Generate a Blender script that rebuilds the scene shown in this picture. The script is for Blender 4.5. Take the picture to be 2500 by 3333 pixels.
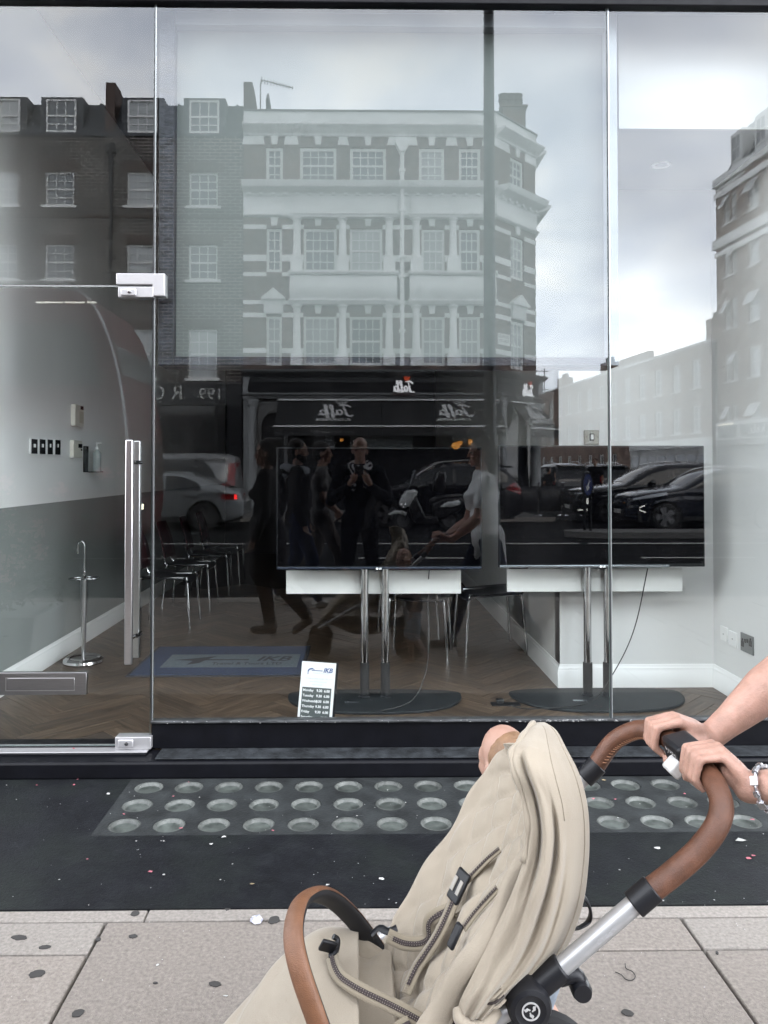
import bpy, bmesh, math, random
from mathutils import Vector, Matrix

random.seed(7)
PI = math.pi
rad = math.radians
scene = bpy.context.scene
COL = scene.collection
for o in list(bpy.data.objects):
    bpy.data.objects.remove(o)

# ------------------------------------------------------------------ camera
CAMH, DIST = 1.46, 3.8           # lens height, distance to the glass (glass plane is y = 0)
YAW, PITCH = rad(0.8), rad(1.1)
FOC, CU, CV = 2505.0, 1200.0, 1477.0   # focal length and principal point on a 2500 x 3333 frame
cam_d = bpy.data.cameras.new("camera")
cam = bpy.data.objects.new("camera", cam_d)
COL.objects.link(cam)
cam.location = (0, -DIST, CAMH)
cam.rotation_euler = (PI / 2 + PITCH, 0, -YAW)
cam_d.sensor_fit = 'VERTICAL'
cam_d.sensor_height = 36
cam_d.lens = 36 * FOC / 3333
cam_d.shift_x = (1250 - CU) / 3333
cam_d.shift_y = -(1666.5 - CV) / 3333
cam_d.clip_start = 0.02
cam_d.clip_end = 900
scene.camera = cam

# ------------------------------------------------------------------ sky, sun, exposure
SUN_EL, SUN_AZ = rad(46), rad(155)      # azimuth measured from -y towards +x: behind the shop, so its pavement lies in shade
world = bpy.data.worlds.new("World")
scene.world = world
world.use_nodes = True
wn, wl = world.node_tree.nodes, world.node_tree.links
bg = wn["Background"]
sky = wn.new("ShaderNodeTexSky")
sky.sky_type = 'NISHITA'
sky.sun_disc = False
sky.sun_elevation = SUN_EL
sky.sun_rotation = PI - SUN_AZ
sky.air_density = 1.0
sky.dust_density = 2.0
wtc = wn.new("ShaderNodeTexCoord")
wsep = wn.new("ShaderNodeSeparateXYZ")
wl.new(wtc.outputs["Generated"], wsep.inputs[0])
wz = wn.new("ShaderNodeMath"); wz.operation = 'ADD'; wz.inputs[1].default_value = 0.22
wza = wn.new("ShaderNodeMath"); wza.operation = 'ABSOLUTE'
wl.new(wsep.outputs[2], wza.inputs[0]); wl.new(wza.outputs[0], wz.inputs[0])
wdx = wn.new("ShaderNodeMath"); wdx.operation = 'DIVIDE'
wdy = wn.new("ShaderNodeMath"); wdy.operation = 'DIVIDE'
wl.new(wsep.outputs[0], wdx.inputs[0]); wl.new(wz.outputs[0], wdx.inputs[1])
wl.new(wsep.outputs[1], wdy.inputs[0]); wl.new(wz.outputs[0], wdy.inputs[1])
wcmb = wn.new("ShaderNodeCombineXYZ")
wl.new(wdx.outputs[0], wcmb.inputs[0]); wl.new(wdy.outputs[0], wcmb.inputs[1])
wno = wn.new("ShaderNodeTexNoise")
wno.inputs["Scale"].default_value = 2.1
wno.inputs["Detail"].default_value = 7
wno.inputs["Roughness"].default_value = 0.52
wno.inputs["Distortion"].default_value = 0.25
wl.new(wcmb.outputs[0], wno.inputs["Vector"])
wr = wn.new("ShaderNodeValToRGB")
wr.color_ramp.elements[0].position = 0.36; wr.color_ramp.elements[0].color = (0.72, 0.72, 0.72, 1)
wr.color_ramp.elements[1].position = 0.60; wr.color_ramp.elements[1].color = (1, 1, 1, 1)
wl.new(wno.outputs["Fac"], wr.inputs[0])
wno2 = wn.new("ShaderNodeTexNoise")
wno2.inputs["Scale"].default_value = 2.6
wno2.inputs["Detail"].default_value = 8
wno2.inputs["Roughness"].default_value = 0.55
wno2.inputs["Distortion"].default_value = 0.6
wl.new(wcmb.outputs[0], wno2.inputs["Vector"])
wr2 = wn.new("ShaderNodeValToRGB")
e = wr2.color_ramp.elements
e[0].position = 0.34; e[0].color = (9.8, 10.4, 11.9, 1)
e[1].position = 0.72; e[1].color = (17.0, 16.3, 15.3, 1)
em = wr2.color_ramp.elements.new(0.54); em.color = (12.7, 13.1, 13.9, 1)
wl.new(wno2.outputs["Fac"], wr2.inputs[0])
wmix = wn.new("ShaderNodeMix"); wmix.data_type = 'RGBA'
wl.new(wr.outputs[0], wmix.inputs[0])
wl.new(sky.outputs[0], wmix.inputs[6])
wl.new(wr2.outputs[0], wmix.inputs[7])
# hazy overcast: the sky pales towards the horizon all the way round
wel = wn.new("ShaderNodeMapRange"); wel.inputs[1].default_value = 0.0; wel.inputs[2].default_value = 1.0
wel.inputs[3].default_value = 2.35; wel.inputs[4].default_value = 0.45
wl.new(wza.outputs[0], wel.inputs[0])
wsc = wn.new("ShaderNodeVectorMath"); wsc.operation = 'SCALE'
wl.new(wmix.outputs[2], wsc.inputs[0]); wl.new(wel.outputs[0], wsc.inputs["Scale"])
wl.new(wsc.outputs[0], bg.inputs["Color"])
bg.inputs["Strength"].default_value = 0.15

sun_d = bpy.data.lights.new("sun", 'SUN')
sun_d.energy = 0.5
sun_d.angle = rad(18)
sun_d.color = (1.0, 0.95, 0.88)
sun = bpy.data.objects.new("sun", sun_d)
COL.objects.link(sun)
sdir = Vector((math.sin(SUN_AZ) * math.cos(SUN_EL), -math.cos(SUN_AZ) * math.cos(SUN_EL), math.sin(SUN_EL)))
sun.rotation_euler = sdir.to_track_quat('Z', 'Y').to_euler()
sun.location = (0, 0, 30)

scene.view_settings.view_transform = 'Standard'
scene.view_settings.look = 'None'
scene.view_settings.exposure = 1.57
scene.view_settings.gamma = 1
scene.view_settings.use_curve_mapping = False
scene.render.engine = 'CYCLES'
cy = scene.cycles
cy.use_denoising = True
cy.use_adaptive_sampling = False
try:
    cy.denoiser = 'OPENIMAGEDENOISE'
    cy.denoising_input_passes = 'RGB_ALBEDO_NORMAL'
except Exception:
    pass
cy.max_bounces = 9
cy.diffuse_bounces = 4
cy.glossy_bounces = 5
cy.transparent_max_bounces = 24
cy.transmission_bounces = 6
cy.caustics_reflective = False
cy.caustics_refractive = False
cy.sample_clamp_indirect = 6.0

# ------------------------------------------------------------------ photograph geometry -> world
_F = Vector((math.sin(YAW) * math.cos(PITCH), math.cos(YAW) * math.cos(PITCH), math.sin(PITCH)))
_R = Vector((math.cos(YAW), -math.sin(YAW), 0))
_U = _R.cross(_F)

def ray(u, v):
    return _F * FOC + _R * (u - CU) + _U * (CV - v)

def P(u, v, d):
    """point seen at (u, v), d metres in front of the lens measured square to the glass"""
    r = ray(u, v); t = d / r.y
    return Vector((r.x * t, -DIST + d, CAMH + r.z * t))

def RP(u, v, dv):
    """real position of a thing whose mirror image in the glass is seen at (u, v)"""
    p = P(u, v, dv); p.y = -p.y
    return p

def G(u, v, z=0.0):
    r = ray(u, v); t = (z - CAMH) / r.z
    return Vector((r.x * t, -DIST + r.y * t, z))

def fx(u, dv): return (u - 1165) / FOC * dv
def fz(v, dv): return CAMH + (1525 - v) / FOC * dv

# ------------------------------------------------------------------ materials
MATS = {}
def M(name, col, rough=0.6, metal=0.0, spec=0.5, var=0.0, scale=6.0, bump=0.0, bscale=80.0, coat=0.0, emis=0.0, alpha=1.0,
      var2=None, stretch=None, sss=0.0, sheen=0.0, rvar=0.0, objrand=0.0):
    if name in MATS: return MATS[name]
    m = bpy.data.materials.new(name); m.use_nodes = True
    nt = m.node_tree; n, l = nt.nodes, nt.links
    b = n["Principled BSDF"]
    b.inputs["Roughness"].default_value = rough
    b.inputs["Metallic"].default_value = metal
    b.inputs["Specular IOR Level"].default_value = spec
    b.inputs["Coat Weight"].default_value = coat
    b.inputs["Coat Roughness"].default_value = 0.06
    b.inputs["Base Color"].default_value = (*col, 1)
    if sss:
        b.inputs["Subsurface Weight"].default_value = sss
        b.inputs["Subsurface Radius"].default_value = (0.012, 0.005, 0.003)
        b.inputs["Subsurface Scale"].default_value = 1.0
    if sheen: b.inputs["Sheen Weight"].default_value = sheen
    if emis:
        b.inputs["Emission Color"].default_value = (*col, 1)
        b.inputs["Emission Strength"].default_value = emis
    vec = None
    if var or bump or rvar or objrand:
        tc = n.new("ShaderNodeTexCoord")
        vec = tc.outputs["Object"]
        if stretch:
            mp = n.new("ShaderNodeMapping"); mp.inputs["Scale"].default_value = stretch
            l.new(vec, mp.inputs[0]); vec = mp.outputs[0]
    if var:
        no = n.new("ShaderNodeTexNoise"); no.inputs["Scale"].default_value = scale
        no.inputs["Detail"].default_value = 8; no.inputs["Roughness"].default_value = 0.62
        l.new(vec, no.inputs["Vector"])
        cr = n.new("ShaderNodeValToRGB")
        c2 = var2 or col
        cr.color_ramp.elements[0].position = 0.3
        cr.color_ramp.elements[1].position = 0.7
        cr.color_ramp.elements[0].color = (*[max(0, c * (1 - var)) for c in col], 1)
        cr.color_ramp.elements[1].color = (*[min(1, c * (1 + var)) for c in c2], 1)
        l.new(no.outputs["Fac"], cr.inputs[0])
        out = cr.outputs[0]
        if objrand:
            oi = n.new("ShaderNodeObjectInfo")
            hs = n.new("ShaderNodeHueSaturation")
            mr = n.new("ShaderNodeMapRange")
            mr.inputs[3].default_value = 1 - objrand; mr.inputs[4].default_value = 1 + objrand
            l.new(oi.outputs["Random"], mr.inputs[0]); l.new(mr.outputs[0], hs.inputs["Value"])
            l.new(out, hs.inputs["Color"]); out = hs.outputs[0]
        l.new(out, b.inputs["Base Color"])
    if rvar:
        n3 = n.new("ShaderNodeTexNoise"); n3.inputs["Scale"].default_value = scale * 2.3; n3.inputs["Detail"].default_value = 5
        l.new(vec, n3.inputs["Vector"])
        mr = n.new("ShaderNodeMapRange"); mr.inputs[3].default_value = max(0.02, rough - rvar); mr.inputs[4].default_value = min(1, rough + rvar)
        l.new(n3.outputs["Fac"], mr.inputs[0]); l.new(mr.outputs[0], b.inputs["Roughness"])
    if bump:
        n2 = n.new("ShaderNodeTexNoise"); n2.inputs["Scale"].default_value = bscale; n2.inputs["Detail"].default_value = 6
        l.new(vec, n2.inputs["Vector"])
        bp = n.new("ShaderNodeBump"); bp.inputs["Strength"].default_value = bump; bp.inputs["Distance"].default_value = 0.01
        l.new(n2.outputs["Fac"], bp.inputs["Height"]); l.new(bp.outputs[0], b.inputs["Normal"])
    MATS[name] = m
    return m

def glass_mat(name, r0, tint):
    if name in MATS: return MATS[name]
    m = bpy.data.materials.new(name); m.use_nodes = True
    n, l = m.node_tree.nodes, m.node_tree.links
    n.clear()
    out = n.new("ShaderNodeOutputMaterial")
    tr = n.new("ShaderNodeBsdfTransparent"); tr.inputs[0].default_value = (*tint, 1)
    if r0 <= 0:
        l.new(tr.outputs[0], out.inputs[0])
    else:
        gl = n.new("ShaderNodeBsdfGlossy"); gl.inputs["Roughness"].default_value = 0.0
        gl.inputs["Color"].default_value = (0.97, 0.99, 1.0, 1)
        ge = n.new("ShaderNodeNewGeometry")
        dt = n.new("ShaderNodeVectorMath"); dt.operation = 'DOT_PRODUCT'
        l.new(ge.outputs["Normal"], dt.inputs[0]); l.new(ge.outputs["Incoming"], dt.inputs[1])
        ab = n.new("ShaderNodeMath"); ab.operation = 'ABSOLUTE'; l.new(dt.outputs["Value"], ab.inputs[0])
        om = n.new("ShaderNodeMath"); om.operation = 'SUBTRACT'; om.inputs[0].default_value = 1; l.new(ab.outputs[0], om.inputs[1])
        pw = n.new("ShaderNodeMath"); pw.operation = 'POWER'; pw.inputs[1].default_value = 5; l.new(om.outputs[0], pw.inputs[0])
        ma = n.new("ShaderNodeMath"); ma.operation = 'MULTIPLY_ADD'
        ma.inputs[1].default_value = 1 - r0; ma.inputs[2].default_value = r0
        l.new(pw.outputs[0], ma.inputs[0])
        mx = n.new("ShaderNodeMixShader")
        l.new(ma.outputs[0], mx.inputs[0]); l.new(tr.outputs[0], mx.inputs[1]); l.new(gl.outputs[0], mx.inputs[2])
        # the faintest film of dust and wiped streaks
        tc = n.new("ShaderNodeTexCoord"); mp = n.new("ShaderNodeMapping"); mp.inputs["Scale"].default_value = (2.4, 1, .55); l.new(tc.outputs["Object"], mp.inputs[0])
        no = n.new("ShaderNodeTexNoise"); no.inputs["Scale"].default_value = 2.0; no.inputs["Detail"].default_value = 9; no.inputs["Distortion"].default_value = 1.2; l.new(mp.outputs[0], no.inputs["Vector"])
        mr = n.new("ShaderNodeMapRange"); mr.inputs[1].default_value = .5; mr.inputs[2].default_value = .75; mr.inputs[4].default_value = .006; l.new(no.outputs["Fac"], mr.inputs[0])
        df = n.new("ShaderNodeBsdfDiffuse"); df.inputs[0].default_value = (.6, .6, .6, 1)
        m2 = n.new("ShaderNodeMixShader"); l.new(mr.outputs[0], m2.inputs[0]); l.new(mx.outputs[0], m2.inputs[1]); l.new(df.outputs[0], m2.inputs[2])
        l.new(m2.outputs[0], out.inputs[0])
    MATS[name] = m
    return m

def brick_mat(name, c1, c2, mortar, axes="xz", bw=0.225, bh=0.075, ms=0.012):
    if name in MATS: return MATS[name]
    m = bpy.data.materials.new(name); m.use_nodes = True
    n, l = m.node_tree.nodes, m.node_tree.links
    b = n["Principled BSDF"]; b.inputs["Roughness"].default_value = 0.9
    tc = n.new("ShaderNodeTexCoord"); sp = n.new("ShaderNodeSeparateXYZ"); cb = n.new("ShaderNodeCombineXYZ")
    l.new(tc.outputs["Object"], sp.inputs[0])
    l.new(sp.outputs["XYZ".index(axes[0].upper())], cb.inputs[0]); l.new(sp.outputs[2], cb.inputs[1])
    br = n.new("ShaderNodeTexBrick")
    br.inputs["Scale"].default_value = 1.0
    br.inputs["Brick Width"].default_value = bw; br.inputs["Row Height"].default_value = bh
    br.inputs["Mortar Size"].default_value = ms; br.inputs["Mortar Smooth"].default_value = 0.2
    br.inputs["Color1"].default_value = (*c1, 1); br.inputs["Color2"].default_value = (*c2, 1); br.inputs["Mortar"].default_value = (*mortar, 1)
    l.new(cb.outputs[0], br.inputs["Vector"])
    no = n.new("ShaderNodeTexNoise"); no.inputs["Scale"].default_value = 0.9; no.inputs["Detail"].default_value = 9
    l.new(tc.outputs["Object"], no.inputs["Vector"])
    mx = n.new("ShaderNodeMix"); mx.data_type = 'RGBA'; mx.blend_type = 'MULTIPLY'; mx.inputs[0].default_value = 0.7
    cr = n.new("ShaderNodeValToRGB"); cr.color_ramp.elements[0].position = 0.3; cr.color_ramp.elements[1].position = 0.7
    cr.color_ramp.elements[0].color = (0.5, 0.5, 0.5, 1); cr.color_ramp.elements[1].color = (1.25, 1.2, 1.15, 1)
    l.new(no.outputs["Fac"], cr.inputs[0]); l.new(br.outputs["Color"], mx.inputs[6]); l.new(cr.outputs[0], mx.inputs[7])
    l.new(mx.outputs[2], b.inputs["Base Color"])
    bp = n.new("ShaderNodeBump"); bp.inputs["Strength"].default_value = 0.5; bp.inputs["Distance"].default_value = 0.01; bp.invert = True
    l.new(br.outputs["Fac"], bp.inputs["Height"]); l.new(bp.outputs[0], b.inputs["Normal"])
    MATS[name] = m
    return m

# ------------------------------------------------------------------ mesh helpers
def NB(): return bmesh.new()

def box(bm, x0, x1, y0, y1, z0, z1, mi=0, mx=None):
    vs = [bm.verts.new(Vector(c)) for c in ((x0, y0, z0), (x1, y0, z0), (x1, y1, z0), (x0, y1, z0), (x0, y0, z1), (x1, y0, z1), (x1, y1, z1), (x0, y1, z1))]
    if mx is not None:
        for v in vs: v.co = mx @ v.co
    fs = [bm.faces.new([vs[i] for i in f]) for f in ((3, 2, 1, 0), (4, 5, 6, 7), (0, 1, 5, 4), (1, 2, 6, 5), (2, 3, 7, 6), (3, 0, 4, 7))]
    for f in fs: f.material_index = mi
    return vs

def prism(bm, pts, a0, a1, axis='y', mi=0, mx=None):
    """2D outline extruded along an axis; 'y': pts are (x, z); 'x': pts are (y, z); 'z': pts are (x, y)"""
    def mk(p, a):
        v = Vector((p[0], a, p[1])) if axis == 'y' else Vector((a, p[0], p[1])) if axis == 'x' else Vector((p[0], p[1], a))
        return bm.verts.new(mx @ v if mx is not None else v)
    A = [mk(p, a0) for p in pts]; B = [mk(p, a1) for p in pts]
    fs = [bm.faces.new(A), bm.faces.new(B[::-1])]
    k = len(pts)
    for i in range(k):
        fs.append(bm.faces.new([A[i], B[i], B[(i + 1) % k], A[(i + 1) % k]]))
    for f in fs: f.material_index = mi

def smooth_path(pts, n=8):
    pts = [Vector(p) for p in pts]
    out = []
    for i in range(len(pts) - 1):
        p0, p1, p2, p3 = pts[max(i - 1, 0)], pts[i], pts[i + 1], pts[min(i + 2, len(pts) - 1)]
        for k in range(n):
            t = k / n
            out.append(0.5 * ((2 * p1) + (p2 - p0) * t + (2 * p0 - 5 * p1 + 4 * p2 - p3) * t * t + (3 * p1 - p0 - 3 * p2 + p3) * t ** 3))
    out.append(pts[-1])
    return out

def tube(bm, pts, r, n=8, flat=None, up=None, mi=0, closed=False):
    """round (or flat, (width, height) factors) tube along a path; r a number or one per point"""
    pts = [Vector(p) for p in pts]
    k = len(pts)
    rs = r if isinstance(r, (list, tuple)) else [r] * k
    rings = []
    nrm = None
    for i in range(k):
        t = (pts[min(i + 1, k - 1)] - pts[max(i - 1, 0)])
        if t.length < 1e-9: t = Vector((0, 0, 1))
        t.normalize()
        if up is not None:
            nrm = Vector(up) - t * t.dot(Vector(up))
        elif nrm is None:
            a = Vector((0, 0, 1)) if abs(t.z) < 0.9 else Vector((1, 0, 0))
            nrm = a - t * t.dot(a)
        else:
            nrm = nrm - t * t.dot(nrm)
        if nrm.length < 1e-6: nrm = t.orthogonal()
        nrm.normalize()
        bn = t.cross(nrm)
        fw, fh = flat or (1, 1)
        rings.append([bm.verts.new(pts[i] + (nrm * (math.cos(2 * PI * j / n) * fh) + bn * (math.sin(2 * PI * j / n) * fw)) * rs[i]) for j in range(n)])
    fs = []
    for i in range(k - 1):
        for j in range(n):
            fs.append(bm.faces.new([rings[i][j], rings[i][(j + 1) % n], rings[i + 1][(j + 1) % n], rings[i + 1][j]]))
    fs.append(bm.faces.new(rings[0][::-1])); fs.append(bm.faces.new(rings[-1]))
    for f in fs: f.material_index = mi
    return rings

def lathe(bm, prof, n=24, mx=None, mi=0, close=True):
    rings = []
    for r, z in prof:
        if r < 1e-6:
            v = bm.verts.new(mx @ Vector((0, 0, z)) if mx is not None else Vector((0, 0, z)))
            rings.append([v])
        else:
            ring = []
            for j in range(n):
                p = Vector((r * math.cos(2 * PI * j / n), r * math.sin(2 * PI * j / n), z))
                ring.append(bm.verts.new(mx @ p if mx is not None else p))
            rings.append(ring)
    fs = []
    for a, b in zip(rings[:-1], rings[1:]):
        for j in range(n):
            q = (j + 1) % n
            if len(a) == 1 and len(b) == 1: continue
            if len(a) == 1: fs.append(bm.faces.new([a[0], b[q], b[j]]))
            elif len(b) == 1: fs.append(bm.faces.new([a[j], a[q], b[0]]))
            else: fs.append(bm.faces.new([a[j], a[q], b[q], b[j]]))
    for f in fs: f.material_index = mi

def ell(bm, c, r, rot=None, nu=14, nv=9, mi=0):
    mx = Matrix.Translation(Vector(c))
    if rot is not None: mx = mx @ rot.to_4x4()
    mx = mx @ Matrix.Diagonal(Vector((*(r if hasattr(r, '__len__') else (r, r, r)), 1)))
    lathe(bm, [(math.sin(PI * i / nv) if 0 < i < nv else 0, -math.cos(PI * i / nv)) for i in range(nv + 1)], nu, mx, mi)

def capsule(bm, a, ra, b, rb, n=12):
    a, b = Vector(a), Vector(b)
    ax = b - a; L = ax.length
    if L < 1e-6:
        ell(bm, a, ra, None, n, 8); return
    q = Vector((0, 0, 1)).rotation_difference(ax)
    mx = Matrix.Translation(a) @ q.to_matrix().to_4x4()
    prof = [(0, -ra)] + [(ra * math.cos(t), ra * math.sin(t)) for t in (-1.1, -0.7, -0.35, 0)]
    prof += [(rb * math.cos(t), L + rb * math.sin(t)) for t in (0, 0.35, 0.7, 1.1)] + [(0, L + rb)]
    lathe(bm, prof, n, mx)

def grid_faces(bm, rows, mi=0, flip=False, closeu=False):
    vs = [[bm.verts.new(p) for p in row] for row in rows]
    for i in range(len(vs) - 1):
        m = len(vs[i])
        for j in range(m if closeu else m - 1):
            q = [vs[i][j], vs[i][(j + 1) % m], vs[i + 1][(j + 1) % m], vs[i + 1][j]]
            f = bm.faces.new(q[::-1] if flip else q)
            f.material_index = mi
    return vs

def wmat(o):
    m = o.matrix_basis.copy()
    if o.parent is not None:
        m = wmat(o.parent) @ o.matrix_parent_inverse @ m
    return m

def finish(o, parent):
    COL.objects.link(o)
    if parent is not None:
        o.parent = parent
        o.matrix_parent_inverse = wmat(parent).inverted()
    return o

def mesh_of(name, bm, mats, angle=38):
    bmesh.ops.recalc_face_normals(bm, faces=bm.faces)
    me = bpy.data.meshes.new(name)
    bm.to_mesh(me); bm.free()
    for m in (mats if isinstance(mats, (list, tuple)) else [mats]): me.materials.append(m)
    if angle:
        me.polygons.foreach_set("use_smooth", [True] * len(me.polygons))
        if angle < 180: me.set_sharp_from_angle(angle=rad(angle))
    return me

def obj(name, bm, mats, parent=None, angle=38, bevel=0.0, seg=2):
    o = bpy.data.objects.new(name, mesh_of(name, bm, mats, angle))
    finish(o, parent)
    if bevel:
        b = o.modifiers.new("bevel", 'BEVEL'); b.width = bevel; b.segments = seg; b.limit_method = 'ANGLE'; b.angle_limit = rad(40)
    return o

def obj_me(name, me, parent=None, mx=None):
    o = bpy.data.objects.new(name, me)
    if mx is not None: o.matrix_basis = mx
    COL.objects.link(o)
    if parent is not None:
        o.parent = parent; o.matrix_parent_inverse = wmat(parent).inverted()
    return o

def tag(o, label=None, cat=None, group=None, kind=None):
    if label: o["label"] = label
    if cat: o["category"] = cat
    if group: o["group"] = group
    if kind: o["kind"] = kind
    return o

def thing(name, label, cat, loc=(0, 0, 0), rz=0.0, group=None):
    o = bpy.data.objects.new(name, None)
    o.empty_display_size = 0.1
    o.location = loc; o.rotation_euler = (0, 0, rz)
    COL.objects.link(o)
    return tag(o, label, cat, group)

def struct(name, bm, mat, angle=38, parent=None):
    o = obj(name, bm, mat, parent, angle)
    if parent is None: o["kind"] = "structure"
    return o

def kids(o): return [c for c in bpy.data.objects if c.parent == o]

def copy_tree(o, parent=None):
    c = o.copy(); COL.objects.link(c)
    if parent is not None:
        c.parent = parent; c.matrix_parent_inverse = o.matrix_parent_inverse.copy()
    for k in kids(o): copy_tree(k, c)
    return c

def blob(name, build, voxel, mats, parent=None, smooth=3, fac=0.5):
    """closed shapes melted into ONE continuous skin"""
    bm = NB(); build(bm)
    me = bpy.data.meshes.new("tmp"); bm.to_mesh(me); bm.free()
    t = bpy.data.objects.new("tmp", me); COL.objects.link(t)
    r = t.modifiers.new("r", 'REMESH'); r.mode = 'VOXEL'; r.voxel_size = voxel; r.adaptivity = 0
    s = t.modifiers.new("s", 'SMOOTH'); s.iterations = smooth; s.factor = fac
    dg = bpy.context.evaluated_depsgraph_get()
    nm = bpy.data.meshes.new_from_object(t.evaluated_get(dg))
    bpy.data.objects.remove(t); bpy.data.meshes.remove(me)
    nm.name = name
    nm.materials.clear()
    for m in (mats if isinstance(mats, (list, tuple)) else [mats]): nm.materials.append(m)
    nm.polygons.foreach_set("use_smooth", [True] * len(nm.polygons))
    o = bpy.data.objects.new(name, nm)
    return finish(o, parent)

FACE_SHOP = Matrix(((-1, 0, 0, 0), (0, 0, 1, 0), (0, 1, 0, 0), (0, 0, 0, 1)))   # lettering that faces the shop (+y)
FACE_SHOP = Matrix(((-1, 0, 0, 0), (0, 0, 1, 0), (0, 1, 0, 0), (0, 0, 0, 1)))
FACE_CAM = Matrix(((1, 0, 0, 0), (0, 0, -1, 0), (0, 1, 0, 0), (0, 0, 0, 1)))    # lettering that faces the street (-y)

def text(name, body, size, mx, mat, parent, shear=0.0, ext=0.002, align='CENTER', bold=0.0, width=None, spacing=1.0):
    cu = bpy.data.curves.new("tmp_text", 'FONT')
    cu.body = body; cu.size = size; cu.shear = shear; cu.extrude = ext; cu.align_x = align; cu.align_y = 'CENTER'
    cu.offset = bold; cu.space_character = spacing
    cu.resolution_u = 3
    t = bpy.data.objects.new("tmp_text", cu); COL.objects.link(t)
    dg = bpy.context.evaluated_depsgraph_get()
    me = bpy.data.meshes.new_from_object(t.evaluated_get(dg))
    bpy.data.objects.remove(t); bpy.data.curves.remove(cu)
    if width:
        xs = [v.co.x for v in me.vertices]
        if xs and max(xs) > min(xs):
            k = width / (max(xs) - min(xs))
            for v in me.vertices: v.co.x *= k
    me.transform(mx)
    me.materials.clear(); me.materials.append(mat)
    me.name = name
    return obj_me(name, me, parent)
# ------------------------------------------------------------------ common materials
black_paint = M("black_paint", (0.003, 0.0032, 0.005), 0.45, spec=0.2, var=0.35, scale=9, bump=0.06, bscale=40, rvar=0.12)
black_plain = M("black_plain", (0.010, 0.010, 0.012), 0.42)
steel = M("brushed_steel", (0.46, 0.455, 0.46), 0.28, 1.0, var=0.06, scale=30, stretch=(1, 1, 14))
steel_h = M("brushed_steel_level", (0.30, 0.295, 0.30), 0.3, 1.0, var=0.1, scale=30, stretch=(0.6, 1, 20))
satin = M("satin_aluminium", (0.43, 0.425, 0.43), 0.36, 0.5)
chrome = M("chrome", (0.56, 0.56, 0.57), 0.09, 1.0)
white_paint = M("white_wall_paint", (0.70, 0.70, 0.69), 0.55, var=0.02, scale=3)
white_gloss = M("white_gloss_paint", (0.84, 0.84, 0.83), 0.3)
pane_glass = glass_mat("shop_glass", 0.063, (0.95, 0.975, 0.965))
clear_glass = glass_mat("shop_glass_rear", 0.0, (0.985, 0.99, 0.985))
glass_edge = M("glass_edge", (0.16, 0.21, 0.20), 0.15, spec=0.8)
seal = M("dark_silicone", (0.02, 0.022, 0.024), 0.4)

# ------------------------------------------------------------------ pavement
def slab_mat(name, c, v2):
    return M(name, c, 0.86, var=0.24, scale=85, bump=0.5, bscale=380, var2=v2, objrand=0.08)
slab_a = slab_mat("paving_slab", (0.236, 0.208, 0.182), (0.252, 0.223, 0.196))
slab_b = slab_mat("paving_slab_pale", (0.272, 0.248, 0.222), (0.285, 0.26, 0.233))
joint = M("slab_joint", (0.022, 0.021, 0.020), 0.95)

bm = NB()
box(bm, -16, 16, -4.95, -DIST + 2.6, -0.3, -0.022)
pavement = struct("pavement", bm, joint)
YE = -DIST + 2.585      # edge of the bitumen strip
YK = -DIST + 2.52
def slab(x0, x1, y0, y1, m=None, z=0.0, g=0.0048):
    bm = NB(); box(bm, x0 + g, x1 - g, y0 + g, y1 - g, -0.05, z + random.uniform(-0.0012, 0.0012))
    o = obj("slab", bm, m or slab_a, pavement, bevel=0.003, seg=1)
    return o
# thin edging stones beside the bitumen
ex = [-9, -6.2, -3.6, -1.75, -0.69, -0.225, 0.62, 1.75, 3.2, 5.0, 7.5, 9.5]
for a, b in zip(ex[:-1], ex[1:]):
    slab(a, b, YK, YE, slab_b, 0.002, 0.0025)
yj = -DIST + 2.352
xs_n = [-4.6, -3.3, -2.05, -0.81, -0.215, 1.05, 1.95, 3.0, 4.2]
for i, (a, b) in enumerate(zip(xs_n[:-1], xs_n[1:])):
    if abs(a + 0.81) < 0.01:
        continue
    slab(a, b, yj if i not in (1,) else yj - 0.1, YK, slab_b if i != 4 else slab_a)
slab(-0.81, -0.215, yj - 0.75, YK, slab_a)
slab(-0.215, 1.05, yj - 0.75, yj, slab_a)
slab(-2.05, -0.81, yj - 0.75, yj); slab(-3.3, -2.05, yj - 0.75, yj - 0.1); slab(-4.6, -3.3, yj - 0.75, yj)
slab(1.05, 1.95, yj - 0.75, yj); slab(1.95, 3.0, yj - 0.75, yj); slab(3.0, 4.2, yj - 0.75, yj)
yy = yj - 0.75
row = 0
while yy > -4.6:
    y0 = max(yy - 0.6, -4.62)
    x = -4.6 + (0.4 if row % 2 else 0)
    while x < 4.2:
        w = random.choice((0.75, 0.9, 0.9, 1.05))
        slab(x, min(x + w, 4.3), y0, yy); x += w
    yy = y0; row += 1
# far ends of our pavement, and the street kerb
bm = NB(); box(bm, -16, -4.62, -4.62, YK, -0.2, 0); box(bm, 4.32, 16, -4.62, YK, -0.2, 0)
obj("paving", bm, slab_a, pavement)
for k in range(20):
    bm = NB(); box(bm, -16 + 1.6 * k + 0.004, -16 + 1.6 * (k + 1) - 0.004, -4.95, -4.63, -0.2, 0.004)
    obj("kerb_stone", bm, slab_b, pavement, bevel=0.012)

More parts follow.
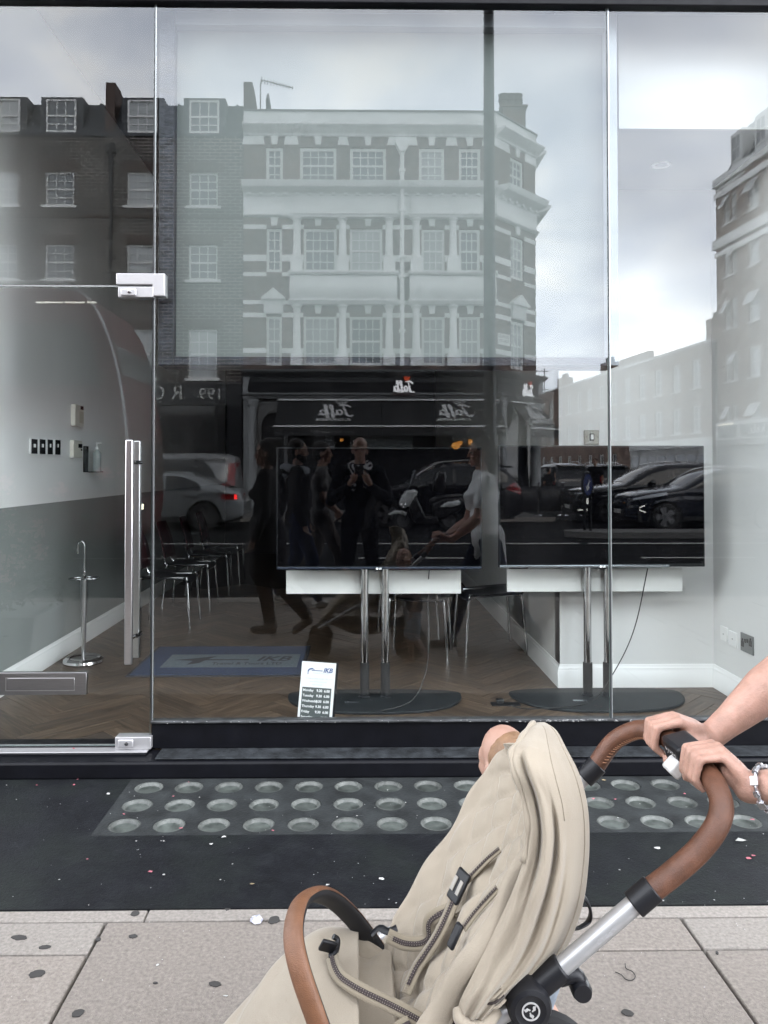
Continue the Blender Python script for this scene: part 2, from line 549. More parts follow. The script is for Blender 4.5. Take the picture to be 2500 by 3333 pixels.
# black bitumen apron against the shop
def apron_mat():
    m = bpy.data.materials.new("bitumen_apron"); m.use_nodes = True
    n, l = m.node_tree.nodes, m.node_tree.links
    b = n["Principled BSDF"]; b.inputs["Specular IOR Level"].default_value = 0.3
    tc = n.new("ShaderNodeTexCoord")
    def noise(s, d=8, r=0.6, dist=0.0, mp=None):
        x = n.new("ShaderNodeTexNoise"); x.inputs["Scale"].default_value = s; x.inputs["Detail"].default_value = d
        x.inputs["Roughness"].default_value = r; x.inputs["Distortion"].default_value = dist
        if mp:
            q = n.new("ShaderNodeMapping"); q.inputs["Scale"].default_value = mp; l.new(tc.outputs["Object"], q.inputs[0]); l.new(q.outputs[0], x.inputs["Vector"])
        else: l.new(tc.outputs["Object"], x.inputs["Vector"])
        return x.outputs["Fac"]
    def ramp(fac, stops):
        r = n.new("ShaderNodeValToRGB"); e = r.color_ramp.elements
        e[0].position, e[0].color = stops[0][0], (*stops[0][1], 1)
        e[1].position, e[1].color = stops[-1][0], (*stops[-1][1], 1)
        for p, c in stops[1:-1]: e.new(p).color = (*c, 1)
        l.new(fac, r.inputs[0]); return r.outputs[0]
    def mix(f, a, c):
        x = n.new("ShaderNodeMix"); x.data_type = 'RGBA'
        l.new(f, x.inputs[0]); l.new(a, x.inputs[6]); l.new(c, x.inputs[7]); return x.outputs[2]
    base = ramp(noise(8, 12, 0.78), [(0.3, (0.0022, 0.0025, 0.0035)), (0.5, (0.0050, 0.0057, 0.0080)), (0.7, (0.016, 0.0175, 0.020))])
    moss = ramp(noise(11, 9, 0.7, 0.4, (1, 2.2, 1)), [(0.3, (0.0055, 0.0062, 0.0072)), (0.7, (0.0145, 0.0195, 0.0165))])
    c = mix(ramp(noise(2.2, 5), [(0.42, (0, 0, 0)), (0.62, (0.8, 0.8, 0.8))]), base, moss)
    pale = n.new("ShaderNodeRGB"); pale.outputs[0].default_value = (0.13, 0.13, 0.127, 1)
    # worn streaks where the coating has rubbed off, and a salt of tiny grit
    c = mix(ramp(noise(7, 12, 0.75, 0.0, (0.55, 3.2, 1)), [(0.66, (0, 0, 0)), (0.76, (0.45, 0.45, 0.45))]), c, pale.outputs[0])
    vo = n.new("ShaderNodeTexVoronoi"); vo.inputs["Scale"].default_value = 30; l.new(tc.outputs["Object"], vo.inputs["Vector"])
    c = mix(ramp(vo.outputs["Distance"], [(0.03, (0.7, 0.7, 0.7)), (0.05, (0, 0, 0))]), c, pale.outputs[0])
    l.new(c, b.inputs["Base Color"])
    b.inputs["Roughness"].default_value = 0.55
    bp = n.new("ShaderNodeBump"); bp.inputs["Strength"].default_value = 0.5; bp.inputs["Distance"].default_value = 0.006
    l.new(noise(90, 6, 0.7), bp.inputs["Height"]); l.new(bp.outputs[0], b.inputs["Normal"])
    return m
apron_m = apron_mat()
YL0, YL1 = -DIST + 3.095, -DIST + 3.70       # the strip of pavement lights
XL = -1.06
bm = NB()
box(bm, -9, 9.5, YE, YL0, -0.2, 0.004)
box(bm, -9, XL, YL0, 0.25, -0.2, 0.004)
box(bm, XL, 9.5, YL1, 0.25, -0.2, 0.006)
apron = struct("apron", bm, apron_m)

# pavement lights: a concrete frame with rows of round glass lenses
light_frame_m = M("pavement_light_frame", (0.0105, 0.012, 0.013), 0.6, var=0.5, scale=7, bump=0.3, bscale=90, var2=(0.022, 0.025, 0.0255))
lens_rim_m = M("lens_ring", (0.080, 0.088, 0.081), 0.5, objrand=.22, var=0.4, scale=25, bump=0.15, bscale=120, var2=(0.098, 0.104, 0.096))
lens_m = M("lens_glass", (0.042, 0.050, 0.045), 0.3, spec=0.5, objrand=.35, var=0.5, scale=18, var2=(0.072, 0.082, 0.074), coat=0.15)
pl = thing("pavement_light", "long strip of round glass pavement lenses set in dark concrete along the shop foot", "pavement light", (XL, YL0, 0))
LX = [-0.953 + 0.1822 * k for k in range(-0, 21)]
LY = [-DIST + 3.185, -DIST + 3.372, -DIST + 3.558]
# frame with circular holes: one cell per lens
bm = NB()
NSEG = 28
x_edges = [XL] + [(a + b) / 2 for a, b in zip(LX[:-1], LX[1:])] + [LX[-1] + 0.091]
y_edges = [YL0, (LY[0] + LY[1]) / 2, (LY[1] + LY[2]) / 2, YL1]
RO = 0.066
for i, cx in enumerate(LX):
    for j, cy_ in enumerate(LY):
        x0, x1, y0, y1 = x_edges[i], x_edges[i + 1], y_edges[j], y_edges[j + 1]
        inner, outer, low = [], [], []
        for k in range(NSEG):
            t = 2 * PI * k / NSEG
            dx, dy = math.cos(t), math.sin(t)
            inner.append(bm.verts.new((cx + RO * dx, cy_ + RO * dy, 0.004)))
            low.append(bm.verts.new((cx + RO * dx * 0.985, cy_ + RO * dy * 0.985, -0.02)))
            s = min(((x1 - cx) / dx) if dx > 1e-6 else ((x0 - cx) / dx) if dx < -1e-6 else 9, ((y1 - cy_) / dy) if dy > 1e-6 else ((y0 - cy_) / dy) if dy < -1e-6 else 9)
            outer.append(bm.verts.new((cx + s * dx, cy_ + s * dy, 0.004)))
        cs = {}
        for k in range(NSEG):
            q = (k + 1) % NSEG
            bm.faces.new([inner[k], inner[q], low[q], low[k]])
            a, b = outer[k].co, outer[q].co
            corner = None
            if abs(a.x - b.x) > 1e-5 and abs(a.y - b.y) > 1e-5:
                corner = bm.verts.new((x1 if a.x + b.x > 2 * cx else x0, y1 if a.y + b.y > 2 * cy_ else y0, 0.004))
            bm.faces.new([inner[k], outer[k]] + ([corner] if corner else []) + [outer[q], inner[q]])
obj("frame", bm, light_frame_m, pl, angle=25)
bm = NB(); box(bm, XL, LX[-1] + 0.09, YL0, YL1, -0.2, -0.03); obj("backing", bm, light_frame_m, pl)
bm = NB()
lathe(bm, [(0.0648, -0.02), (0.0648, 0.0022), (0.0605, 0.003), (0.0545, -0.0005), (0.051, -0.008), (0.049, -0.010)], 28)
ring_me = mesh_of("ring", bm, lens_rim_m, 60)
bm = NB()
lathe(bm, [(0.0505, -0.0095), (0.042, -0.012), (0.024, -0.0125), (0.010, -0.0105), (0, -0.0102)], 28)
lens_me = mesh_of("lens", bm, lens_m, 60)
for cx in LX:
    for cy_ in LY:
        t = Matrix.Translation((cx + random.uniform(-.002, .002), cy_, random.uniform(-.001, .0005))) @ Matrix.Rotation(random.uniform(0, 6), 4, 'Z')
        r = obj_me("lens", lens_me, pl, t)
        obj_me("ring", ring_me, r, t)

# ------------------------------------------------------------------ shop building (our side)
shop = thing("shop_building", "black fronted shop with a wide frameless glass front and glass door", "shop", (0, 0, 0))
ZS = fz(2335, DIST)          # top of the stall riser
ZT = 3.768                   # head of the glass
XJ1, XJ2 = P(499, 1200, DIST).x, P(1984, 1500, DIST).x
bm = NB(); box(bm, XJ1 - 0.002, 9.0, 0.004, 0.03, 0.09, ZS - 0.012); obj("stall_riser", bm, black_paint, shop, bevel=0.004)
sill_m = M("worn_sill", (0.010, 0.0105, 0.012), 0.5, var=0.9, scale=24, bump=0.3, bscale=60, stretch=(0.6, 3, 3), var2=(0.05, 0.052, 0.054))
bm = NB(); box(bm, XJ1, 9.0, -0.018, 0.036, ZS - 0.012, ZS); obj("sill", bm, sill_m, shop, bevel=0.003)
ledge_m = M("worn_ledge", (0.010, 0.0115, 0.0135), 0.8, spec=.25, var=0.7, scale=14, bump=0.5, bscale=70, var2=(0.024, 0.027, 0.030))
bm = NB(); box(bm, -9.0, 9.0, -0.15, 0.003, 0.0, 0.088)
for v in bm.verts:
    if v.co.z > 0.05 and v.co.y < 0: v.co.z -= 0.006
obj("step", bm, [black_paint], shop, bevel=0.012)
bm = NB(); box(bm, XJ1 + 0.05, 9.0, -0.128, 0.003, 0.085, 0.0935); obj("step_screed", bm, ledge_m, shop, bevel=0.004)
# threshold strip under the door
bm = NB(); box(bm, -4.0, XJ1 - 0.004, -0.075, 0.14, 0.03, 0.093)
obj("door_step", bm, black_paint, shop)
bm = NB(); box(bm, -4.0, XJ1 - 0.006, -0.06, 0.05, 0.093, 0.099); obj("threshold_strip", bm, satin, shop, bevel=0.002)
# fascia beam over the glass
bm = NB(); box(bm, -9, 9, -0.03, 0.05, ZT, 4.55); obj("fascia_beam", bm, black_paint, shop, bevel=0.006)
bm = NB(); box(bm, -9, 9, -0.05, -0.031, ZT + 0.055, ZT + 0.085); obj("fascia_moulding", bm, M("fascia_trim", (0.035, 0.04, 0.05), 0.4), shop, bevel=0.004)
brick_shop = brick_mat("shop_brick", (0.16, 0.11, 0.085), (0.20, 0.14, 0.11), (0.22, 0.20, 0.18))
bm = NB(); box(bm, -9, 9, -0.02, 0.28, 4.551, 13.5); obj("upper_wall", bm, brick_shop, shop)
for x0, x1 in ((-9.1, -3.9), (4.6, 9.1)):
    bm = NB(); box(bm, x0, x1, 0.0, 0.3, 0.0, ZT); obj("side_pier", bm, black_paint, shop)
bm = NB(); box(bm, -9, 9, 0.28, 10.0, 13.2, 13.5); box(bm, -9.05, -8.8, 0.28, 10, 4.55, 13.2); box(bm, 8.8, 9.05, 0.28, 10, 4.55, 13.2); box(bm, -9, 9, 9.8, 10.1, 0, 13.2)
obj("outer_shell", bm, brick_shop, shop)
# upstairs windows of the shop building
for k in range(5):
    bm = NB(); x = -6.4 + 3.2 * k
    for z0, z1 in ((6.2, 8.0), (9.6, 11.2)):
        bm = NB(); box(bm, x - .55, x + .55, -0.03, -0.021, z0, z1); obj("window", bm, M("upper_pane", (0.03, 0.035, 0.04), 0.08, spec=0.8), shop)

def pane(name, x0, x1, z0, z1, parent, y=0.0, th=0.012):
    bm = NB()
    box(bm, x0, x1, y, y + th, z0, z1)
    o = obj(name, bm, [glass_edge, pane_glass, clear_glass], parent, angle=0)
    for p in o.data.polygons:
        p.material_index = 1 if p.normal.y < -0.9 else 2 if p.normal.y > 0.9 else 0
    return o
ZD = P(250, 931, DIST).z      # top of the door
g = 0.004
XD0 = -2.72
p1 = pane("transom_pane", -3.88, XJ1 - g, ZD + g, ZT + 0.02, shop)
p2 = pane("window_pane", XJ1 + g, XJ2 - g, ZS - 0.01, ZT + 0.02, shop)
p3 = pane("window_pane", XJ2 + g, 4.58, ZS - 0.01, ZT + 0.02, shop)
p4 = pane("side_pane", -3.88, XD0 - g, 0.095, ZD - g, shop)
bm = NB(); box(bm, XJ1 - 0.0035, XJ1 + 0.0035, -0.0015, 0.013, ZS, ZT); obj("joint_seal", bm, seal, shop)
bm = NB(); box(bm, XJ2 - 0.0035, XJ2 + 0.0035, -0.0015, 0.013, ZS, ZT); obj("joint_seal", bm, seal, shop)
# polished edge of the fixed pane catches the light
pol = M("polished_edge", (0.42, 0.45, 0.45), 0.2, 0.6)
bm = NB(); box(bm, XJ1 + 0.0038, XJ1 + 0.0068, -0.002, 0.012, ZS, ZT); obj("pane_edge", bm, pol, shop)
bm = NB(); box(bm, XJ2 + 0.0038, XJ2 + 0.0078, -0.002, 0.012, ZS, ZT); obj("pane_edge", bm, pol, shop)
bm = NB(); box(bm, -3.88, XJ1 - 0.006, -0.002, 0.013, ZD - 0.0035, ZD + 0.003); obj("pane_edge", bm, pol, shop)

# flaked paint along the sill
bm = NB(); rq = random.Random(5)
for _ in range(90):
    x = rq.uniform(XJ1, 2.2) if _ < 55 else rq.gauss(1.05, .16)
    r = rq.uniform(.001, .0035) if _ < 55 else rq.uniform(.002, .006)
    y_ = -0.0186; z_ = ZS - rq.uniform(.001, .011)
    vs = [bm.verts.new((x + r * 1.6 * math.cos(a), y_, z_ + r * .8 * math.sin(a))) for a in sorted(rq.uniform(0, 6.28) for _ in range(6))]
    bm.faces.new(vs)
o = obj("flaked_paint", bm, M("flaked_white", (.34, .34, .335), .7), shop, 0); o["kind"] = "stuff"

# the door leaf
door = pane("door", XD0 + g, XJ1 - g - 0.004, 0.108, ZD - g, shop)
bm = NB(); box(bm, XD0, XJ1 - 0.02, 0.001, 0.011, 0.0995, 0.1075); obj("bottom_seal", bm, black_plain, door)
def patch(name, u0, u1, v0, v1, mats, parent, y0=-0.028, y1=0.04, bev=0.003):
    a, b = P(u0, v1, DIST + y0), P(u1, v0, DIST + y0)
    bm = NB(); box(bm, a.x, b.x, y0, y1, a.z, b.z)
    return obj(name, bm, mats, parent, bevel=bev)
# L shaped over-panel fitting
a, b = P(383, 893, DIST), P(540, 967, DIST); c = P(500, 930, DIST)
bm = NB(); prism(bm, [(a.x, c.z), (a.x, a.z), (b.x, a.z), (b.x, b.z), (c.x, b.z), (c.x, c.z)], -0.026, 0.038)
fit = obj("corner_fitting", bm, satin, shop, bevel=0.004)
pf = patch("top_patch", 384, 499, 933, 967, satin, door)
lk = patch("lock_case", 391, 443, 938, 962, satin, pf, -0.042, -0.028, 0.006)
def keyhole(u, v, parent, y):
    p = P(u, v, DIST + y)
    bm = NB(); lathe(bm, [(0, 0), (0.009, 0), (0.009, 0.005), (0.006, 0.006), (0, 0.006)], 16, Matrix.Translation((p.x, y, p.z)) @ Matrix.Rotation(PI / 2, 4, 'X'))
    obj("key_cylinder", bm, chrome, parent)
    bm = NB(); box(bm, p.x - 0.0012, p.x + 0.0012, y - 0.0072, y - 0.006, p.z - 0.006, p.z + 0.003); obj("keyhole", bm, black_plain, parent)
keyhole(421, 949, pf, -0.042)
bp_ = patch("bottom_patch", 374, 491, 2400, 2440, satin, door)
lb = patch("lock_case", 383, 433, 2408, 2434, satin, bp_, -0.042, -0.028, 0.006)
keyhole(412, 2421, bp_, -0.042)
# letter plate
lp = patch("letter_plate", -60, 281, 2189, 2263, steel_h, door, -0.008, 0.02, 0.002)
patch("letter_flap", 24, 242, 2207, 2244, steel_h, lp, -0.0115, -0.0085, 0.002)
bm = NB()
for (u0, u1, v0, v1) in ((20, 246, 2203, 2206), (20, 246, 2245, 2248), (20, 23, 2206, 2245), (243, 246, 2206, 2245)):
    a, b = P(u0, v1, DIST), P(u1, v0, DIST); box(bm, a.x, b.x, -0.0095, -0.0081, a.z, b.z)
obj("flap_gap", bm, M("flap_line", (0.5, 0.5, 0.5), 0.3, 1.0), lp)
# pull handles: a bar outside and a bar inside joined through the glass
for nm, (uc, v0, v1, y) in (("pull_handle", (418, 1431, 2163, -0.075)), ("pull_handle", (443, 1434, 2141, 0.085))):
    a, b = P(uc, v1, DIST + y), P(uc, v0, DIST + y)
    bm = NB(); box(bm, a.x - 0.0185, a.x + 0.0185, y - 0.012, y + 0.012, a.z, b.z)
    h = obj(nm, bm, steel, door, bevel=0.006, seg=3)
    for v in (1505, 2071):
        q = P(443, v, DIST)
        bm = NB(); s, e_ = (y + 0.008, -0.001) if y < 0 else (0.013, y - 0.008)
        tube(bm, [(q.x - 0.02 if y < 0 else q.x, s, q.z), (q.x - 0.01 if y < 0 else q.x, e_, q.z)], 0.011, 12)
        obj("standoff", bm, chrome, h)

# ------------------------------------------------------------------ inside the shop
ZF = 0.06
XW = -2.2; XA = 1.295; XR = 2.29; YB = 1.14; YBACK = 9.0
dark_wall = M("unlit_interior_dark", (0.014, 0.014, 0.015), 0.7)  # charcoal puts the shade of the unlit shop depth into the colour
grey_dado = M("grey_dado_paint", (0.25, 0.268, 0.262), 0.6, var=0.05, scale=2)
sub_m = M("subfloor", (0.05, 0.035, 0.025), 0.7)
bm = NB(); box(bm, XW - 0.2, XR + 0.2, 0.14, YBACK, 0.0, ZF - 0.004); floor = struct("floor", bm, sub_m)
bm = NB(); box(bm, -4.0, XJ1, 0.14, 0.6, 0.0, ZF - 0.002); obj("door_floor", bm, sub_m, floor)
def wood_mat():
    m = bpy.data.materials.new("oak_plank"); m.use_nodes = True
    n, l = m.node_tree.nodes, m.node_tree.links
    b = n["Principled BSDF"]; b.inputs["Roughness"].default_value = 0.42
    tc = n.new("ShaderNodeTexCoord"); oi = n.new("ShaderNodeObjectInfo")
    mp = n.new("ShaderNodeMapping"); mp.inputs["Scale"].default_value = (2.2, 26, 4)
    l.new(tc.outputs["Object"], mp.inputs[0])
    ad = n.new("ShaderNodeVectorMath"); ad.operation = 'ADD'
    l.new(mp.outputs[0], ad.inputs[0])
    ml = n.new("ShaderNodeVectorMath"); ml.operation = 'SCALE'; ml.inputs["Scale"].default_value = 40
    l.new(oi.outputs["Random"], ml.inputs[0]); l.new(ml.outputs[0], ad.inputs[1])
    no = n.new("ShaderNodeTexNoise"); no.inputs["Scale"].default_value = 1.6; no.inputs["Detail"].default_value = 9; no.inputs["Distortion"].default_value = 1.1
    l.new(ad.outputs[0], no.inputs["Vector"])
    cr = n.new("ShaderNodeValToRGB"); e = cr.color_ramp.elements
    e[0].position = 0.3; e[0].color = (0.040, 0.026, 0.017, 1)
    e[1].position = 0.72; e[1].color = (0.140, 0.098, 0.066, 1)
    e.new(0.5).color = (0.086, 0.058, 0.038, 1)
    l.new(no.outputs["Fac"], cr.inputs[0])
    hs = n.new("ShaderNodeHueSaturation"); mr = n.new("ShaderNodeMapRange"); mr.inputs[3].default_value = 0.72; mr.inputs[4].default_value = 1.25
    l.new(oi.outputs["Random"], mr.inputs[0]); l.new(mr.outputs[0], hs.inputs["Value"]); l.new(cr.outputs[0], hs.inputs["Color"])
    l.new(hs.outputs[0], b.inputs["Base Color"])
    return m
oak = wood_mat()
PL, PW = 0.60, 0.12
bm = NB(); box(bm, -PL / 2 + 0.001, PL / 2 - 0.001, -PW / 2 + 0.0008, PW / 2 - 0.0008, -0.012, 0.0)
plank_me = mesh_of("plank", bm, oak, 30)
cands = []
rot = Matrix.Rotation(rad(45), 4, 'Z')
for i in range(-60, 60):
    for j in range(-20, 20):
        for hv in (0, 1):
            # herringbone lattice
            x = i * PW + j * 2 * PL; y = i * PW
            if hv == 0: c = Vector((x + PL / 2, y + PW / 2, 0)); a = 0
            else: c = Vector((x + PL + PW / 2, y + PW - PL / 2, 0)); a = PI / 2
            w = rot @ c
            w.y += 1.2
            if XW - 0.3 < w.x < XR + 0.3 and 0.12 < w.y < 5.4:
                cands.append((w.y, w, a))
cands.sort(key=lambda q: q[0])
for _, w, a in cands[:300]:
    if w.x > XA + 0.35 and w.y > YB + 0.3: continue
    obj_me("plank", plank_me, floor, Matrix.Translation((w.x, w.y, ZF + random.uniform(-0.0004, 0.0004))) @ rot @ Matrix.Rotation(a, 4, 'Z'))
if len(cands) > 300:
    bm = NB()
    for _, w, a in cands[300:]:
        box(bm, -PL / 2 + 0.001, PL / 2 - 0.001, -PW / 2 + 0.0008, PW / 2 - 0.0008, -0.012, 0.0, mx=Matrix.Translation((w.x, w.y, ZF)) @ rot @ Matrix.Rotation(a, 4, 'Z'))
    o = obj("planking", bm, oak, floor); o["kind"] = "stuff"

ZC = 4.6
def wallbox(name, b, m, **k):
    bm = NB(); box(bm, *b); return struct(name, bm, m)
wallbox("wall_left_upper", (XW - 0.15, XW, 0.02, YBACK, 1.215, ZC), M("left_wall_paint", (0.84, 0.84, 0.835), 0.55, var=0.03, scale=2))
wallbox("wall_left_lower", (XW - 0.15, XW - 0.001, 0.02, YBACK, 0, 1.214), grey_dado)
wallbox("wall_back", (XW, XA, YBACK, YBACK + 0.15, 0, ZC), dark_wall)
wallbox("wall_partition", (XA, XA + 0.12, YB, YBACK, 0, ZC), white_paint)
wallbox("wall_alcove", (XA + 0.121, XR, YB, YB + 0.12, 0, ZC), white_paint)
bm = NB(); box(bm, XA, XA + 0.121, YB - 0.001, YB + 0.12, 0, ZC); struct("wall_alcove_return", bm, white_paint)
wallbox("wall_right", (XR, XR + 0.15, 0.02, YB + 0.12, 0, ZC), white_paint)
wallbox("ceiling", (XW - 0.15, XR + 0.15, 0.02, YBACK + 0.15, ZC, ZC + 0.15), dark_wall)
ZAC = 3.27
wallbox("ceiling_alcove", (XA - 0.35, XR, 0.26, YB, ZAC, ZAC + 0.02), M("grey_ceiling_paint", (.30, .305, .31), .7))
bm = NB(); box(bm, P(2014, 300, DIST + 0.24).x, XR, 0.24, 0.259, ZAC - 0.002, ZC); struct("wall_bulkhead", bm, M("bulkhead_paint", (.34, .34, .337), .5))
def skirting(name, pts):
    # moulded profile mitred along a floor line
    prof = [(0.0, 0.0), (0.018, 0.0), (0.018, 0.105), (0.014, 0.112), (0.014, 0.122), (0.008, 0.132), (0.006, 0.145), (0.0, 0.145)]
    bm = NB()
    rows = []
    for k, (p, nrm) in enumerate(pts):
        rows.append([Vector((p[0] + nrm[0] * d, p[1] + nrm[1] * d, ZF + z)) for d, z in prof])
    grid_faces(bm, rows)
    return struct(name, bm, white_gloss, 30)
skirting("skirting_left", [((XW, 0.05), (1, 0)), ((XW, YBACK), (1, 0))])
skirting("skirting_alcove", [((XA, YBACK), (-1, 0)), ((XA, YB), (-1, -1)), ((XR, YB), (-1, -1)), ((XR, 0.17), (-1, 0))])

# ceiling downlight in the alcove
p = P(2152, 524, DIST + 0.72)
dl = thing("downlight", "small round recessed downlight in the pale ceiling over the alcove", "ceiling light", (p.x, p.y, ZAC))
bm = NB(); lathe(bm, [(0.034, 0.0), (0.052, -0.001), (0.055, -0.004), (0.05, -0.009), (0.038, -0.006), (0.034, 0.0)], 28, Matrix.Translation((p.x, p.y, ZAC)))
obj("trim_ring", bm, white_gloss, dl)
bm = NB(); lathe(bm, [(0.034, -0.001), (0.02, -0.0015), (0, -0.002)], 24, Matrix.Translation((p.x, p.y, ZAC)))
obj("lens", bm, M("unlit_lens", (0.5, 0.5, 0.5), 0.3), dl)

# big hanging board behind the upper glass: pale board inside a dark frame
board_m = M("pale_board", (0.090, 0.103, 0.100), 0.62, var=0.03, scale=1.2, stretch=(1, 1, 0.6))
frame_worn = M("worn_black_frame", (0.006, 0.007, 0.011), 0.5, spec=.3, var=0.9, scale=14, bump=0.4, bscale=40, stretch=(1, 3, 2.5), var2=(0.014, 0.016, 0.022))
dB = DIST + 0.10
bx0, bx1 = P(516, 700, dB).x, P(2012, 700, dB).x
bz0, bz1 = P(1200, 1190, dB).z, P(1200, 40, dB).z
hb = thing("hanging_board", "large pale board in a worn dark frame hanging behind the upper window", "display board", ((bx0 + bx1) / 2, 0.3, bz0))
fl = P(566, 700, dB).x; fr = P(1976, 700, dB).x; fb = P(1200, 1161, dB).z; ft = P(1200, 84, dB).z
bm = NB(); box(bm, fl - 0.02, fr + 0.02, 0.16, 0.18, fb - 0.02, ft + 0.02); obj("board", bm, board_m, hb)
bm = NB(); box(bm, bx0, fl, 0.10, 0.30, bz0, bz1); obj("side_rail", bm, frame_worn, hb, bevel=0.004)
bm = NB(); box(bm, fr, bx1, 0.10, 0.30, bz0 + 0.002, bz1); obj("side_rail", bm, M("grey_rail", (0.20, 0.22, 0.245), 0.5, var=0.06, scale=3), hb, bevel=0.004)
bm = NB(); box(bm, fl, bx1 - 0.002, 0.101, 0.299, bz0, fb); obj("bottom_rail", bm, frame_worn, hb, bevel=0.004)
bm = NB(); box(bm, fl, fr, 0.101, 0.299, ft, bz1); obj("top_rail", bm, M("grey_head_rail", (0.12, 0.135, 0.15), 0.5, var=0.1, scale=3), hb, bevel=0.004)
bm = NB(); box(bm, bx0 + 0.3, bx0 + 0.34, 0.19, 0.23, bz1, ZC); obj("hanger", bm, frame_worn, hb)
bm = NB(); box(bm, bx1 - 0.34, bx1 - 0.3, 0.19, 0.23, bz1, ZC); obj("hanger", bm, frame_worn, hb)
# ------------------------------------------------------------------ televisions on stands
tv_m = M("tv_screen", (0.0012, 0.0012, 0.0016), 0.9, spec=0.0)
tv_edge = M("tv_bezel", (0.005, 0.0055, 0.007), 0.35, spec=.25)
tv_lip = M("tv_silver_lip", (0.34, 0.37, 0.40), 0.25, 0.9)
tv_lip2 = M("tv_dark_lip", (0.05, 0.06, 0.085), 0.25, 0.6)
sleeve_m = M("pole_sleeve", (0.011, 0.0125, 0.014), 0.5, spec=.3)
base_m = M("stand_base", (0.014, 0.017, 0.019), 0.55, spec=.3, var=0.2, scale=10)
board2_m = M("stand_back_board", (0.70, 0.70, 0.68), 0.5, var=0.04, scale=2)
cable_m = M("black_cable", (0.012, 0.012, 0.012), 0.5)

def tv_set(label_tv, label_stand, cx, yf, zt, zb, hw, rz, lip, us_poles, board, logo):
    """screen turned a little about its middle"""
    t = thing("television", label_tv, "television", (cx, yf, zb), 0, "televisions facing the window")
    mx = Matrix.Translation((cx, yf, 0)) @ Matrix.Rotation(rz, 4, 'Z')
    bm = NB(); box(bm, -hw, hw, 0.0, 0.028, zb, zt, mx=mx); box(bm, -hw * 0.8, hw * 0.8, 0.0281, 0.055, zb + 0.05, zb + 0.45, mx=mx)
    obj("case", bm, tv_edge, t, bevel=0.004)
    bm = NB(); box(bm, -hw + 0.010, hw - 0.010, -0.0015, 0.001, zb + 0.02, zt - 0.010, mx=mx); obj("screen", bm, tv_m, t)
    bm = NB(); box(bm, -hw + 0.006, hw * (1.0 if lip is tv_lip2 else 0.66) - 0.006, -0.006, 0.002, zb - 0.001, zb + 0.014, mx=mx); obj("lip", bm, lip, t, bevel=0.003)
    bm = NB(); box(bm, logo - 0.022, logo + 0.022, -0.0065, 0.0, zb - 0.012, zb - 0.0015, mx=mx); ob = obj("logo_tab", bm, tv_edge, t)
    lm = M("logo_white", (0.85, 0.85, 0.86), 0.4, emis=0.25)
    bm = NB(); lathe(bm, [(0, 0), (0.0065, 0), (0.0065, 0.001), (0, 0.001)], 16, mx @ Matrix.Translation((logo - 0.012, -0.0068, zb + 0.0035)) @ Matrix.Rotation(PI / 2, 4, 'X'))
    obj("logo", bm, lm, t)
    text("logo_lettering", "LG", 0.014, mx @ Matrix.Translation((logo + 0.007, -0.0072, zb + 0.0035)) @ FACE_CAM, lm, t, ext=0.0004, bold=0.0004)
    # stand
    yp = yf + 0.10
    s = thing("television_stand", label_stand, "tv stand", (cx, yp, ZF), 0, "twin pole television stands")
    for u in us_poles:
        p = P(u, 2000, DIST + yp)
        bm = NB(); tube(bm, [(p.x, yp, ZF + 0.05), (p.x, yp, zb + 0.3)], 0.0235, 20); obj("pole", bm, chrome, s)
        z1 = P(u, 2156, DIST + yp).z
        bm = NB(); lathe(bm, [(0, ZF), (0.036, ZF + 0.016), (0.036, ZF + 0.022), (0.0285, ZF + 0.028), (0.0285, z1), (0.0245, z1 + 0.002)], 24, Matrix.Translation((p.x, yp, 0)))
        obj("sleeve", bm, sleeve_m, s)
    x0, x1, z0, z1 = board
    bm = NB(); box(bm, x0, x1, yp + 0.03, yp + 0.042, z0, z1); obj("back_board", bm, board2_m, s, bevel=0.002)
    xm = P(sum(us_poles) / 2, 2250, DIST + yp).x
    # rounded half-moon foot
    pts = []
    for k in range(33):
        a = PI * k / 32
        pts.append((xm + 0.53 * math.copysign(abs(math.cos(a)) ** 0.75, math.cos(a)), yp + 0.06 - 0.40 * 0 - 0.0 + 0.10 * math.sin(a) ** 0.8))
    for k in range(33):
        a = PI * k / 32
        pts.append((xm - 0.53 * math.copysign(abs(math.cos(a)) ** 0.75, math.cos(a)), yp + 0.06 - 0.36 * math.sin(a) ** 0.9))
    pp = []
    for q in pts:
        if not pp or (abs(q[0] - pp[-1][0]) + abs(q[1] - pp[-1][1])) > 1e-4: pp.append(q)
    if abs(pp[0][0] - pp[-1][0]) + abs(pp[0][1] - pp[-1][1]) < 1e-4: pp.pop()
    bm = NB(); prism(bm, pp, ZF, ZF + 0.016, 'z'); obj("foot_plate", bm, base_m, s, bevel=0.004)
    bm = NB(); box(bm, xm - 0.18, xm - 0.10, yp - 0.12, yp - 0.10, ZF + 0.016, ZF + 0.0185); obj("foot_badge", bm, tv_lip, s)
    return t, s
yt = 0.80
a, b = P(900, 1455, DIST + yt), P(1569, 1852, DIST + yt)
tvA = tv_set("black flat television before the dark middle of the shop, nearer the door", "chrome twin pole stand under the television nearer the door",
             (a.x + b.x) / 2, yt, a.z, b.z, (b.x - a.x) / 2, 0.0, tv_lip2, (1187, 1254),
             (P(932, 1890, DIST + yt + .14).x, P(1500, 1890, DIST + yt + .14).x, P(1200, 1932, DIST + yt + .14).z, P(1200, 1856, DIST + yt + .14).z), -0.008 + 0.006)
a, b = P(1622, 1450, DIST + yt), P(2301, 1846, DIST + yt)
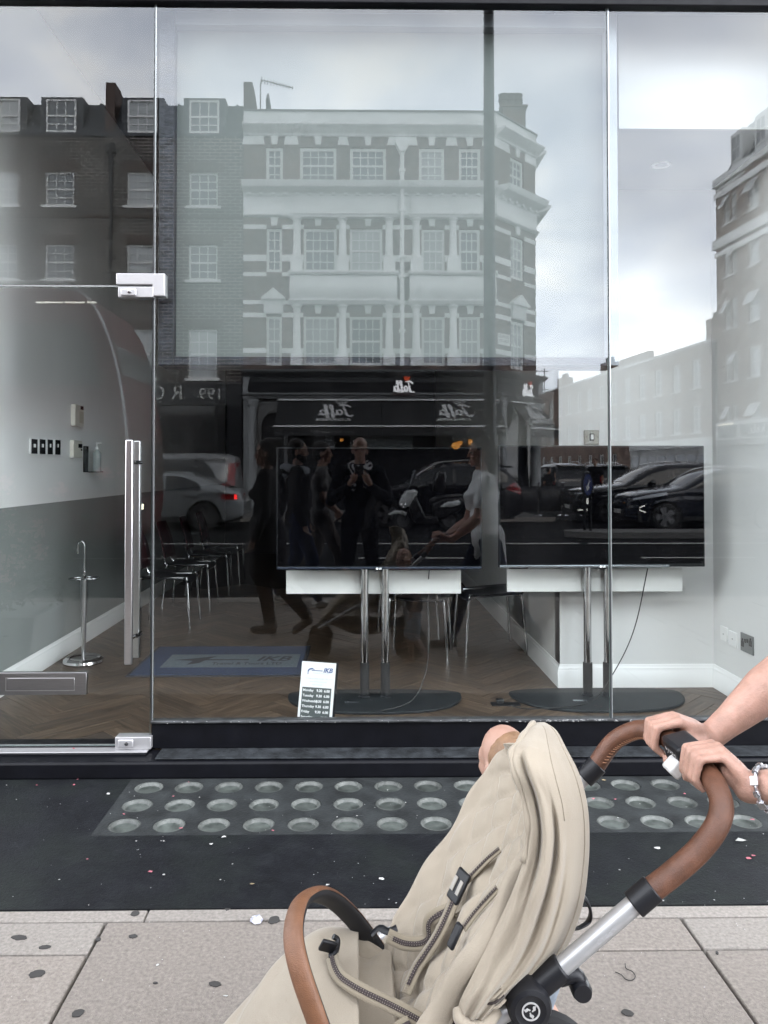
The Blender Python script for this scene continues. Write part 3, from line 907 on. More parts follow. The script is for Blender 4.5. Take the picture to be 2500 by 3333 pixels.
tvB = tv_set("black flat television in front of the white alcove wall", "chrome twin pole stand under the television by the white alcove",
             (a.x + b.x) / 2, yt + 0.01, a.z, b.z, (b.x - a.x) / 2, rad(1.2), tv_lip, (1912, 1977),
             (P(1650, 1890, DIST + yt + .14).x, P(2222, 1890, DIST + yt + .14).x, P(1900, 1926, DIST + yt + .14).z, P(1900, 1852, DIST + yt + .14).z), 0.0)

def cable(label, pts, r=0.0035):
    bm = NB(); tube(bm, smooth_path(pts, 8), r, 8)
    return tag(obj("cable", bm, cable_m), label, "cable")
dp = DIST + yt
cable("thin black cable hanging behind the television nearer the door", [P(1398, 1845, dp + .06), P(1393, 1940, dp + .2), P(1396, 2080, dp + .16), P(1385, 2190, dp), P(1340, 2280, dp - .12), Vector((P(1240, 2300, dp - .2).x, yt - .2, ZF + .022))])
cable("thin black cable trailing from the alcove television to the floor box", [P(2108, 1850, dp + .06), P(2075, 2010, dp + .1), P(2040, 2110, dp + .1), P(1985, 2210, dp + .06), Vector((P(1940, 2270, dp).x, yt + .02, ZF + .02)), Vector((P(1870, 2290, dp - .1).x, yt - .12, ZF + .022)), Vector((P(1720, 2297, dp - .14).x, yt - .17, ZF + .022)), Vector((P(1660, 2292, dp - .1).x, yt - .14, ZF + .03))])
# floor socket
p = G(1645, 2293, ZF)
fs = thing("floor_socket", "flush floor socket box with a plugged black cable near the window", "floor socket", (p.x, p.y, ZF))
bm = NB(); box(bm, p.x - .085, p.x + .085, p.y - .035, p.y + .035, ZF, ZF + .006); obj("plate", bm, tv_edge, fs, bevel=0.002)
bm = NB(); box(bm, p.x - .055, p.x - .01, p.y - .022, p.y + .022, ZF + .0065, ZF + .035); obj("plug", bm, cable_m, fs, bevel=0.006)

# ------------------------------------------------------------------ opening hours board leaning inside the glass
c = [P(962, 2332, DIST + .06), P(1075, 2332, DIST + .06), P(1100, 2168, DIST + .10), P(990, 2152, DIST + .10)]
hs = thing("opening_hours_board", "small white and black opening hours board leaning inside the window", "sign", (c[0].x, .08, ZS))
o_ = (c[0] + c[1]) / 2
ex_ = (c[1] - c[0]).normalized()
ex_ = ((c[1] - c[0]) + (c[2] - c[3])).normalized()
ez_ = ((c[3] - c[0]) + (c[2] - c[1])); ez_ = (ez_ - ex_ * ez_.dot(ex_)).normalized()
en_ = ex_.cross(ez_)         # points away from the street
sx, sz = 0.5 * ((c[1] - c[0]).length + (c[2] - c[3]).length), (c[3] - c[0]).length
mid = (c[0] + c[1] + c[2] + c[3]) / 4
def sm(x, z, d=0.0):   # sign coordinates: x right, z up from the middle, d towards the street
    return Matrix.Translation(mid + ex_ * x + ez_ * z + en_ * d) @ Matrix(((ex_.x, ez_.x, en_.x, 0), (ex_.y, ez_.y, en_.y, 0), (ex_.z, ez_.z, en_.z, 0), (0, 0, 0, 1)))
sign_w = M("sign_white", (0.66, 0.66, 0.66), 0.5); sign_k = M("sign_charcoal", (0.055, 0.065, 0.065), 0.5)
sign_b = M("sign_blue", (0.075, 0.11, 0.24), 0.5); sign_g = M("sign_grey_print", (0.42, 0.44, 0.47), 0.5)
def spl(name, x0, x1, z0, z1, d, th, m):
    bm = NB(); box(bm, x0, x1, z0, z1, -th, 0, mx=sm(0, 0, d)); return obj(name, bm, m, hs)
spl("backing_board", -sx / 2 + 0.005, sx / 2 + 0.012, -sz / 2 - 0.003, sz / 2 + 0.004, -0.0015, 0.004, tv_edge)
spl("face", -sx / 2, sx / 2, -sz / 2, sz / 2, 0.0, 0.001, sign_w)
spl("hours_panel", -sx / 2 + 0.012, sx / 2 - 0.014, -sz / 2 - 0.001, sz * 0.04, 0.0006, 0.0004, sign_k)
text("lettering", "IKB", 0.031, sm(sx * 0.27, sz * 0.355, 0.0008), sign_b, hs, shear=0.25, ext=0.0002, bold=0.001)
text("lettering", "Travel & Tours LTD", 0.0095, sm(sx * 0.08, sz * 0.30, 0.0008), sign_g, hs, ext=0.0002)
spl("logo_bar", -sx * 0.20, sx * 0.12, sz * 0.338, sz * 0.352, 0.0008, 0.0003, sign_b)
bm = NB(); tube(bm, smooth_path([sm(-sx * .30, sz * .27) @ Vector(), sm(-sx * .29, sz * .345) @ Vector(), sm(-sx * .20, sz * .375) @ Vector(), sm(-sx * .12, sz * .36) @ Vector()], 5), [0.002] * 4 + [0.0035] * 8 + [0.002] * 4, 6); obj("logo_arrow", bm, sign_b, hs)
text("lettering", "159 Edgware Road, London, W2 1DW", 0.0088, sm(0.004, sz * 0.20, 0.0008), sign_g, hs, ext=0.0002)
text("lettering", "www.theikbtravels.com", 0.0088, sm(0.002, sz * 0.145, 0.0008), sign_g, hs, ext=0.0002)
text("lettering", "0207 724 8422", 0.0088, sm(0, sz * 0.09, 0.0008), sign_g, hs, ext=0.0002)
for k, dname in enumerate(("Monday", "Tuesday", "Wednesday", "Thursday", "Friday", "Saturday")):
    zz = sz * (-0.015 - 0.095 * k)
    text("lettering", dname, 0.0165, sm(-sx / 2 + 0.016, zz, 0.0008), sign_w, hs, ext=0.0002, align='LEFT', bold=0.0004)
    text("lettering", "9.30  6.00" if k < 5 else "11.00", 0.0165, sm(sx / 2 - 0.022, zz, 0.0008), sign_w, hs, ext=0.0002, align='RIGHT', bold=0.0006)

# ------------------------------------------------------------------ door mat
a, b, c_, d_ = G(411, 2212, ZF), G(987, 2196, ZF), G(1013, 2102, ZF), G(502, 2110, ZF)
mat_t = thing("door_mat", "large blue door mat with a pale logo panel on the wooden floor", "door mat", ((a.x + c_.x) / 2, (a.y + c_.y) / 2, ZF))
x0, x1, y0, y1 = (a.x + d_.x) / 2, (b.x + c_.x) / 2, (a.y + b.y) / 2, (c_.y + d_.y) / 2
matblue = M("mat_blue", (0.013, 0.033, 0.085), 0.95, var=0.25, scale=40, bump=0.5, bscale=300)
matgrey = M("mat_grey", (0.11, 0.14, 0.165), 0.95, var=0.2, scale=40, bump=0.5, bscale=300)
matdark = M("mat_border", (0.02, 0.022, 0.03), 0.8)
bm = NB(); box(bm, x0, x1, y0, y1, ZF + .001, ZF + .007); obj("border", bm, matdark, mat_t, bevel=0.002)
bm = NB(); box(bm, x0 + .025, x1 - .025, y0 + .025, y1 - .025, ZF + .006, ZF + .011); obj("pile", bm, matblue, mat_t)
lx0, lx1, ly0, ly1 = G(522, 2176, ZF).x, G(970, 2163, ZF).x, G(500, 2178, ZF).y, G(560, 2136, ZF).y
bm = NB(); box(bm, lx0, lx1, ly0, ly1, ZF + .0105, ZF + .0125); obj("logo_panel", bm, matgrey, mat_t)
def onmat(x, y): return Matrix.Translation((x, y, ZF + .0128))
lw, lh = lx1 - lx0, ly1 - ly0
text("lettering", "IKB", lh * .50, onmat(lx0 + lw * .80, ly0 + lh * .62), matdark, mat_t, shear=.3, ext=.0004, bold=.004, width=lw * .26)
text("lettering", "Travel & Tours LTD", lh * .26, onmat(lx0 + lw * .62, ly0 + lh * .26), matdark, mat_t, ext=.0004, width=lw * .52, bold=.001)
bm = NB(); box(bm, lx0 + lw * .24, lx0 + lw * .62, ly0 + lh * .52, ly0 + lh * .60, ZF + .0124, ZF + .013)
prism(bm, [(lx0 + lw * .05, ly0 + lh * .55), (lx0 + lw * .22, ly0 + lh * .70), (lx0 + lw * .36, ly0 + lh * .86), (lx0 + lw * .30, ly0 + lh * .58), (lx0 + lw * .26, ly0 + lh * .30), (lx0 + lw * .18, ly0 + lh * .18), (lx0 + lw * .20, ly0 + lh * .48)], ZF + .0124, ZF + .0131, 'z')
obj("logo_arrow", bm, matdark, mat_t)

# ------------------------------------------------------------------ umbrella stand
p = G(272, 2158, ZF)
us = thing("umbrella_stand", "chrome umbrella stand with hooked handle and curled arms by the skirting", "umbrella stand", (p.x, p.y, ZF))
T = Matrix.Translation((p.x, p.y, ZF))
dS = p.y + DIST
k_ = dS / FOC
bm = NB(); lathe(bm, [(0, .004), (.137, .004), (.142, .014), (.138, .03), (.118, .045), (.100, .042), (.092, .034), (.03, .030), (0, .030)], 40, T); obj("base", bm, chrome, us)
zc = (2158 - 1888) * k_
bm = NB(); lathe(bm, [(.012, .028), (.014, .032), (.0245, zc), (.0, zc + .004)], 20, T); obj("stem", bm, steel, us)
bm = NB(); lathe(bm, [(0, zc), (.016, zc + .004), (.017, zc + .012), (.011, zc + .02), (.016, zc + .036), (.014, zc + .058), (.009, zc + .062), (.008, zc + .11), (0, zc + .11)], 20, T); obj("collar", bm, chrome, us)
zt = (2158 - 1766) * k_ + .0
bm = NB(); tube(bm, [T @ Vector(q) for q in smooth_path([(0, 0, zc + .05), (0.002, 0, zt - .06), (-.002, 0, zt - .022), (-.016, 0, zt - .004), (-.034, 0, zt - .006), (-.046, 0, zt - .03), (-.048, 0, zt - .09)], 6)], .0068, 12); obj("hook", bm, chrome, us)
for s in (1, -1):
    pts = []
    for i in range(22):
        a = rad(-70 + i * 13.5)
        pts.append(T @ Vector((s * (.075 + .072 * math.cos(a - PI * .55) - .04), s * .055 * math.sin(a - PI * .55), zc + .004 + .002 * s)))
    bm = NB(); tube(bm, pts, .0062, 10); obj("curled_arm", bm, chrome, us)

# ------------------------------------------------------------------ wall things on the left wall
cream = M("cream_plastic", (0.66, 0.64, 0.57), 0.45); blackg = M("black_gloss", (0.012, 0.012, 0.013), 0.12)
whitep = M("white_plastic", (0.78, 0.78, 0.77), 0.35)
def wl_(u, v):        # point on the left wall
    d = (XW - 0.0) / 1.0
    r = ray(u, v); t = XW / r.x
    return Vector((XW, -DIST + r.y * t, CAMH + r.z * t))
def wallbox2(name, u0, u1, v0, v1, th, m, parent, bev=.002, off=0.0):
    a, b = wl_(u0, v1), wl_(u1, v0); zc_ = (v0 + v1) / 2
    za, zb_ = wl_((u0 + u1) / 2, v1).z, wl_((u0 + u1) / 2, v0).z
    bm = NB(); box(bm, XW + off, XW + off + th, a.y, b.y, za, zb_); return obj(name, bm, m, parent, bevel=bev)
for k, (u0, u1, pos) in enumerate(((96, 117, "first of four in the row, farthest from the door handle"), (123, 143, "second of four in the row on the left wall"), (149, 167, "third of four in the row on the left wall"), (174, 192, "fourth of four in the row, nearest the thermostat"))):
    a = wl_((u0 + u1) / 2, 1452)
    t = thing("light_switch", "black framed white wall switch, " + pos, "light switch", tuple(a), 0, "row of black wall switches")
    wallbox2("plate", u0 - 1, u1, 1429 + k, 1477 + k, .008, whitep, t)
    wallbox2("insert", u0 + 2, u1 + .5, 1429 + k, 1477 + k, .003, blackg, t, .001, .0085)
    wallbox2("toggle", u0 + 8, u1 - 8, 1445, 1456, .006, whitep, t, .001, .012)
a = wl_(243, 1350)
t = thing("door_entry_unit", "tall cream wall unit with a small dark window above the thermostat", "entry unit", tuple(a))
wallbox2("body", 230, 259, 1318, 1388, .035, cream, t, .006)
wallbox2("display", 247, 256, 1322, 1334, .003, blackg, t, .0005, .036)
wallbox2("card", 243, 257, 1340, 1378, .002, M("buff_card", (.5, .47, .38), .6), t, .0005, .036)
a = wl_(242, 1462)
t = thing("thermostat", "small cream thermostat with dark display above the dado line", "thermostat", tuple(a))
wallbox2("body", 227, 256, 1434, 1490, .03, cream, t, .004)
wallbox2("display", 242, 255, 1445, 1458, .002, blackg, t, .0005, .031)
wallbox2("button", 250, 254, 1462, 1467, .004, blackg, t, .0005, .031)
a = wl_(290, 1490)
t = thing("sanitiser_holder", "black wall bracket holding the clear pump bottle", "bracket", tuple(a))
wallbox2("back_plate", 270, 284, 1452, 1537, .012, blackg, t, .002)
b0 = wl_(288, 1533); yb_ = b0.y + .02
bm = NB(); box(bm, XW, XW + .10, yb_ - .045, yb_ + .045, b0.z - .012, b0.z - .004); obj("shelf", bm, blackg, t, bevel=.002)
bt = thing("sanitiser_bottle", "clear pump bottle of hand gel in the black wall bracket", "bottle", (XW + .06, yb_, b0.z))
T = Matrix.Translation((XW + .062, yb_, b0.z - .003)); kz = (b0.y + DIST) / FOC
bm = NB(); lathe(bm, [(0, 0), (.03, 0), (.033, .004), (.033, .135), (.03, .155), (.014, .172), (.013, .18), (0, .18)], 24, T); obj("bottle_body", bm, M("clear_gel", (.34, .38, .38), .08, spec=.8), bt)
bm = NB(); lathe(bm, [(.015, .18), (.015, .196), (.006, .198), (.005, .228), (0, .228)], 16, T); obj("pump", bm, whitep, bt)
bm = NB(); box(bm, -.006, .04, -.012, .012, .226, .236, mx=T); obj("nozzle", bm, whitep, bt, bevel=.003)

# ------------------------------------------------------------------ alcove sockets and switch
bm_ = M("brass_grey_plate", (0.20, 0.20, 0.18), .3, .7)
a, b = P(1902, 1447, DIST + YB - .01), P(1950, 1400, DIST + YB - .01)
t = thing("rocker_switch", "grey metal switch plate with a white rocker above the alcove television", "light switch", ((a.x + b.x) / 2, YB, a.z))
bm = NB(); box(bm, a.x, b.x, YB - .008, YB, a.z, b.z); obj("plate", bm, bm_, t, bevel=.002)
xm, zm = (a.x + b.x) / 2 + .002, (a.z + b.z) / 2 + .002
bm = NB(); box(bm, xm - .014, xm + .014, YB - .010, YB - .0082, zm - .022, zm + .022); obj("surround", bm, blackg, t)
bm = NB(); box(bm, xm - .010, xm + .010, YB - .015, YB - .0102, zm - .017, zm + .017); obj("rocker", bm, whitep, t, bevel=.003)
for s in (-.035, .035):
    bm = NB(); lathe(bm, [(0, 0), (.003, 0), (.003, .0015), (0, .0015)], 10, Matrix.Translation((xm + s, YB - .0082, zm)) @ Matrix.Rotation(PI / 2, 4, 'X')); obj("screw", bm, chrome, t)
def wr_(u, v):
    r = ray(u, v); q = XR / r.x
    return Vector((XR, -DIST + r.y * q, CAMH + r.z * q))
def rbox(name, u0, u1, v0, v1, th, m, parent, off=0.0, bev=.002):
    a, b = wr_(u0, (v0 + v1) / 2), wr_(u1, (v0 + v1) / 2); za, zb_ = wr_((u0 + u1) / 2, v1).z, wr_((u0 + u1) / 2, v0).z
    bm = NB(); box(bm, XR - off - th, XR - off, min(a.y, b.y), max(a.y, b.y), za, zb_); return obj(name, bm, m, parent, bevel=bev)
for (u0, u1, v0, v1, lb) in ((2349, 2371, 2040, 2086, "white blank wall plate, the one nearer the alcove corner"), (2377, 2402, 2056, 2105, "white blank wall plate beside the grey double socket")):
    t = thing("blank_plate", lb, "wall plate", tuple(wr_((u0 + u1) / 2, (v0 + v1) / 2)), 0, "plates low on the alcove side wall")
    rbox("plate", u0, u1, v0, v1, .01, whitep, t, 0, .003)
    rbox("screw", (u0 + u1) / 2 - 1.2, (u0 + u1) / 2 + 1.2, v0 + 22, v0 + 25, .002, bm_, t, .0105, 0)
t = thing("double_socket", "dark grey double power socket low on the alcove side wall", "socket", tuple(wr_(2435, 2095)))
rbox("plate", 2415, 2455, 2065, 2125, .009, M("socket_grey", (.19, .20, .20), .35, .6), t, 0, .002)
for (u0, u1) in ((2418, 2426), (2444, 2452)):
    rbox("pin_plate", u0, u1, 2086, 2104, .002, blackg, t, .0095, 0); rbox("pin_hole", (u0 + u1) / 2 - 1.5, (u0 + u1) / 2 + 1.5, 2078, 2085, .002, blackg, t, .0095, 0)
for (u0, u1) in ((2429, 2433), (2436, 2440)):
    rbox("rocker", u0, u1, 2080, 2092, .003, blackg, t, .0095, .0005)
t = thing("paper_notice_inside", "small cream tag fixed to the glass beside the long door handle", "tag", tuple(P(465, 1649, DIST + .015)))
a, b = P(461, 1658, DIST), P(468, 1640, DIST)
bm = NB(); box(bm, a.x, b.x, -.003, -.0005, a.z, b.z); obj("sticker", bm, M("cream_tag", (.75, .72, .5), .5), t)

# ------------------------------------------------------------------ waiting chairs
seat_k = M("black_seat", (.010, .010, .012), .35); seat_r = M("dark_red_back", (.035, .003, .006), .5)
def chair(label, loc, rz, group, back=seat_k):
    """front towards local +x"""
    t = thing("chair", label, "chair", (0, 0, 0), 0, group)
    bm = NB()
    rows = []
    for i in range(9):
        x = -.20 + .42 * i / 8
        z = .455 + .012 * math.cos(i / 8 * PI) - (.02 if i == 8 else 0)
        rows.append([Vector((x, y, z - .018 * math.cos(y / .22 * PI / 2))) for y in (-.22, -.15, -.07, 0, .07, .15, .22)])
    grid_faces(bm, rows)
    s = obj("seat", bm, seat_k, t, 180); m = s.modifiers.new("thick", 'SOLIDIFY'); m.thickness = .014
    bm = NB()
    rows = []
    for i in range(7):
        z = .50 + .36 * i / 6
        rows.append([Vector((-.22 - .09 * (i / 6) ** 1.3 - .03 * math.cos(y / .21 * PI / 2), y * (1 - .25 * max(0, i - 4) / 2), z)) for y in (-.21, -.14, -.07, 0, .07, .14, .21)])
    grid_faces(bm, rows)
    s = obj("backrest", bm, back, t, 180); m = s.modifiers.new("thick", 'SOLIDIFY'); m.thickness = .014
    for sy in (-1, 1):
        for sx in (-1, 1):
            bm = NB(); tube(bm, smooth_path([(.17 * sx, .15 * sy, .440), (.19 * sx, .185 * sy, .438), (.205 * sx, .20 * sy, .41), (.235 * sx, .225 * sy, .0)], 5), .0105, 10); obj("leg", bm, chrome, t)
        bm = NB(); tube(bm, [(-.17, .15 * sy, .44), (.17, .15 * sy, .44)], .009, 8); obj("rail", bm, chrome, t)
        bm = NB(); tube(bm, smooth_path([(-.17, .15 * sy, .44), (-.23, .15 * sy, .46), (-.26, .15 * sy, .62)], 5), .009, 8); obj("back_stay", bm, chrome, t)
    t.location = loc; t.rotation_euler = (0, 0, rz)
    return t
gl = "chairs waiting along the left wall"
ch0 = chair("black chair with chrome legs in front of the row, nearest the mat", (0, 0, 0), 0, gl)
def place(lb, x, y, rz, g, back=None):
    c = copy_tree(ch0); c.location = (x, y, ZF); c.rotation_euler = (0, 0, rz); c["label"] = lb; c["group"] = g
    if back:
        for k in kids(c):
            if k.name.startswith("backrest"):
                k.data = k.data.copy(); k.data.materials[0] = back
    return c
ch0.location = (-1.69, 3.14, ZF)
for k in kids(ch0):
    if k.name.startswith("backrest"): k.data = k.data.copy(); k.data.materials[0] = seat_r
place("black chair with chrome legs, second back from the mat", -1.69, 4.05, 0, gl, seat_r)
place("black chair with chrome legs, third back from the mat", -1.66, 4.88, rad(4), gl)
place("black chair with chrome legs at the dark far end of the row", -1.66, 5.75, 0, gl)
gr = "chairs behind the televisions"
place("black chair behind the middle television with a bright front leg", 0.46, 1.98, rad(80), gr)
place("black chair behind the shelf of the middle television, farther in", 0.42, 2.75, rad(95), gr)
place("black chair pushed against the white partition wall", 1.02, 2.2, rad(185), gr)
# ================================================================== the street behind the photographer (seen mirrored in the glass)
road_m = M("road_asphalt", (0.011, 0.0115, 0.0125), 0.9, spec=.06, var=0.35, scale=3, bump=0.4, bscale=120)
fpave_m = M("far_pavement", (0.12, 0.117, 0.113), 0.85, var=0.15, scale=4)
paint_w = M("road_paint", (0.62, 0.62, 0.60), 0.7, var=0.2, scale=9)
YFAC = DIST - 27.0
YK2 = DIST - 22.9
bm = NB(); box(bm, -120, 120, -140, -4.96, -0.9, -0.11); struct("road", bm, road_m)
bm = NB(); box(bm, -90, 5.6, -60, YK2, -0.5, 0.0); box(bm, 20.2, 60, -120, YK2, -0.5, 0.0)
fp = struct("far_pavement", bm, fpave_m)
for k in range(38):
    x0 = -28 + 0.915 * k
    if x0 > 5: break
    bm = NB(); box(bm, x0 + .004, x0 + .911, YK2, YK2 + .14, -.4, .012); obj("kerb_stone", bm, slab_b, fp)
bm = NB(); box(bm, -120, 120, 0.3, 60, -0.9, -0.06); struct("ground", bm, fpave_m)
bm = NB()
yl = DIST - 16.1
for x0, x1 in ((-60, -7.0), (-6.6, 0.2), (0.25, 4.62), (4.84, 13.5), (14, 60)):
    box(bm, x0, x1, yl - .06, yl + .06, -0.1095, -0.105)
for k in range(14):
    box(bm, -30 + 5 * k, -28 + 5 * k, -9.75, -9.65, -0.1095, -0.105)
o = obj("road_line", bm, paint_w); tag(o, kind="structure")
# traffic island with kerb
bm = NB()
yi0, yi1 = DIST - 18.2, DIST - 17.2
pts = [(4.75, (yi0 + yi1) / 2), (4.85, yi0 + .2), (5.3, yi0), (24, yi0), (24, yi1), (5.6, yi1), (4.95, yi1 - .15)]
prism(bm, pts, -0.11, 0.03, 'z'); struct("traffic_island", bm, fpave_m)

def facet(ox, oy, ang): return Matrix.Translation((ox, oy, 0)) @ Matrix.Rotation(ang, 4, 'Z')

def holed_wall(name, parent, FM, x0, x1, z0, z1, holes, mat, depth=0.13, y=0.0):
    """brick skin with real openings; holes are (x0, x1, z0, z1)"""
    bm = NB()
    xs = sorted({x0, x1, *[c for h in holes for c in h[:2] if x0 < c < x1]}); zs = sorted({z0, z1, *[c for h in holes for c in h[2:] if z0 < c < z1]})
    V = {}
    def vt(x, z, yy=y):
        k = (round(x, 4), round(z, 4), round(yy, 4))
        if k not in V: V[k] = bm.verts.new(FM @ Vector((x, yy, z)))
        return V[k]
    for a, b in zip(xs[:-1], xs[1:]):
        for c, d in zip(zs[:-1], zs[1:]):
            mx_, mz_ = (a + b) / 2, (c + d) / 2
            if any(h[0] < mx_ < h[1] and h[2] < mz_ < h[3] for h in holes): continue
            bm.faces.new([vt(a, c), vt(b, c), vt(b, d), vt(a, d)][::-1])
    for h in holes:
        c = [(h[0], h[2]), (h[1], h[2]), (h[1], h[3]), (h[0], h[3])]
        for i in range(4):
            p, q = c[i], c[(i + 1) % 4]
            try: bm.faces.new([bm.verts.new(FM @ Vector((p[0], y, p[1]))), bm.verts.new(FM @ Vector((q[0], y, q[1]))), bm.verts.new(FM @ Vector((q[0], y - depth, q[1]))), bm.verts.new(FM @ Vector((p[0], y - depth, p[1])))])
            except ValueError: pass
    me = bpy.data.meshes.new(name); bm.to_mesh(me); bm.free(); me.materials.append(mat)
    return obj_me(name, me, parent)

frame_white = M("sash_white", (0.72, 0.72, 0.70), 0.5)
pane_dark = M("window_pane_dark", (0.085, 0.10, 0.108), 0.06, spec=0.9)
pane_blind = M("window_pane_blind", (0.34, 0.36, 0.36), 0.15, spec=0.8, var=0.12, scale=1.5)
def sash(parent, FM, x0, x1, z0, z1, nx=3, nt=2, nb=2, y=-0.10, sill=True, mat=None, fr=0.055, pm=None, mid=0.5, open_up=0.0):
    w = NB()
    m_ = mat or frame_white
    box(w, x0, x0 + fr, y - .05, y + .03, z0, z1, mx=FM); box(w, x1 - fr, x1, y - .05, y + .03, z0, z1, mx=FM)
    box(w, x0 + fr, x1 - fr, y - .05, y + .03, z1 - fr, z1, mx=FM); box(w, x0 + fr, x1 - fr, y - .05, y + .03, z0, z0 + fr * 1.3, mx=FM)
    zm = z0 + (z1 - z0) * mid
    box(w, x0 + fr, x1 - fr, y - .045, y + .025, zm - .03, zm + .03, mx=FM)
    b = .014
    for k in range(1, nx):
        xm = x0 + fr + (x1 - x0 - 2 * fr) * k / nx
        box(w, xm - b, xm + b, y - .03, y + .012, z0 + fr * 1.3, zm - .03, mx=FM); box(w, xm - b, xm + b, y - .03, y + .015, zm + .03, z1 - fr, mx=FM)
    for k in range(1, nb):
        zz = z0 + (zm - z0) * k / nb; box(w, x0 + fr, x1 - fr, y - .031, y + .010, zz - b, zz + b, mx=FM)
    for k in range(1, nt):
        zz = zm + (z1 - zm) * k / nt; box(w, x0 + fr, x1 - fr, y - .031, y + .013, zz - b, zz + b, mx=FM)
    o = obj("window", w, m_, parent, angle=30)
    g_ = NB(); box(g_, x0 + .02, x1 - .02, y - .028, y - .02, z0 + .02, z1 - .02, mx=FM)
    obj("pane", g_, pm or (pane_blind if random.random() < .42 else pane_dark), o, angle=0)
    if sill:
        s = NB(); box(s, x0 - .12, x1 + .12, y - .02, .10, z0 - .10, z0 - .003, mx=FM); obj("sill", s, m_, o, bevel=.01)
    return o

def fbx(name, parent, FM, x0, x1, y0, y1, z0, z1, mat, bevel=0.0):
    bm = NB(); box(bm, x0, x1, y0, y1, z0, z1, mx=FM); return obj(name, bm, mat, parent, bevel=bevel)
def moulding(name, parent, FM, x0, x1, prof, mat):
    """profile of (outward, z) run along the facade"""
    bm = NB(); prism(bm, prof, x0, x1, 'x', mx=FM); return obj(name, bm, mat, parent, angle=25)

DV = 27.0
X = lambda u: fx(u, DV)
Z = lambda v: fz(v, DV)
stone = M("painted_stone", (0.80, 0.81, 0.79), 0.7, var=0.10, scale=1.4)
stone2 = M("painted_render", (0.68, 0.69, 0.675), 0.7, var=0.10, scale=1.2)
redbrick = brick_mat("red_brick", (0.125, 0.082, 0.068), (0.15, 0.10, 0.082), (0.18, 0.15, 0.13), ms=0.010)
darkbrick = brick_mat("dark_brick", (0.024, 0.020, 0.019), (0.044, 0.035, 0.032), (0.34, 0.325, 0.305), bw=0.36, bh=0.12, ms=0.015)
archbrick = M("rubbed_brick", (0.075, 0.052, 0.044), 0.9, var=0.2, scale=10)
slate = M("slate_hanging", (0.042, 0.046, 0.052), 0.55, var=0.3, scale=5, stretch=(1, 1, 4))
shop_black = M("shopfront_black", (0.008, 0.0085, 0.011), 0.4, spec=.3)

# ------------------------------------------------------------------ the dark brick terrace
tb = thing("brick_terrace", "dark brick terrace with slate mansard and white sash windows mirrored at the door side", "building", (X(400), YFAC, 0))
FM = facet(0, YFAC, 0)
xl, xr = -21.0, X(789)
cols = [X(u) for u in (-690, -470, -230, 10, 193, 458, 660)]
hw = 0.50
rowsz = [(Z(668), Z(558)), (Z(910), Z(795)), (Z(1232), Z(1072))]
holes = [(c - hw, c + hw, z0, z1) for c in cols for z0, z1 in rowsz]
holed_wall("wall", tb, FM, xl, xr, Z(1248), Z(436), holes, darkbrick, 0.14)
for c in cols:
    for k, (z0, z1) in enumerate(rowsz):
        sash(tb, FM, c - hw, c + hw, z0, z1, 3, 2, 2 if k < 2 else 1, pm=None)
        # gauged arch of separate rubbed bricks
        if c > X(-20):
            for q in range(11):
                t = (q - 5) / 5.0
                bm = NB(); x_ = c + t * (hw + .10); tilt = t * .22
                A = Matrix.Translation((x_, 0.004, z1 + (.02 if k else .06 * (1 - t * t)))) @ Matrix.Rotation(tilt, 4, 'Y')
                box(bm, -.052, .052, -.02, .008, 0, .34, mx=FM @ A); obj("brick", bm, archbrick, tb)
fbx("string_course", tb, FM, xl, xr, 0.001, 0.06, Z(708), Z(702), archbrick)
fbx("string_course", tb, FM, xl, xr, 0.001, 0.05, Z(985), Z(979), archbrick)
bm = NB(); prism(bm, [(-.02, Z(436)), (.06, Z(440)), (.06, Z(430)), (-.05, Z(428)), (-.85, Z(300)), (-1.1, Z(292)), (-8.5, Z(292)), (-8.5, Z(440))], xl, xr, 'x', mx=FM)
obj("mansard_roof", bm, slate, tb, angle=20)
for k in range(24):
    x_ = xl + (xr - xl) * (k + .5) / 24
    bm = NB(); tube(bm, [FM @ Vector((x_, -1.1, Z(292) + .02)), FM @ Vector((x_, -.9, Z(299) + .03))], .05, 6); obj("roof_roll", bm, slate, tb)
for c in cols:
    z0, z1 = Z(430), Z(316)
    fbx("dormer", tb, FM, c - .74, c + .74, -1.2, -.16, z0 - .15, z1 + .12, slate)
    sash(tb, FM, c - .52, c + .52, z0 + .06, z1, 3, 1, 2, y=-.10, sill=False)
for u0, u1, ztop in ((336, 366, 255), (788, 816, 250)):
    bm = NB(); prism(bm, [(-.1, Z(420)), (-.15, Z(ztop)), (-.75, Z(ztop)), (-2.0, Z(290)), (-2.0, Z(420))], X(u0), X(u1), 'x', mx=FM); obj("party_wall", bm, archbrick, tb)
bm = NB(); tube(bm, [FM @ Vector((X(362), .10, z)) for z in (Z(1248), Z(800), Z(480))], .07, 10); obj("downpipe", bm, shop_black, tb)
bm = NB(); box(bm, X(362) - .18, X(362) + .18, .01, .26, Z(500), Z(470), mx=FM); obj("hopper", bm, shop_black, tb, bevel=.03)
fbx("body", tb, FM, xl, xr, -8.4, -.16, 0, Z(440), shop_black)
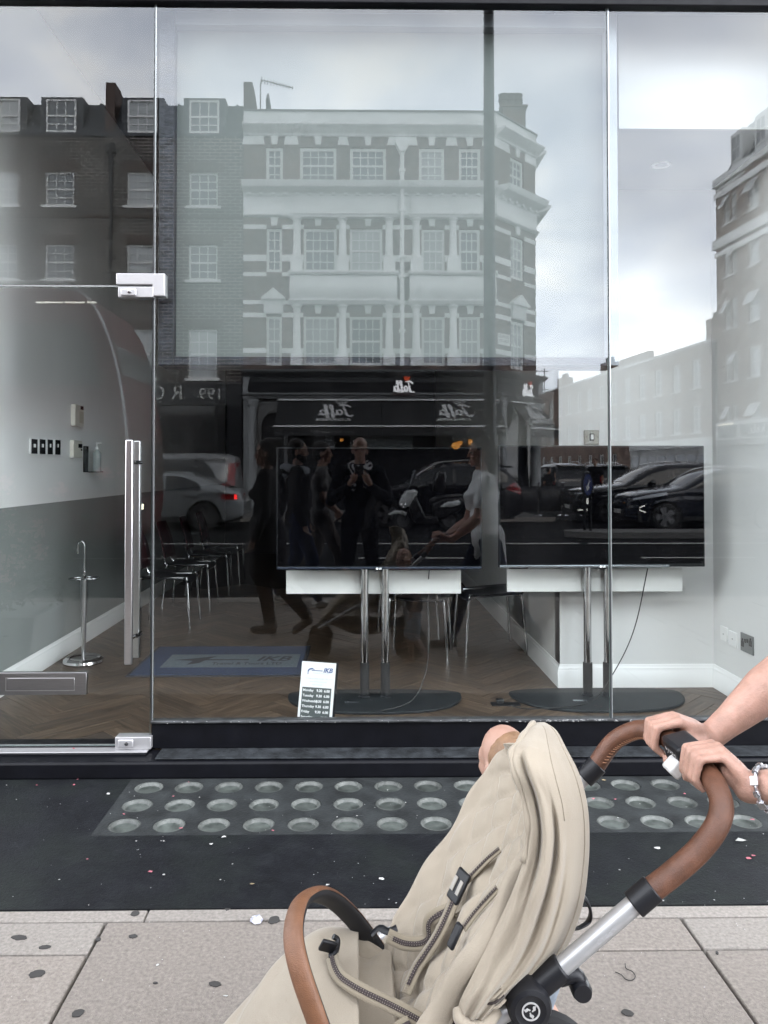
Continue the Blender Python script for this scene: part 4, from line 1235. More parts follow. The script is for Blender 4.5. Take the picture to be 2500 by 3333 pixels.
# dark shop below
fbx("fascia", tb, FM, xl, xr, -.1, .12, Z(1320), Z(1252), M("dark_fascia", (.018, .019, .021), .4))
fbx("fascia_cap", tb, FM, xl, xr, -.1, .2, Z(1252) + .002, Z(1247), M("cap_grey", (.10, .10, .105), .6))
letter_grey = M("fascia_letter", (.42, .42, .40), .5)
text("lettering", "199", .58, Matrix.Translation((X(690), YFAC + .14, Z(1286))) @ FACE_SHOP, letter_grey, tb, ext=.02)
text("lettering", "RO", .72, Matrix.Translation((X(545), YFAC + .14, Z(1282))) @ FACE_SHOP, letter_grey, tb, ext=.02, spacing=1.5)
fbx("shop_glass", tb, FM, xl, xr - .6, -.1, -.04, .5, Z(1320), M("dark_shop_glass", (.012, .013, .015), .1))
fbx("stall_riser", tb, FM, xl, xr, -.1, .02, 0, .5, shop_black)
for k in range(9):
    x_ = xl + 2 * k; fbx("mullion", tb, FM, x_, x_ + .09, -.04, .04, .5, Z(1320), shop_black)
fbx("pilaster", tb, FM, xr - .5, xr, -.1, .14, .0, Z(1320), shop_black)

# ------------------------------------------------------------------ the corner cafe building
cb = thing("corner_building", "tall red brick corner building with white bands, stone columns and black awnings", "building", (X(1200), YFAC, 0))
xl, xr = X(791), X(1616)
CH = 1.85 * math.sqrt(2)
FC = facet(xr, YFAC, -PI / 4)
FS = facet(xr + 1.85, YFAC - 1.85, -PI / 2)
TOPF = [(864, 919), (975, 1094), (1139, 1257), (1365, 1449), (1496, 1568)]
SECF = [(866, 917), (987, 1095), (1138, 1245), (1373, 1449), (1496, 1565)]
R3, R2, R1 = (Z(589), Z(473)), (Z(884), Z(740)), (Z(1190), Z(1028))
holes = [(X(a), X(b), *R3) for a, b in TOPF] + [(X(a), X(b), *r) for a, b in SECF for r in (R2, R1)]
holed_wall("wall", cb, FM, xl, xr, Z(1200), Z(437), holes, redbrick, .16)
cw = (CH * .36, CH * .70)
holed_wall("wall", cb, FC, 0, CH, Z(1200), Z(437), [(*cw, *R3), (*cw, *R2), (*cw, *R1)], redbrick, .16)
sw = [(1.5, 2.6), (4.0, 5.1), (6.5, 7.6)]
holed_wall("wall", cb, FS, 0, 9, Z(1200), Z(437), [(a, b, *r) for a, b in sw for r in (R3, R2, R1)], redbrick, .16)
for k, (a, b) in enumerate(TOPF):
    n_ = 3 if b - a > 60 else 2
    if b - a > 100: n_ = 4
    sash(cb, FM, X(a), X(b), *R3, n_, 2, 2, sill=False, fr=.10)
for r in (R2, R1):
    for a, b in SECF:
        n_ = 2 if b - a < 60 else 4 if b - a > 100 else 3
        sash(cb, FM, X(a), X(b), *r, n_, 2, 2, sill=False, fr=.09)
for r in (R3, R2, R1):
    sash(cb, FC, *cw, *r, 3, 2, 2, sill=False, fr=.09)
    for a, b in sw: sash(cb, FS, a, b, *r, 3, 2, 2, sill=False, fr=.09)
LEN = {0: (FM, xl, xr), 1: (FC, 0, CH), 2: (FS, 0, 9)}
for k, (f, a, b) in LEN.items():
    e0 = a - (.0 if k == 0 else -.0); e1 = b
    x_ = .18 if k == 0 else 0
    # parapet, cornices, frieze
    fbx("parapet", cb, f, e0, e1, -.35, .05, Z(408), Z(356), stone2)
    fbx("coping", cb, f, e0, e1, -.4, .10, Z(356), Z(351), M("lead_coping", (.16, .17, .17), .6))
    moulding("cornice", cb, f, e0, e1, [(-.2, Z(436)), (.06, Z(436)), (.10, Z(430)), (.16, Z(428)), (.38, Z(416)), (.44, Z(412)), (.44, Z(407)), (-.2, Z(406))], stone)
    moulding("cornice", cb, f, e0, e1, [(-.1, Z(636)), (.07, Z(636)), (.10, Z(628)), (.22, Z(624)), (.52, Z(618)), (.58, Z(608)), (.62, Z(600)), (.1, Z(596)), (-.1, Z(596))], stone)
    n_ = int((b - a) / .42)
    for q in range(n_):
        c = a + (b - a) * (q + .5) / n_
        fbx("dentil", cb, f, c - .06, c + .06, .101, .20, Z(635), Z(627), stone)
    fbx("frieze", cb, f, e0, e1, -.05, .055, Z(700), Z(636.5), stone)
    moulding("cornice", cb, f, e0, e1, [(-.1, Z(704)), (.08, Z(704)), (.15, Z(699)), (.15, Z(696)), (-.1, Z(694))], stone)
    for v0, v1 in ((728, 742), (827, 848), (885, 897), (976, 989), (1017, 1032), (1133, 1149)):
        # white bands between the openings
        rr = [(X(a_), X(b_)) for a_, b_ in SECF] if k == 0 else [cw] if k == 1 else sw
        st = a
        for (q0, q1) in sorted(rr) + [(b, b)]:
            if q0 - st > .05: fbx("band", cb, f, st, q0, -.03, .022, Z(v1), Z(v0), stone)
            st = q1
    rr = [(X(a_), X(b_)) for a_, b_ in TOPF] if k == 0 else [cw] if k == 1 else sw
    st = a
    for (q0, q1) in sorted(rr) + [(b + .2, b)]:
        if q0 - st > .3:
            bm = NB(); l_, r_ = st + .10, q0 - .10
            if st == a: l_ = a
            if q0 > b: r_ = b
            prism(bm, [(l_ - .06, Z(464)), (r_ + .06, Z(464)), (r_, Z(437)), (l_, Z(437))], -.03, .024, 'y', mx=f); obj("band", bm, stone, cb)
        st = q1
    for (q0, q1) in rr:
        c = (q0 + q1) / 2
        for (v0, v1) in ((437, 465), (704, 731), (992, 1019)):
            bm = NB(); prism(bm, [(c - .09, Z(v1)), (c + .09, Z(v1)), (c + .13, Z(v0)), (c - .13, Z(v0))], -.02, .06, 'y', mx=f); obj("keystone", bm, stone, cb)
# two stone bays with columns
for bay, (ux0, ux1, colsu) in enumerate(((949, 1287, (966, 1115, 1267)), (1337, 1609, (1355, 1476, 1592)))):
    a, b = X(ux0), X(ux1)
    for (v_top, v_base, ent) in ((703, 884, True), (990, 1192, False)):
        for u in colsu:
            c = X(u)
            zb_, zt_ = Z(v_base), Z(v_top)
            ped = zb_ + (.50 if ent else .42)
            fbx("pedestal", cb, FM, c - .21, c + .21, -.02, .24, zb_, ped, stone, bevel=.015)
            bm = NB(); lathe(bm, [(0, ped), (.185, ped + .001), (.185, ped + .06), (.15, ped + .10), (.15, ped + .13), (.138, ped + .16), (.118, zt_ - .24), (.14, zt_ - .22), (.14, zt_ - .2), (.12, zt_ - .18), (.16, zt_ - .11), (.18, zt_ - .1), (.18, zt_ - .0), (0, zt_)], 18, FM @ Matrix.Translation((c, .06, 0)))
            obj("column", bm, stone, cb, 40)
    fbx("entablature", cb, FM, a - .02, b + .02, -.03, .20, Z(703), Z(640), stone2)
    moulding("bay_cornice", cb, FM, a - .08, b + .08, [(-.05, Z(708)), (.24, Z(708)), (.27, Z(702)), (.32, Z(699)), (.32, Z(695)), (-.05, Z(693))], stone)
    # bulging panel between the storeys
    zz0, zz1 = Z(976), Z(897)
    pr = [(-.03, zz0)] + [(.20 + .22 * math.sin(PI * (.15 + .85 * t)) * (1 - .35 * t), zz0 + (zz1 - zz0) * t) for t in [i / 9 for i in range(10)]] + [(-.03, zz1)]
    moulding("bulged_panel", cb, FM, a - .05, b + .05, pr, stone2)
    moulding("bay_cornice", cb, FM, a - .10, b + .10, [(-.05, Z(897)), (.30, Z(896)), (.36, Z(890)), (.36, Z(885)), (-.05, Z(884))], stone)
    moulding("bay_cornice", cb, FM, a - .10, b + .10, [(-.05, Z(992)), (.24, Z(992)), (.28, Z(986)), (.34, Z(982)), (.34, Z(977)), (-.05, Z(976))], stone)
# pediment over the narrow windows
for f, c, w_ in ((FM, X(890), .42), (FC, CH * .53, .55)):
    bm = NB(); prism(bm, [(c - w_, Z(975)), (c + w_, Z(975)), (c + w_, Z(970)), (c, Z(938)), (c - w_, Z(970))], -.02, .20, 'y', mx=f); obj("pediment", bm, stone, cb)
    fbx("pediment_block", cb, f, c - w_ * .8, c + w_ * .8, -.02, .10, Z(1020), Z(975.5), stone2)
# white rainwater pipe with hopper
c = X(1308)
bm = NB(); tube(bm, [FM @ Vector((c, .30, z)) for z in (Z(1195), Z(800), Z(490))], .075, 10); obj("rainwater_pipe", bm, stone, cb)
bm = NB(); prism(bm, [(c - .08, Z(500)), (c + .08, Z(500)), (c + .24, Z(470)), (c + .24, Z(455)), (c - .24, Z(455)), (c - .24, Z(470))], .15, .45, 'y', mx=FM); obj("hopper", bm, stone, cb)
for v in (560, 690, 840, 905, 990, 1080): fbx("pipe_collar", cb, FM, c - .11, c + .11, .18, .42, Z(v + 4), Z(v - 4), stone)
fbx("body", cb, FM, xl + .05, xr - .05, -9, -.2, 0, Z(410), shop_black)
bm = NB(); prism(bm, [(xr - .06, -.21), (xr + 1.85 - .25, -2.1), (xr + 1.6, -9), (xr - .06, -9)], 0, Z(410), 'z', mx=FM); obj("body", bm, shop_black, cb)
# chimney with pots at the corner, aerial and dish at the other end
DQ = 29.6
XQ = lambda u: fx(u, DQ)
ZQ = lambda v: fz(v, DQ)
bm = NB(); box(bm, XQ(1632), XQ(1706), -3.2, -2.0, Z(410), ZQ(360), mx=FM); box(bm, XQ(1624), XQ(1712), -3.3, -1.9, ZQ(360) + .002, ZQ(354), mx=FM); obj("chimney_stack", bm, redbrick, cb)
for k, (u, q) in enumerate(((1640, -2.3), (1652, -2.9), (1665, -2.3), (1684, -2.3), (1696, -2.9))):
    bm = NB(); lathe(bm, [(0, ZQ(355)), (.19, ZQ(355)), (.15, ZQ(330)), (.21, ZQ(328)), (.21, ZQ(322)), (.16, ZQ(321)), (.16, ZQ(312)), (.21, ZQ(311)), (.21, ZQ(308)), (0, ZQ(308))], 14, FM @ Matrix.Translation((XQ(u), q, 0))); obj("chimney_pot", bm, archbrick, cb)
ae = thing("roof_aerial", "thin television aerial on a pole beside the terrace party wall", "aerial", (X(838), YFAC - .6, Z(352)))
metal_g = M("aerial_metal", (.18, .18, .19), .5, .6)
bm = NB(); tube(bm, [FM @ Vector((X(838), -.6, Z(352))), FM @ Vector((X(838), -.6, Z(235))), FM @ Vector((X(843), -.6, Z(222)))], .022, 6); obj("mast", bm, metal_g, ae)
bm = NB(); tube(bm, [FM @ Vector((X(838), -.6, Z(222))), FM @ Vector((X(948), -.6, Z(249)))], .024, 6); obj("boom", bm, metal_g, ae)
for k in range(11):
    t = k / 10; u = 842 + 102 * t; v = 223 + 26 * t; L = 12 - 6 * t
    bm = NB(); tube(bm, [FM @ Vector((X(u), -.6, Z(v - L))), FM @ Vector((X(u), -.6, Z(v + L)))], .016, 5); obj("rod", bm, metal_g, ae)
sd = thing("satellite_dish", "dark satellite dish seen edge on beside the roof aerial", "satellite dish", (X(858), YFAC - .7, Z(352)))
bm = NB(); lathe(bm, [(0, 0), (.2, .02), (.36, .08), (.46, .16), (.45, .17), (.35, .10), (.2, .04), (0, .02)], 24, FM @ Matrix.Translation((X(856), -.7, Z(310))) @ Matrix.Rotation(rad(82), 4, 'Y')); obj("dish", bm, metal_g, sd)
bm = NB(); tube(bm, [FM @ Vector((X(858), -.7, Z(310))), FM @ Vector((X(852), -.7, Z(352)))], .03, 6); obj("bracket", bm, metal_g, sd)
# street name plate on the chamfer
sp = P
fbx("street_plate", cb, FC, CH * .03, CH * .31, .03, .05, Z(1117), Z(1080), M("plate_white", (.72, .72, .70), .5))
pm_ = M("plate_print", (.20, .20, .20), .5)
FCT = FC @ Matrix.Rotation(0, 4, 'Z')
def face_out(f, x, y, z): return f @ Matrix.Translation((x, y, z)) @ FACE_SHOP
text("lettering", "EDGWARE", .15, face_out(FC, CH * .17, .052, Z(1090)), pm_, cb, ext=.003, width=CH * .25)
text("lettering", "ROAD W2", .14, face_out(FC, CH * .17, .052, Z(1104)), pm_, cb, ext=.003, width=CH * .23)

# ---- cafe shopfront
trim_g = M("shopfront_trim", (.13, .135, .14), .5, var=.15, scale=2)
for k, (f, a, b) in LEN.items():
    if k == 2: b = 6
    moulding("shop_cornice", cb, f, a, b, [(-.1, Z(1226)), (.16, Z(1226)), (.22, Z(1222)), (.42, Z(1216)), (.46, Z(1210)), (.46, Z(1207)), (-.1, Z(1200))], trim_g)
    fbx("frieze", cb, f, a, b, -.1, .10, Z(1244), Z(1226.5), M("frieze_dark", (.05, .052, .056), .6))
    fbx("fascia", cb, f, a, b, -.1, .08, Z(1279), Z(1244.5), shop_black)
    moulding("shop_cornice", cb, f, a, b, [(-.1, Z(1299)), (.16, Z(1299)), (.20, Z(1290)), (.26, Z(1286)), (.26, Z(1280)), (-.1, Z(1279.5))], trim_g)
    fbx("shop_window", cb, f, a + .6, b - .1, -.3, -.22, .55, Z(1300), M("cafe_glass", (.012, .013, .016), .06, spec=.8))
    fbx("stall_riser", cb, f, a + .6, b, -.3, -.05, 0, .55, shop_black)
colm = M("shopfront_column", (.24, .25, .255), .6, var=.15, scale=2)
def shopcol(f, x, y, r=.17):
    fbx("column_base", cb, f, x - r * 1.4, x + r * 1.4, y - r * 1.4, y + r * 1.4, 0, .55, colm, bevel=.02)
    bm = NB(); zt_ = Z(1300); lathe(bm, [(0, .55), (r * 1.2, .551), (r * 1.2, .62), (r, .68), (r * .86, zt_ - .35), (r, zt_ - .33), (r * .9, zt_ - .28), (r * 1.25, zt_ - .16), (r * 1.3, zt_), (0, zt_)], 20, f @ Matrix.Translation((x, y, 0))); obj("column", bm, colm, cb)
shopcol(FM, X(823), .05); shopcol(FM, X(1668) if False else xr - .16, .08, .22); shopcol(FC, CH - .15, .06, .2); shopcol(FC, CH * .12, .06, .16)
fbx("pilaster", cb, FM, X(793), X(811), -.1, .06, 0, Z(1300), colm)
# curved white bracket + arched doorway
bm = NB(); prism(bm, [(X(793), Z(1300)), (X(793), Z(1228)), (X(820), Z(1228)), (X(812), Z(1240)), (X(808), Z(1260)), (X(808), Z(1300))], .081, .20, 'y', mx=FM); obj("fascia_bracket", bm, colm, cb)
bm = NB()
aw, ah = X(925), X(851)
pts_o, pts_i = [], []
for k in range(17):
    a_ = PI * k / 16
    pts_i.append(((aw + ah) / 2 + (aw - ah) / 2 * math.cos(a_), Z(1385) + .45 * math.sin(a_)))
prism(bm, [(X(838), 0), (X(838), Z(1302)), (X(935), Z(1302)), (X(935), 0), (aw, 0)] + pts_i + [(ah, 0)], -.21, -.02, 'y', mx=FM); obj("arched_doorway", bm, M("doorway_stone", (.14, .14, .14), .7), cb)
fbx("blind", cb, FM, X(1140), X(1345), -.20, -.19, Z(1462), Z(1400), M("blind_white", (.16, .18, .19), .6))
for k in range(17):
    z_ = Z(1462) + (Z(1400) - Z(1462)) * (k + .5) / 17
    bm = NB(); box(bm, X(1140), X(1345), -.19, -.165, z_ - .004, z_ + .012, mx=FM); obj("blind_slat", bm, M("slat_white", (.48, .52, .53), .5), cb)
fbx("poster_panel", cb, FM, X(1058), X(1088), -.2, -.18, Z(1462), Z(1410), M("pale_panel", (.32, .34, .36), .5))

# logo drawn as brush strokes
JF = [([(.00, .12), (.08, .02), (.17, .10), (.22, .38), (.26, .66), (.29, .86)], 1.0), ([(.06, .70), (.16, .84), (.30, .88), (.42, .84)], .9)]
A_ = [([(.46, .42), (.38, .50), (.31, .34), (.34, .14), (.42, .18), (.47, .46), (.46, .18), (.52, .10)], .85)]
F_ = [([(.51, .14), (.60, .46), (.665, .76), (.645, .90), (.60, .78), (.59, .40), (.585, .05), (.55, -.10), (.53, .04), (.61, .20), (.66, .22)], .85)]
def logo(parent, MX, w, mat, slice_mat, thick=.045, outline=False):
    k = w / 1.12
    bm = NB()
    strokes = JF + A_ + F_ + [([(x + .155, y) for x, y in s], q) for s, q in F_] + [([(x + .46, y) for x, y in s], q) for s, q in A_]
    for s, q in strokes:
        path = [Vector(((x - .56) * k, (y - .40) * k * .62, 0)) for x, y in s]
        path = smooth_path(path, 4)
        n_ = len(path)
        tube(bm, path, [thick * k * q * (.55 + .75 * math.sin(PI * min(1, max(0, i / (n_ - 1) * .9 + .08)))) for i in range(n_)], 6, flat=(1, .25), up=(0, 0, 1))
    bm.transform(MX); obj("logo", bm, mat, parent, 60)
    bm = NB()
    c = Vector((-.22 * k, .46 * k, 0)); r = .15 * k
    if outline:
        tube(bm, [c + Vector((r * math.cos(a_), r * .8 * math.sin(a_), 0)) for a_ in [i * PI / 10 for i in range(21)]], .014 * k, 5)
        for a_ in (0, 1, 2): tube(bm, [c - Vector((r * math.cos(a_ * PI / 3 + .3), r * .8 * math.sin(a_ * PI / 3 + .3), 0)), c + Vector((r * math.cos(a_ * PI / 3 + .3), r * .8 * math.sin(a_ * PI / 3 + .3), 0))], .010 * k, 5)
    else:
        lathe(bm, [(0, 0), (r, 0), (r, .03), (0, .03)], 20, Matrix.Translation(c))
    bm.transform(MX); obj("logo_orange", bm, slice_mat, parent)
logo_w = M("lit_sign_white", (.9, .9, .92), .5, emis=1.6)
logo_o = M("lit_sign_orange", (.85, .10, .03), .5, emis=.5)
logo_p = M("awning_print", (.50, .50, .50), .7)
logo(cb, face_out(FM, X(1309), .12, Z(1262)), X(1350) - X(1272), logo_w, logo_o, .045)
text("lettering", "CORNER", .16, face_out(FM, X(1309), .28, Z(1285)), M("sign_dim", (.10, .05, .05), .5), cb, ext=.01, spacing=1.3)
logo(cb, face_out(FC, CH * .70, .12, Z(1262)), CH * .34, logo_w, logo_o, .055)
# awnings
awn_m = M("awning_black", (.007, .0075, .009), .7, var=.2, scale=3)
rail_m = M("awning_rail", (.68, .69, .69), .4)
def awning(f, x0, x1, logos, zt_=None, out=1.25):
    zt_ = zt_ or Z(1305); zf_ = fz(1386, DV - out)
    bm = NB(); A = [f @ Vector(p) for p in ((x0, .12, zt_), (x1, .12, zt_), (x1, out, zf_), (x0, out, zf_))]
    prism(bm, [(.12, zt_), (out, zf_), (out, zf_ - .02), (.12, zt_ - .03)], x0, x1, 'x', mx=f)
    aw_ = obj("awning", bm, awn_m, cb)
    fbx("front_rail", aw_, f, x0 - .05, x1 + .05, out - .02, out + .05, zf_ - .035, zf_ + .02, rail_m) if False else None
    bm = NB(); box(bm, x0 - .05, x1 + .05, out + .001, out + .05, zf_ - .035, zf_ + .02, mx=f); obj("front_rail", bm, rail_m, aw_)
    bm = NB(); box(bm, x0, x1, .105, .19, zt_ + .004, zt_ + .055, mx=f); obj("top_rail", bm, rail_m, aw_)
    bm = NB(); box(bm, x0, x1, out + .01, out + .02, zf_ - .33, zf_ - .036, mx=f); obj("valance", bm, awn_m, aw_)
    sl = math.atan2(zt_ - zf_, out - .12)
    for c in logos:
        t = .5
        y_, z_ = .12 + (out - .12) * t, zt_ + (zf_ - zt_) * t
        MX = f @ Matrix.Translation((c, y_ + .02, z_ + .06)) @ Matrix.Rotation((PI / 2 - sl), 4, 'X') @ FACE_SHOP
        logo(aw_, MX, 1.36, logo_p, logo_p, .034, True)
        t = .80; y_, z_ = .12 + (out - .12) * t, zt_ + (zf_ - zt_) * t
        MX = f @ Matrix.Translation((c, y_ + .02, z_ + .03)) @ Matrix.Rotation((PI / 2 - sl), 4, 'X') @ FACE_SHOP
        text("lettering", "CORNER", .17, MX, logo_p, aw_, ext=.004, width=1.2, bold=.004)
        text("lettering", "Drink · Eat · Listen · Surf", .15, face_out(f, c, out + .025, zf_ - .20), M("valance_print", (.16, .16, .16), .7), aw_, ext=.003, width=1.45)
for x_ in (): pass
awning(FM, X(907), X(1240), [X(1087)])
awning(FM, X(1242), xr + .1, [X(1467)])
awning(FC, CH * .28, CH * 1.0, [CH * .64], out=.95)
# warm lamps glowing inside the cafe
lampw = M("warm_bulb", (1.0, .42, .08), .5, emis=1.3)
for k, (u, v, s) in enumerate(((1486, 1450, .16), (1500, 1441, .10), (1542, 1438, .12), (1112, 1432, .07))):
    c = FM @ Vector((X(u), -.16, Z(v)))
    L = thing("wall_lamp", ("warm orange glowing lamp under the awning, the larger round one", "warm orange glowing lamp under the awning, smaller bulb just above the round one", "warm orange cone lamp under the awning, nearest the corner", "small dim orange lamp left of the white blind")[k], "lamp", tuple(c), 0, "glowing lamps under the awnings")
    bm = NB()
    if k == 2: lathe(bm, [(0, 0), (s * .5, .0), (s, -s * 1.3), (0, -s * 1.3)], 14, Matrix.Translation(c) @ Matrix.Rotation(PI / 2, 4, 'Y'))
    else: ell(bm, c, (s, s * .6, s * .8))
    obj("bulb", bm, lampw, L)
    bm = NB(); tube(bm, [c + Vector((0, -.05, 0)), c + Vector((0, -.14, .02))], .02, 6); obj("arm", bm, shop_black, L)

# ------------------------------------------------------------------ the side street on the far right
dirS = Vector((-0.069, -1, 0)).normalized()        # real-world direction into the side street
angS = math.atan2(dirS.y, dirS.x)
def side_facade(dv_near, x_near):
    # local x runs from the near end to the far end, outward faces -x (towards the street)
    o_ = Vector((x_near, DIST - dv_near, 0))
    out = Vector((dirS.y, -dirS.x, 0))            # towards -x
    m = Matrix(((dirS.x, out.x, 0, o_.x), (dirS.y, out.y, 0, o_.y), (0, 0, 1, 0), (0, 0, 0, 1)))
    return m
greybrick = brick_mat("brown_brick", (0.17, 0.10, 0.075), (0.22, 0.135, 0.10), (0.22, 0.19, 0.16), "yz")
lt = thing("low_terrace", "long low brick terrace with small sash windows along the side street", "building", (21, DIST - 46, 0))
FT = side_facade(45.2, 21.0)
z_of = lambda v, dv: fz(v, dv)
wins = [1.9 + 2.55 * k for k in range(14)]
ra = (fz(1410, 48.5), fz(1324, 48.5)); rb = (fz(1268, 48.5), fz(1176, 48.5))
top_ = fz(1118, 46.5)
holes = [(c - .55, c + .55, *r) for c in wins for r in (ra, rb)]
LL = 37.0
holed_wall("wall", lt, FT, 0, LL, 0.0, top_, holes + [(c - .5, c + .5, .9, 2.6) for c in wins[5:]], greybrick, .2)
for c in wins:
    for r in (ra, rb): sash(lt, FT, c - .55, c + .55, *r, 2, 2, 2, sill=True, fr=.10, y=-.14)
for c in wins[5:]: sash(lt, FT, c - .5, c + .5, .9, 2.6, 2, 2, 2, sill=True, fr=.10, y=-.14)
fbx("coping", lt, FT, 0, LL, -.4, .08, top_, top_ + .15, stone2)
fbx("body", lt, FT, 0.1, LL, -8, -.22, 0, top_ - .05, shop_black)
fbx("raised_parapet", lt, FT, 8.5, 13.5, -.4, -.05, top_ + .151, top_ + .75, greybrick)
fbx("shop_band", lt, FT, 0, 11.5, .001, .14, 2.75, 3.35, stone2); fbx("shop_front", lt, FT, 0, 11.5, .001, .06, .0, 2.74, M("pale_shopfront", (.38, .38, .37), .5))
for k in range(8):
    x_ = .5 + 1.36 * k; fbx("shop_pane", lt, FT, x_, x_ + 1.1, .0605, .075, 1.4, 2.3, pane_dark)
for k, (x_, h_) in enumerate(((1.0, 1.6), (18, 1.2), (29, 1.2))):
    fbx("chimney_stack", lt, FT, x_ - .8, x_ + .8, -1.6, -.6, top_, top_ + h_, greybrick)
    for q in range(4):
        bm = NB(); lathe(bm, [(0, 0), (.16, 0), (.13, .4), (.16, .42), (0, .42)], 10, FT @ Matrix.Translation((x_ - .55 + .37 * q, -1.1, top_ + h_))); obj("chimney_pot", bm, archbrick, lt)
# the tall brick block nearest on the right
tk = thing("tall_block", "tall brown brick block with tilted open windows at the far right of the reflection", "building", (21.3, DIST - 40, 0))
FB = side_facade(45.1, 21.25)
FB = FB @ Matrix.Translation((-9.0, 0, 0))        # local x 0..9 nearer the main road, wall ends where the low terrace begins
zt_ = fz(565, 44.5)
st_h = 3.05
rowsB = [zt_ - 2.9 - st_h * k for k in range(5)]
winB = [(7.6, 8.15), (6.85, 7.4), (4.7, 5.75), (2.0, 3.05)]
holes = []
for z_ in rowsB:
    for a, b in winB: holes.append((a, b, z_, z_ + 1.65))
holed_wall("wall", tk, FB, 0, 9, 4.2, zt_, holes, greybrick, .2)
for kk, z_ in enumerate(rowsB):
    for q, (a, b) in enumerate(winB):
        w_ = sash(tk, FB, a, b, z_, z_ + 1.65, 1, 1, 1, fr=.10, y=-.12, pm=pane_blind)
        if (kk + q) % 2 == 0:
            T = FB @ Matrix.Translation((0, .03, z_ + 1.6)) @ Matrix.Rotation(rad(28), 4, 'X')
            bm = NB(); box(bm, a + .04, b - .04, -.02, .02, -.8, -.72, mx=T); box(bm, a + .04, b - .04, -.02, .02, -.08, 0, mx=T); box(bm, a + .04, a + .11, -.02, .02, -.72, -.08, mx=T); box(bm, b - .11, b - .04, -.02, .02, -.72, -.08, mx=T)
            box(bm, a + .11, b - .11, -.004, .004, -.72, -.08, mi=1, mx=T)
            obj("tilted_sash", bm, [frame_white, pane_blind], w_)
for v_, h_, pr in ((zt_ - .25, .5, .22), (zt_ - 1.0, .35, .14), (zt_ - 3.9, .55, .25), (zt_ - 4.5, .3, .12)):
    fbx("cornice", tk, FB, 0, 9, .001, pr, v_ - h_ / 2, v_ + h_ / 2, stone)
fbx("pale_storey", tk, FB, 6.0, 9, .0005, .04, zt_ - .7, zt_ - .52, stone2)
fbx("body", tk, FB, 0.0, 9, -10, -.21, 0, zt_ - .05, shop_black)
bm = NB(); prism(bm, [(-.3, zt_), (-1.8, zt_ + 3.2), (-9, zt_ + 3.2), (-9, zt_)], 0.0, 8.6, 'x', mx=FB); obj("slate_roof", bm, slate, tk)
for a in (2.2, 4.8, 7.2): 
    fbx("dormer", tk, FB, a - .6, a + .6, -2, -.25, zt_ + .3, zt_ + 2.2, stone2); sash(tk, FB, a - .5, a + .5, zt_ + .5, zt_ + 2.0, 2, 1, 1, y=-.22, sill=False, fr=.09)
fbx("shop_front", tk, FB, 0, 9, -.2, .02, 0, 4.2, M("grey_shopfront", (.30, .31, .31), .5))
fbx("shop_fascia", tk, FB, 0, 8.8, .021, .25, 3.1, 4.1, stone2)
fbx("shop_sign", tk, FB, 6.6, 8.5, .251, .28, 3.2, 3.9, M("sign_slate", (.10, .12, .12), .5)); fbx("shop_sign", tk, FB, 3.2, 6.2, .251, .28, 3.2, 3.9, M("sign_slate", (.10, .12, .12), .5))
fbx("strip_light", tk, FB, 6.9, 8.4, .281, .34, 3.95, 4.02, M("strip_lit", (1, .93, .75), .5, emis=1.2))
# arabic lettering on the sign, drawn as strokes
bm = NB()
for s in ([(0, .1), (.15, .0), (.3, .12), (.28, .3)], [(.38, .1), (.5, .02), (.62, .12), (.64, .5)], [(.75, .1), (.9, .05), (1.0, .2), (.9, .3), (.82, .18)], [(1.1, .05), (1.3, .1), (1.42, .3)], [(1.5, .0), (1.52, .5)], [(.5, .3), (.52, .33)], [(.95, .42), (.97, .45)]):
    tube(bm, smooth_path([FB @ Vector((3.9 + 1.5 - x_, .30, 3.35 + z_)) for x_, z_ in s], 4), .035, 6)
obj("lettering", bm, M("sign_print_white", (.8, .8, .8), .5), tk)
fbx("awning", tk, FB, 2.0, 8.6, .03, 1.0, 2.75, 2.8, M("grey_awning", (.22, .22, .22), .7))
# scaffolded building closing the view
sc = thing("wrapped_building", "pale sheeted building under scaffolding far down the side street", "building", (17, DIST - 95, 0))
bm = NB(); box(bm, 9.0, 22.5, DIST - 101, DIST - 93, 0, 12.6); obj("wall", bm, M("sheeting", (.46, .47, .47), .7, var=.15, scale=.4, bump=.5, bscale=1.5), sc)
sct = M("scaffold_tube", (.16, .16, .17), .5, .5)
for k in range(7):
    x_ = 13.5 + 1.5 * k; bm = NB(); tube(bm, [(x_, DIST - 92.4, 0), (x_, DIST - 92.4, 13.5 + (k % 3) * .7)], .06, 6); obj("upright", bm, sct, sc)
for k in range(6):
    bm = NB(); tube(bm, [(12.8, DIST - 92.35, 2.2 + 2.2 * k), (23, DIST - 92.35, 2.2 + 2.2 * k)], .05, 6); obj("ledger", bm, sct, sc)
for k in range(5):
    bm = NB(); tube(bm, [(13.5 + 1.5 * k, DIST - 92.3, 11.0), (15 + 1.5 * k, DIST - 92.3, 13.2)], .045, 6); obj("brace", bm, sct, sc)
# building across the mouth, left of the terrace run-off, closes the road ends
for k, (x0, x1, h_) in enumerate(((-60, -21.2, 13), )):
    e_ = thing("end_house", "plain brick building continuing the terrace beyond the bus", "building", ((x0 + x1) / 2, YFAC, 0))
    bm = NB(); box(bm, x0, x1, YFAC - 9, YFAC, 0, h_); obj("wall", bm, darkbrick, e_)

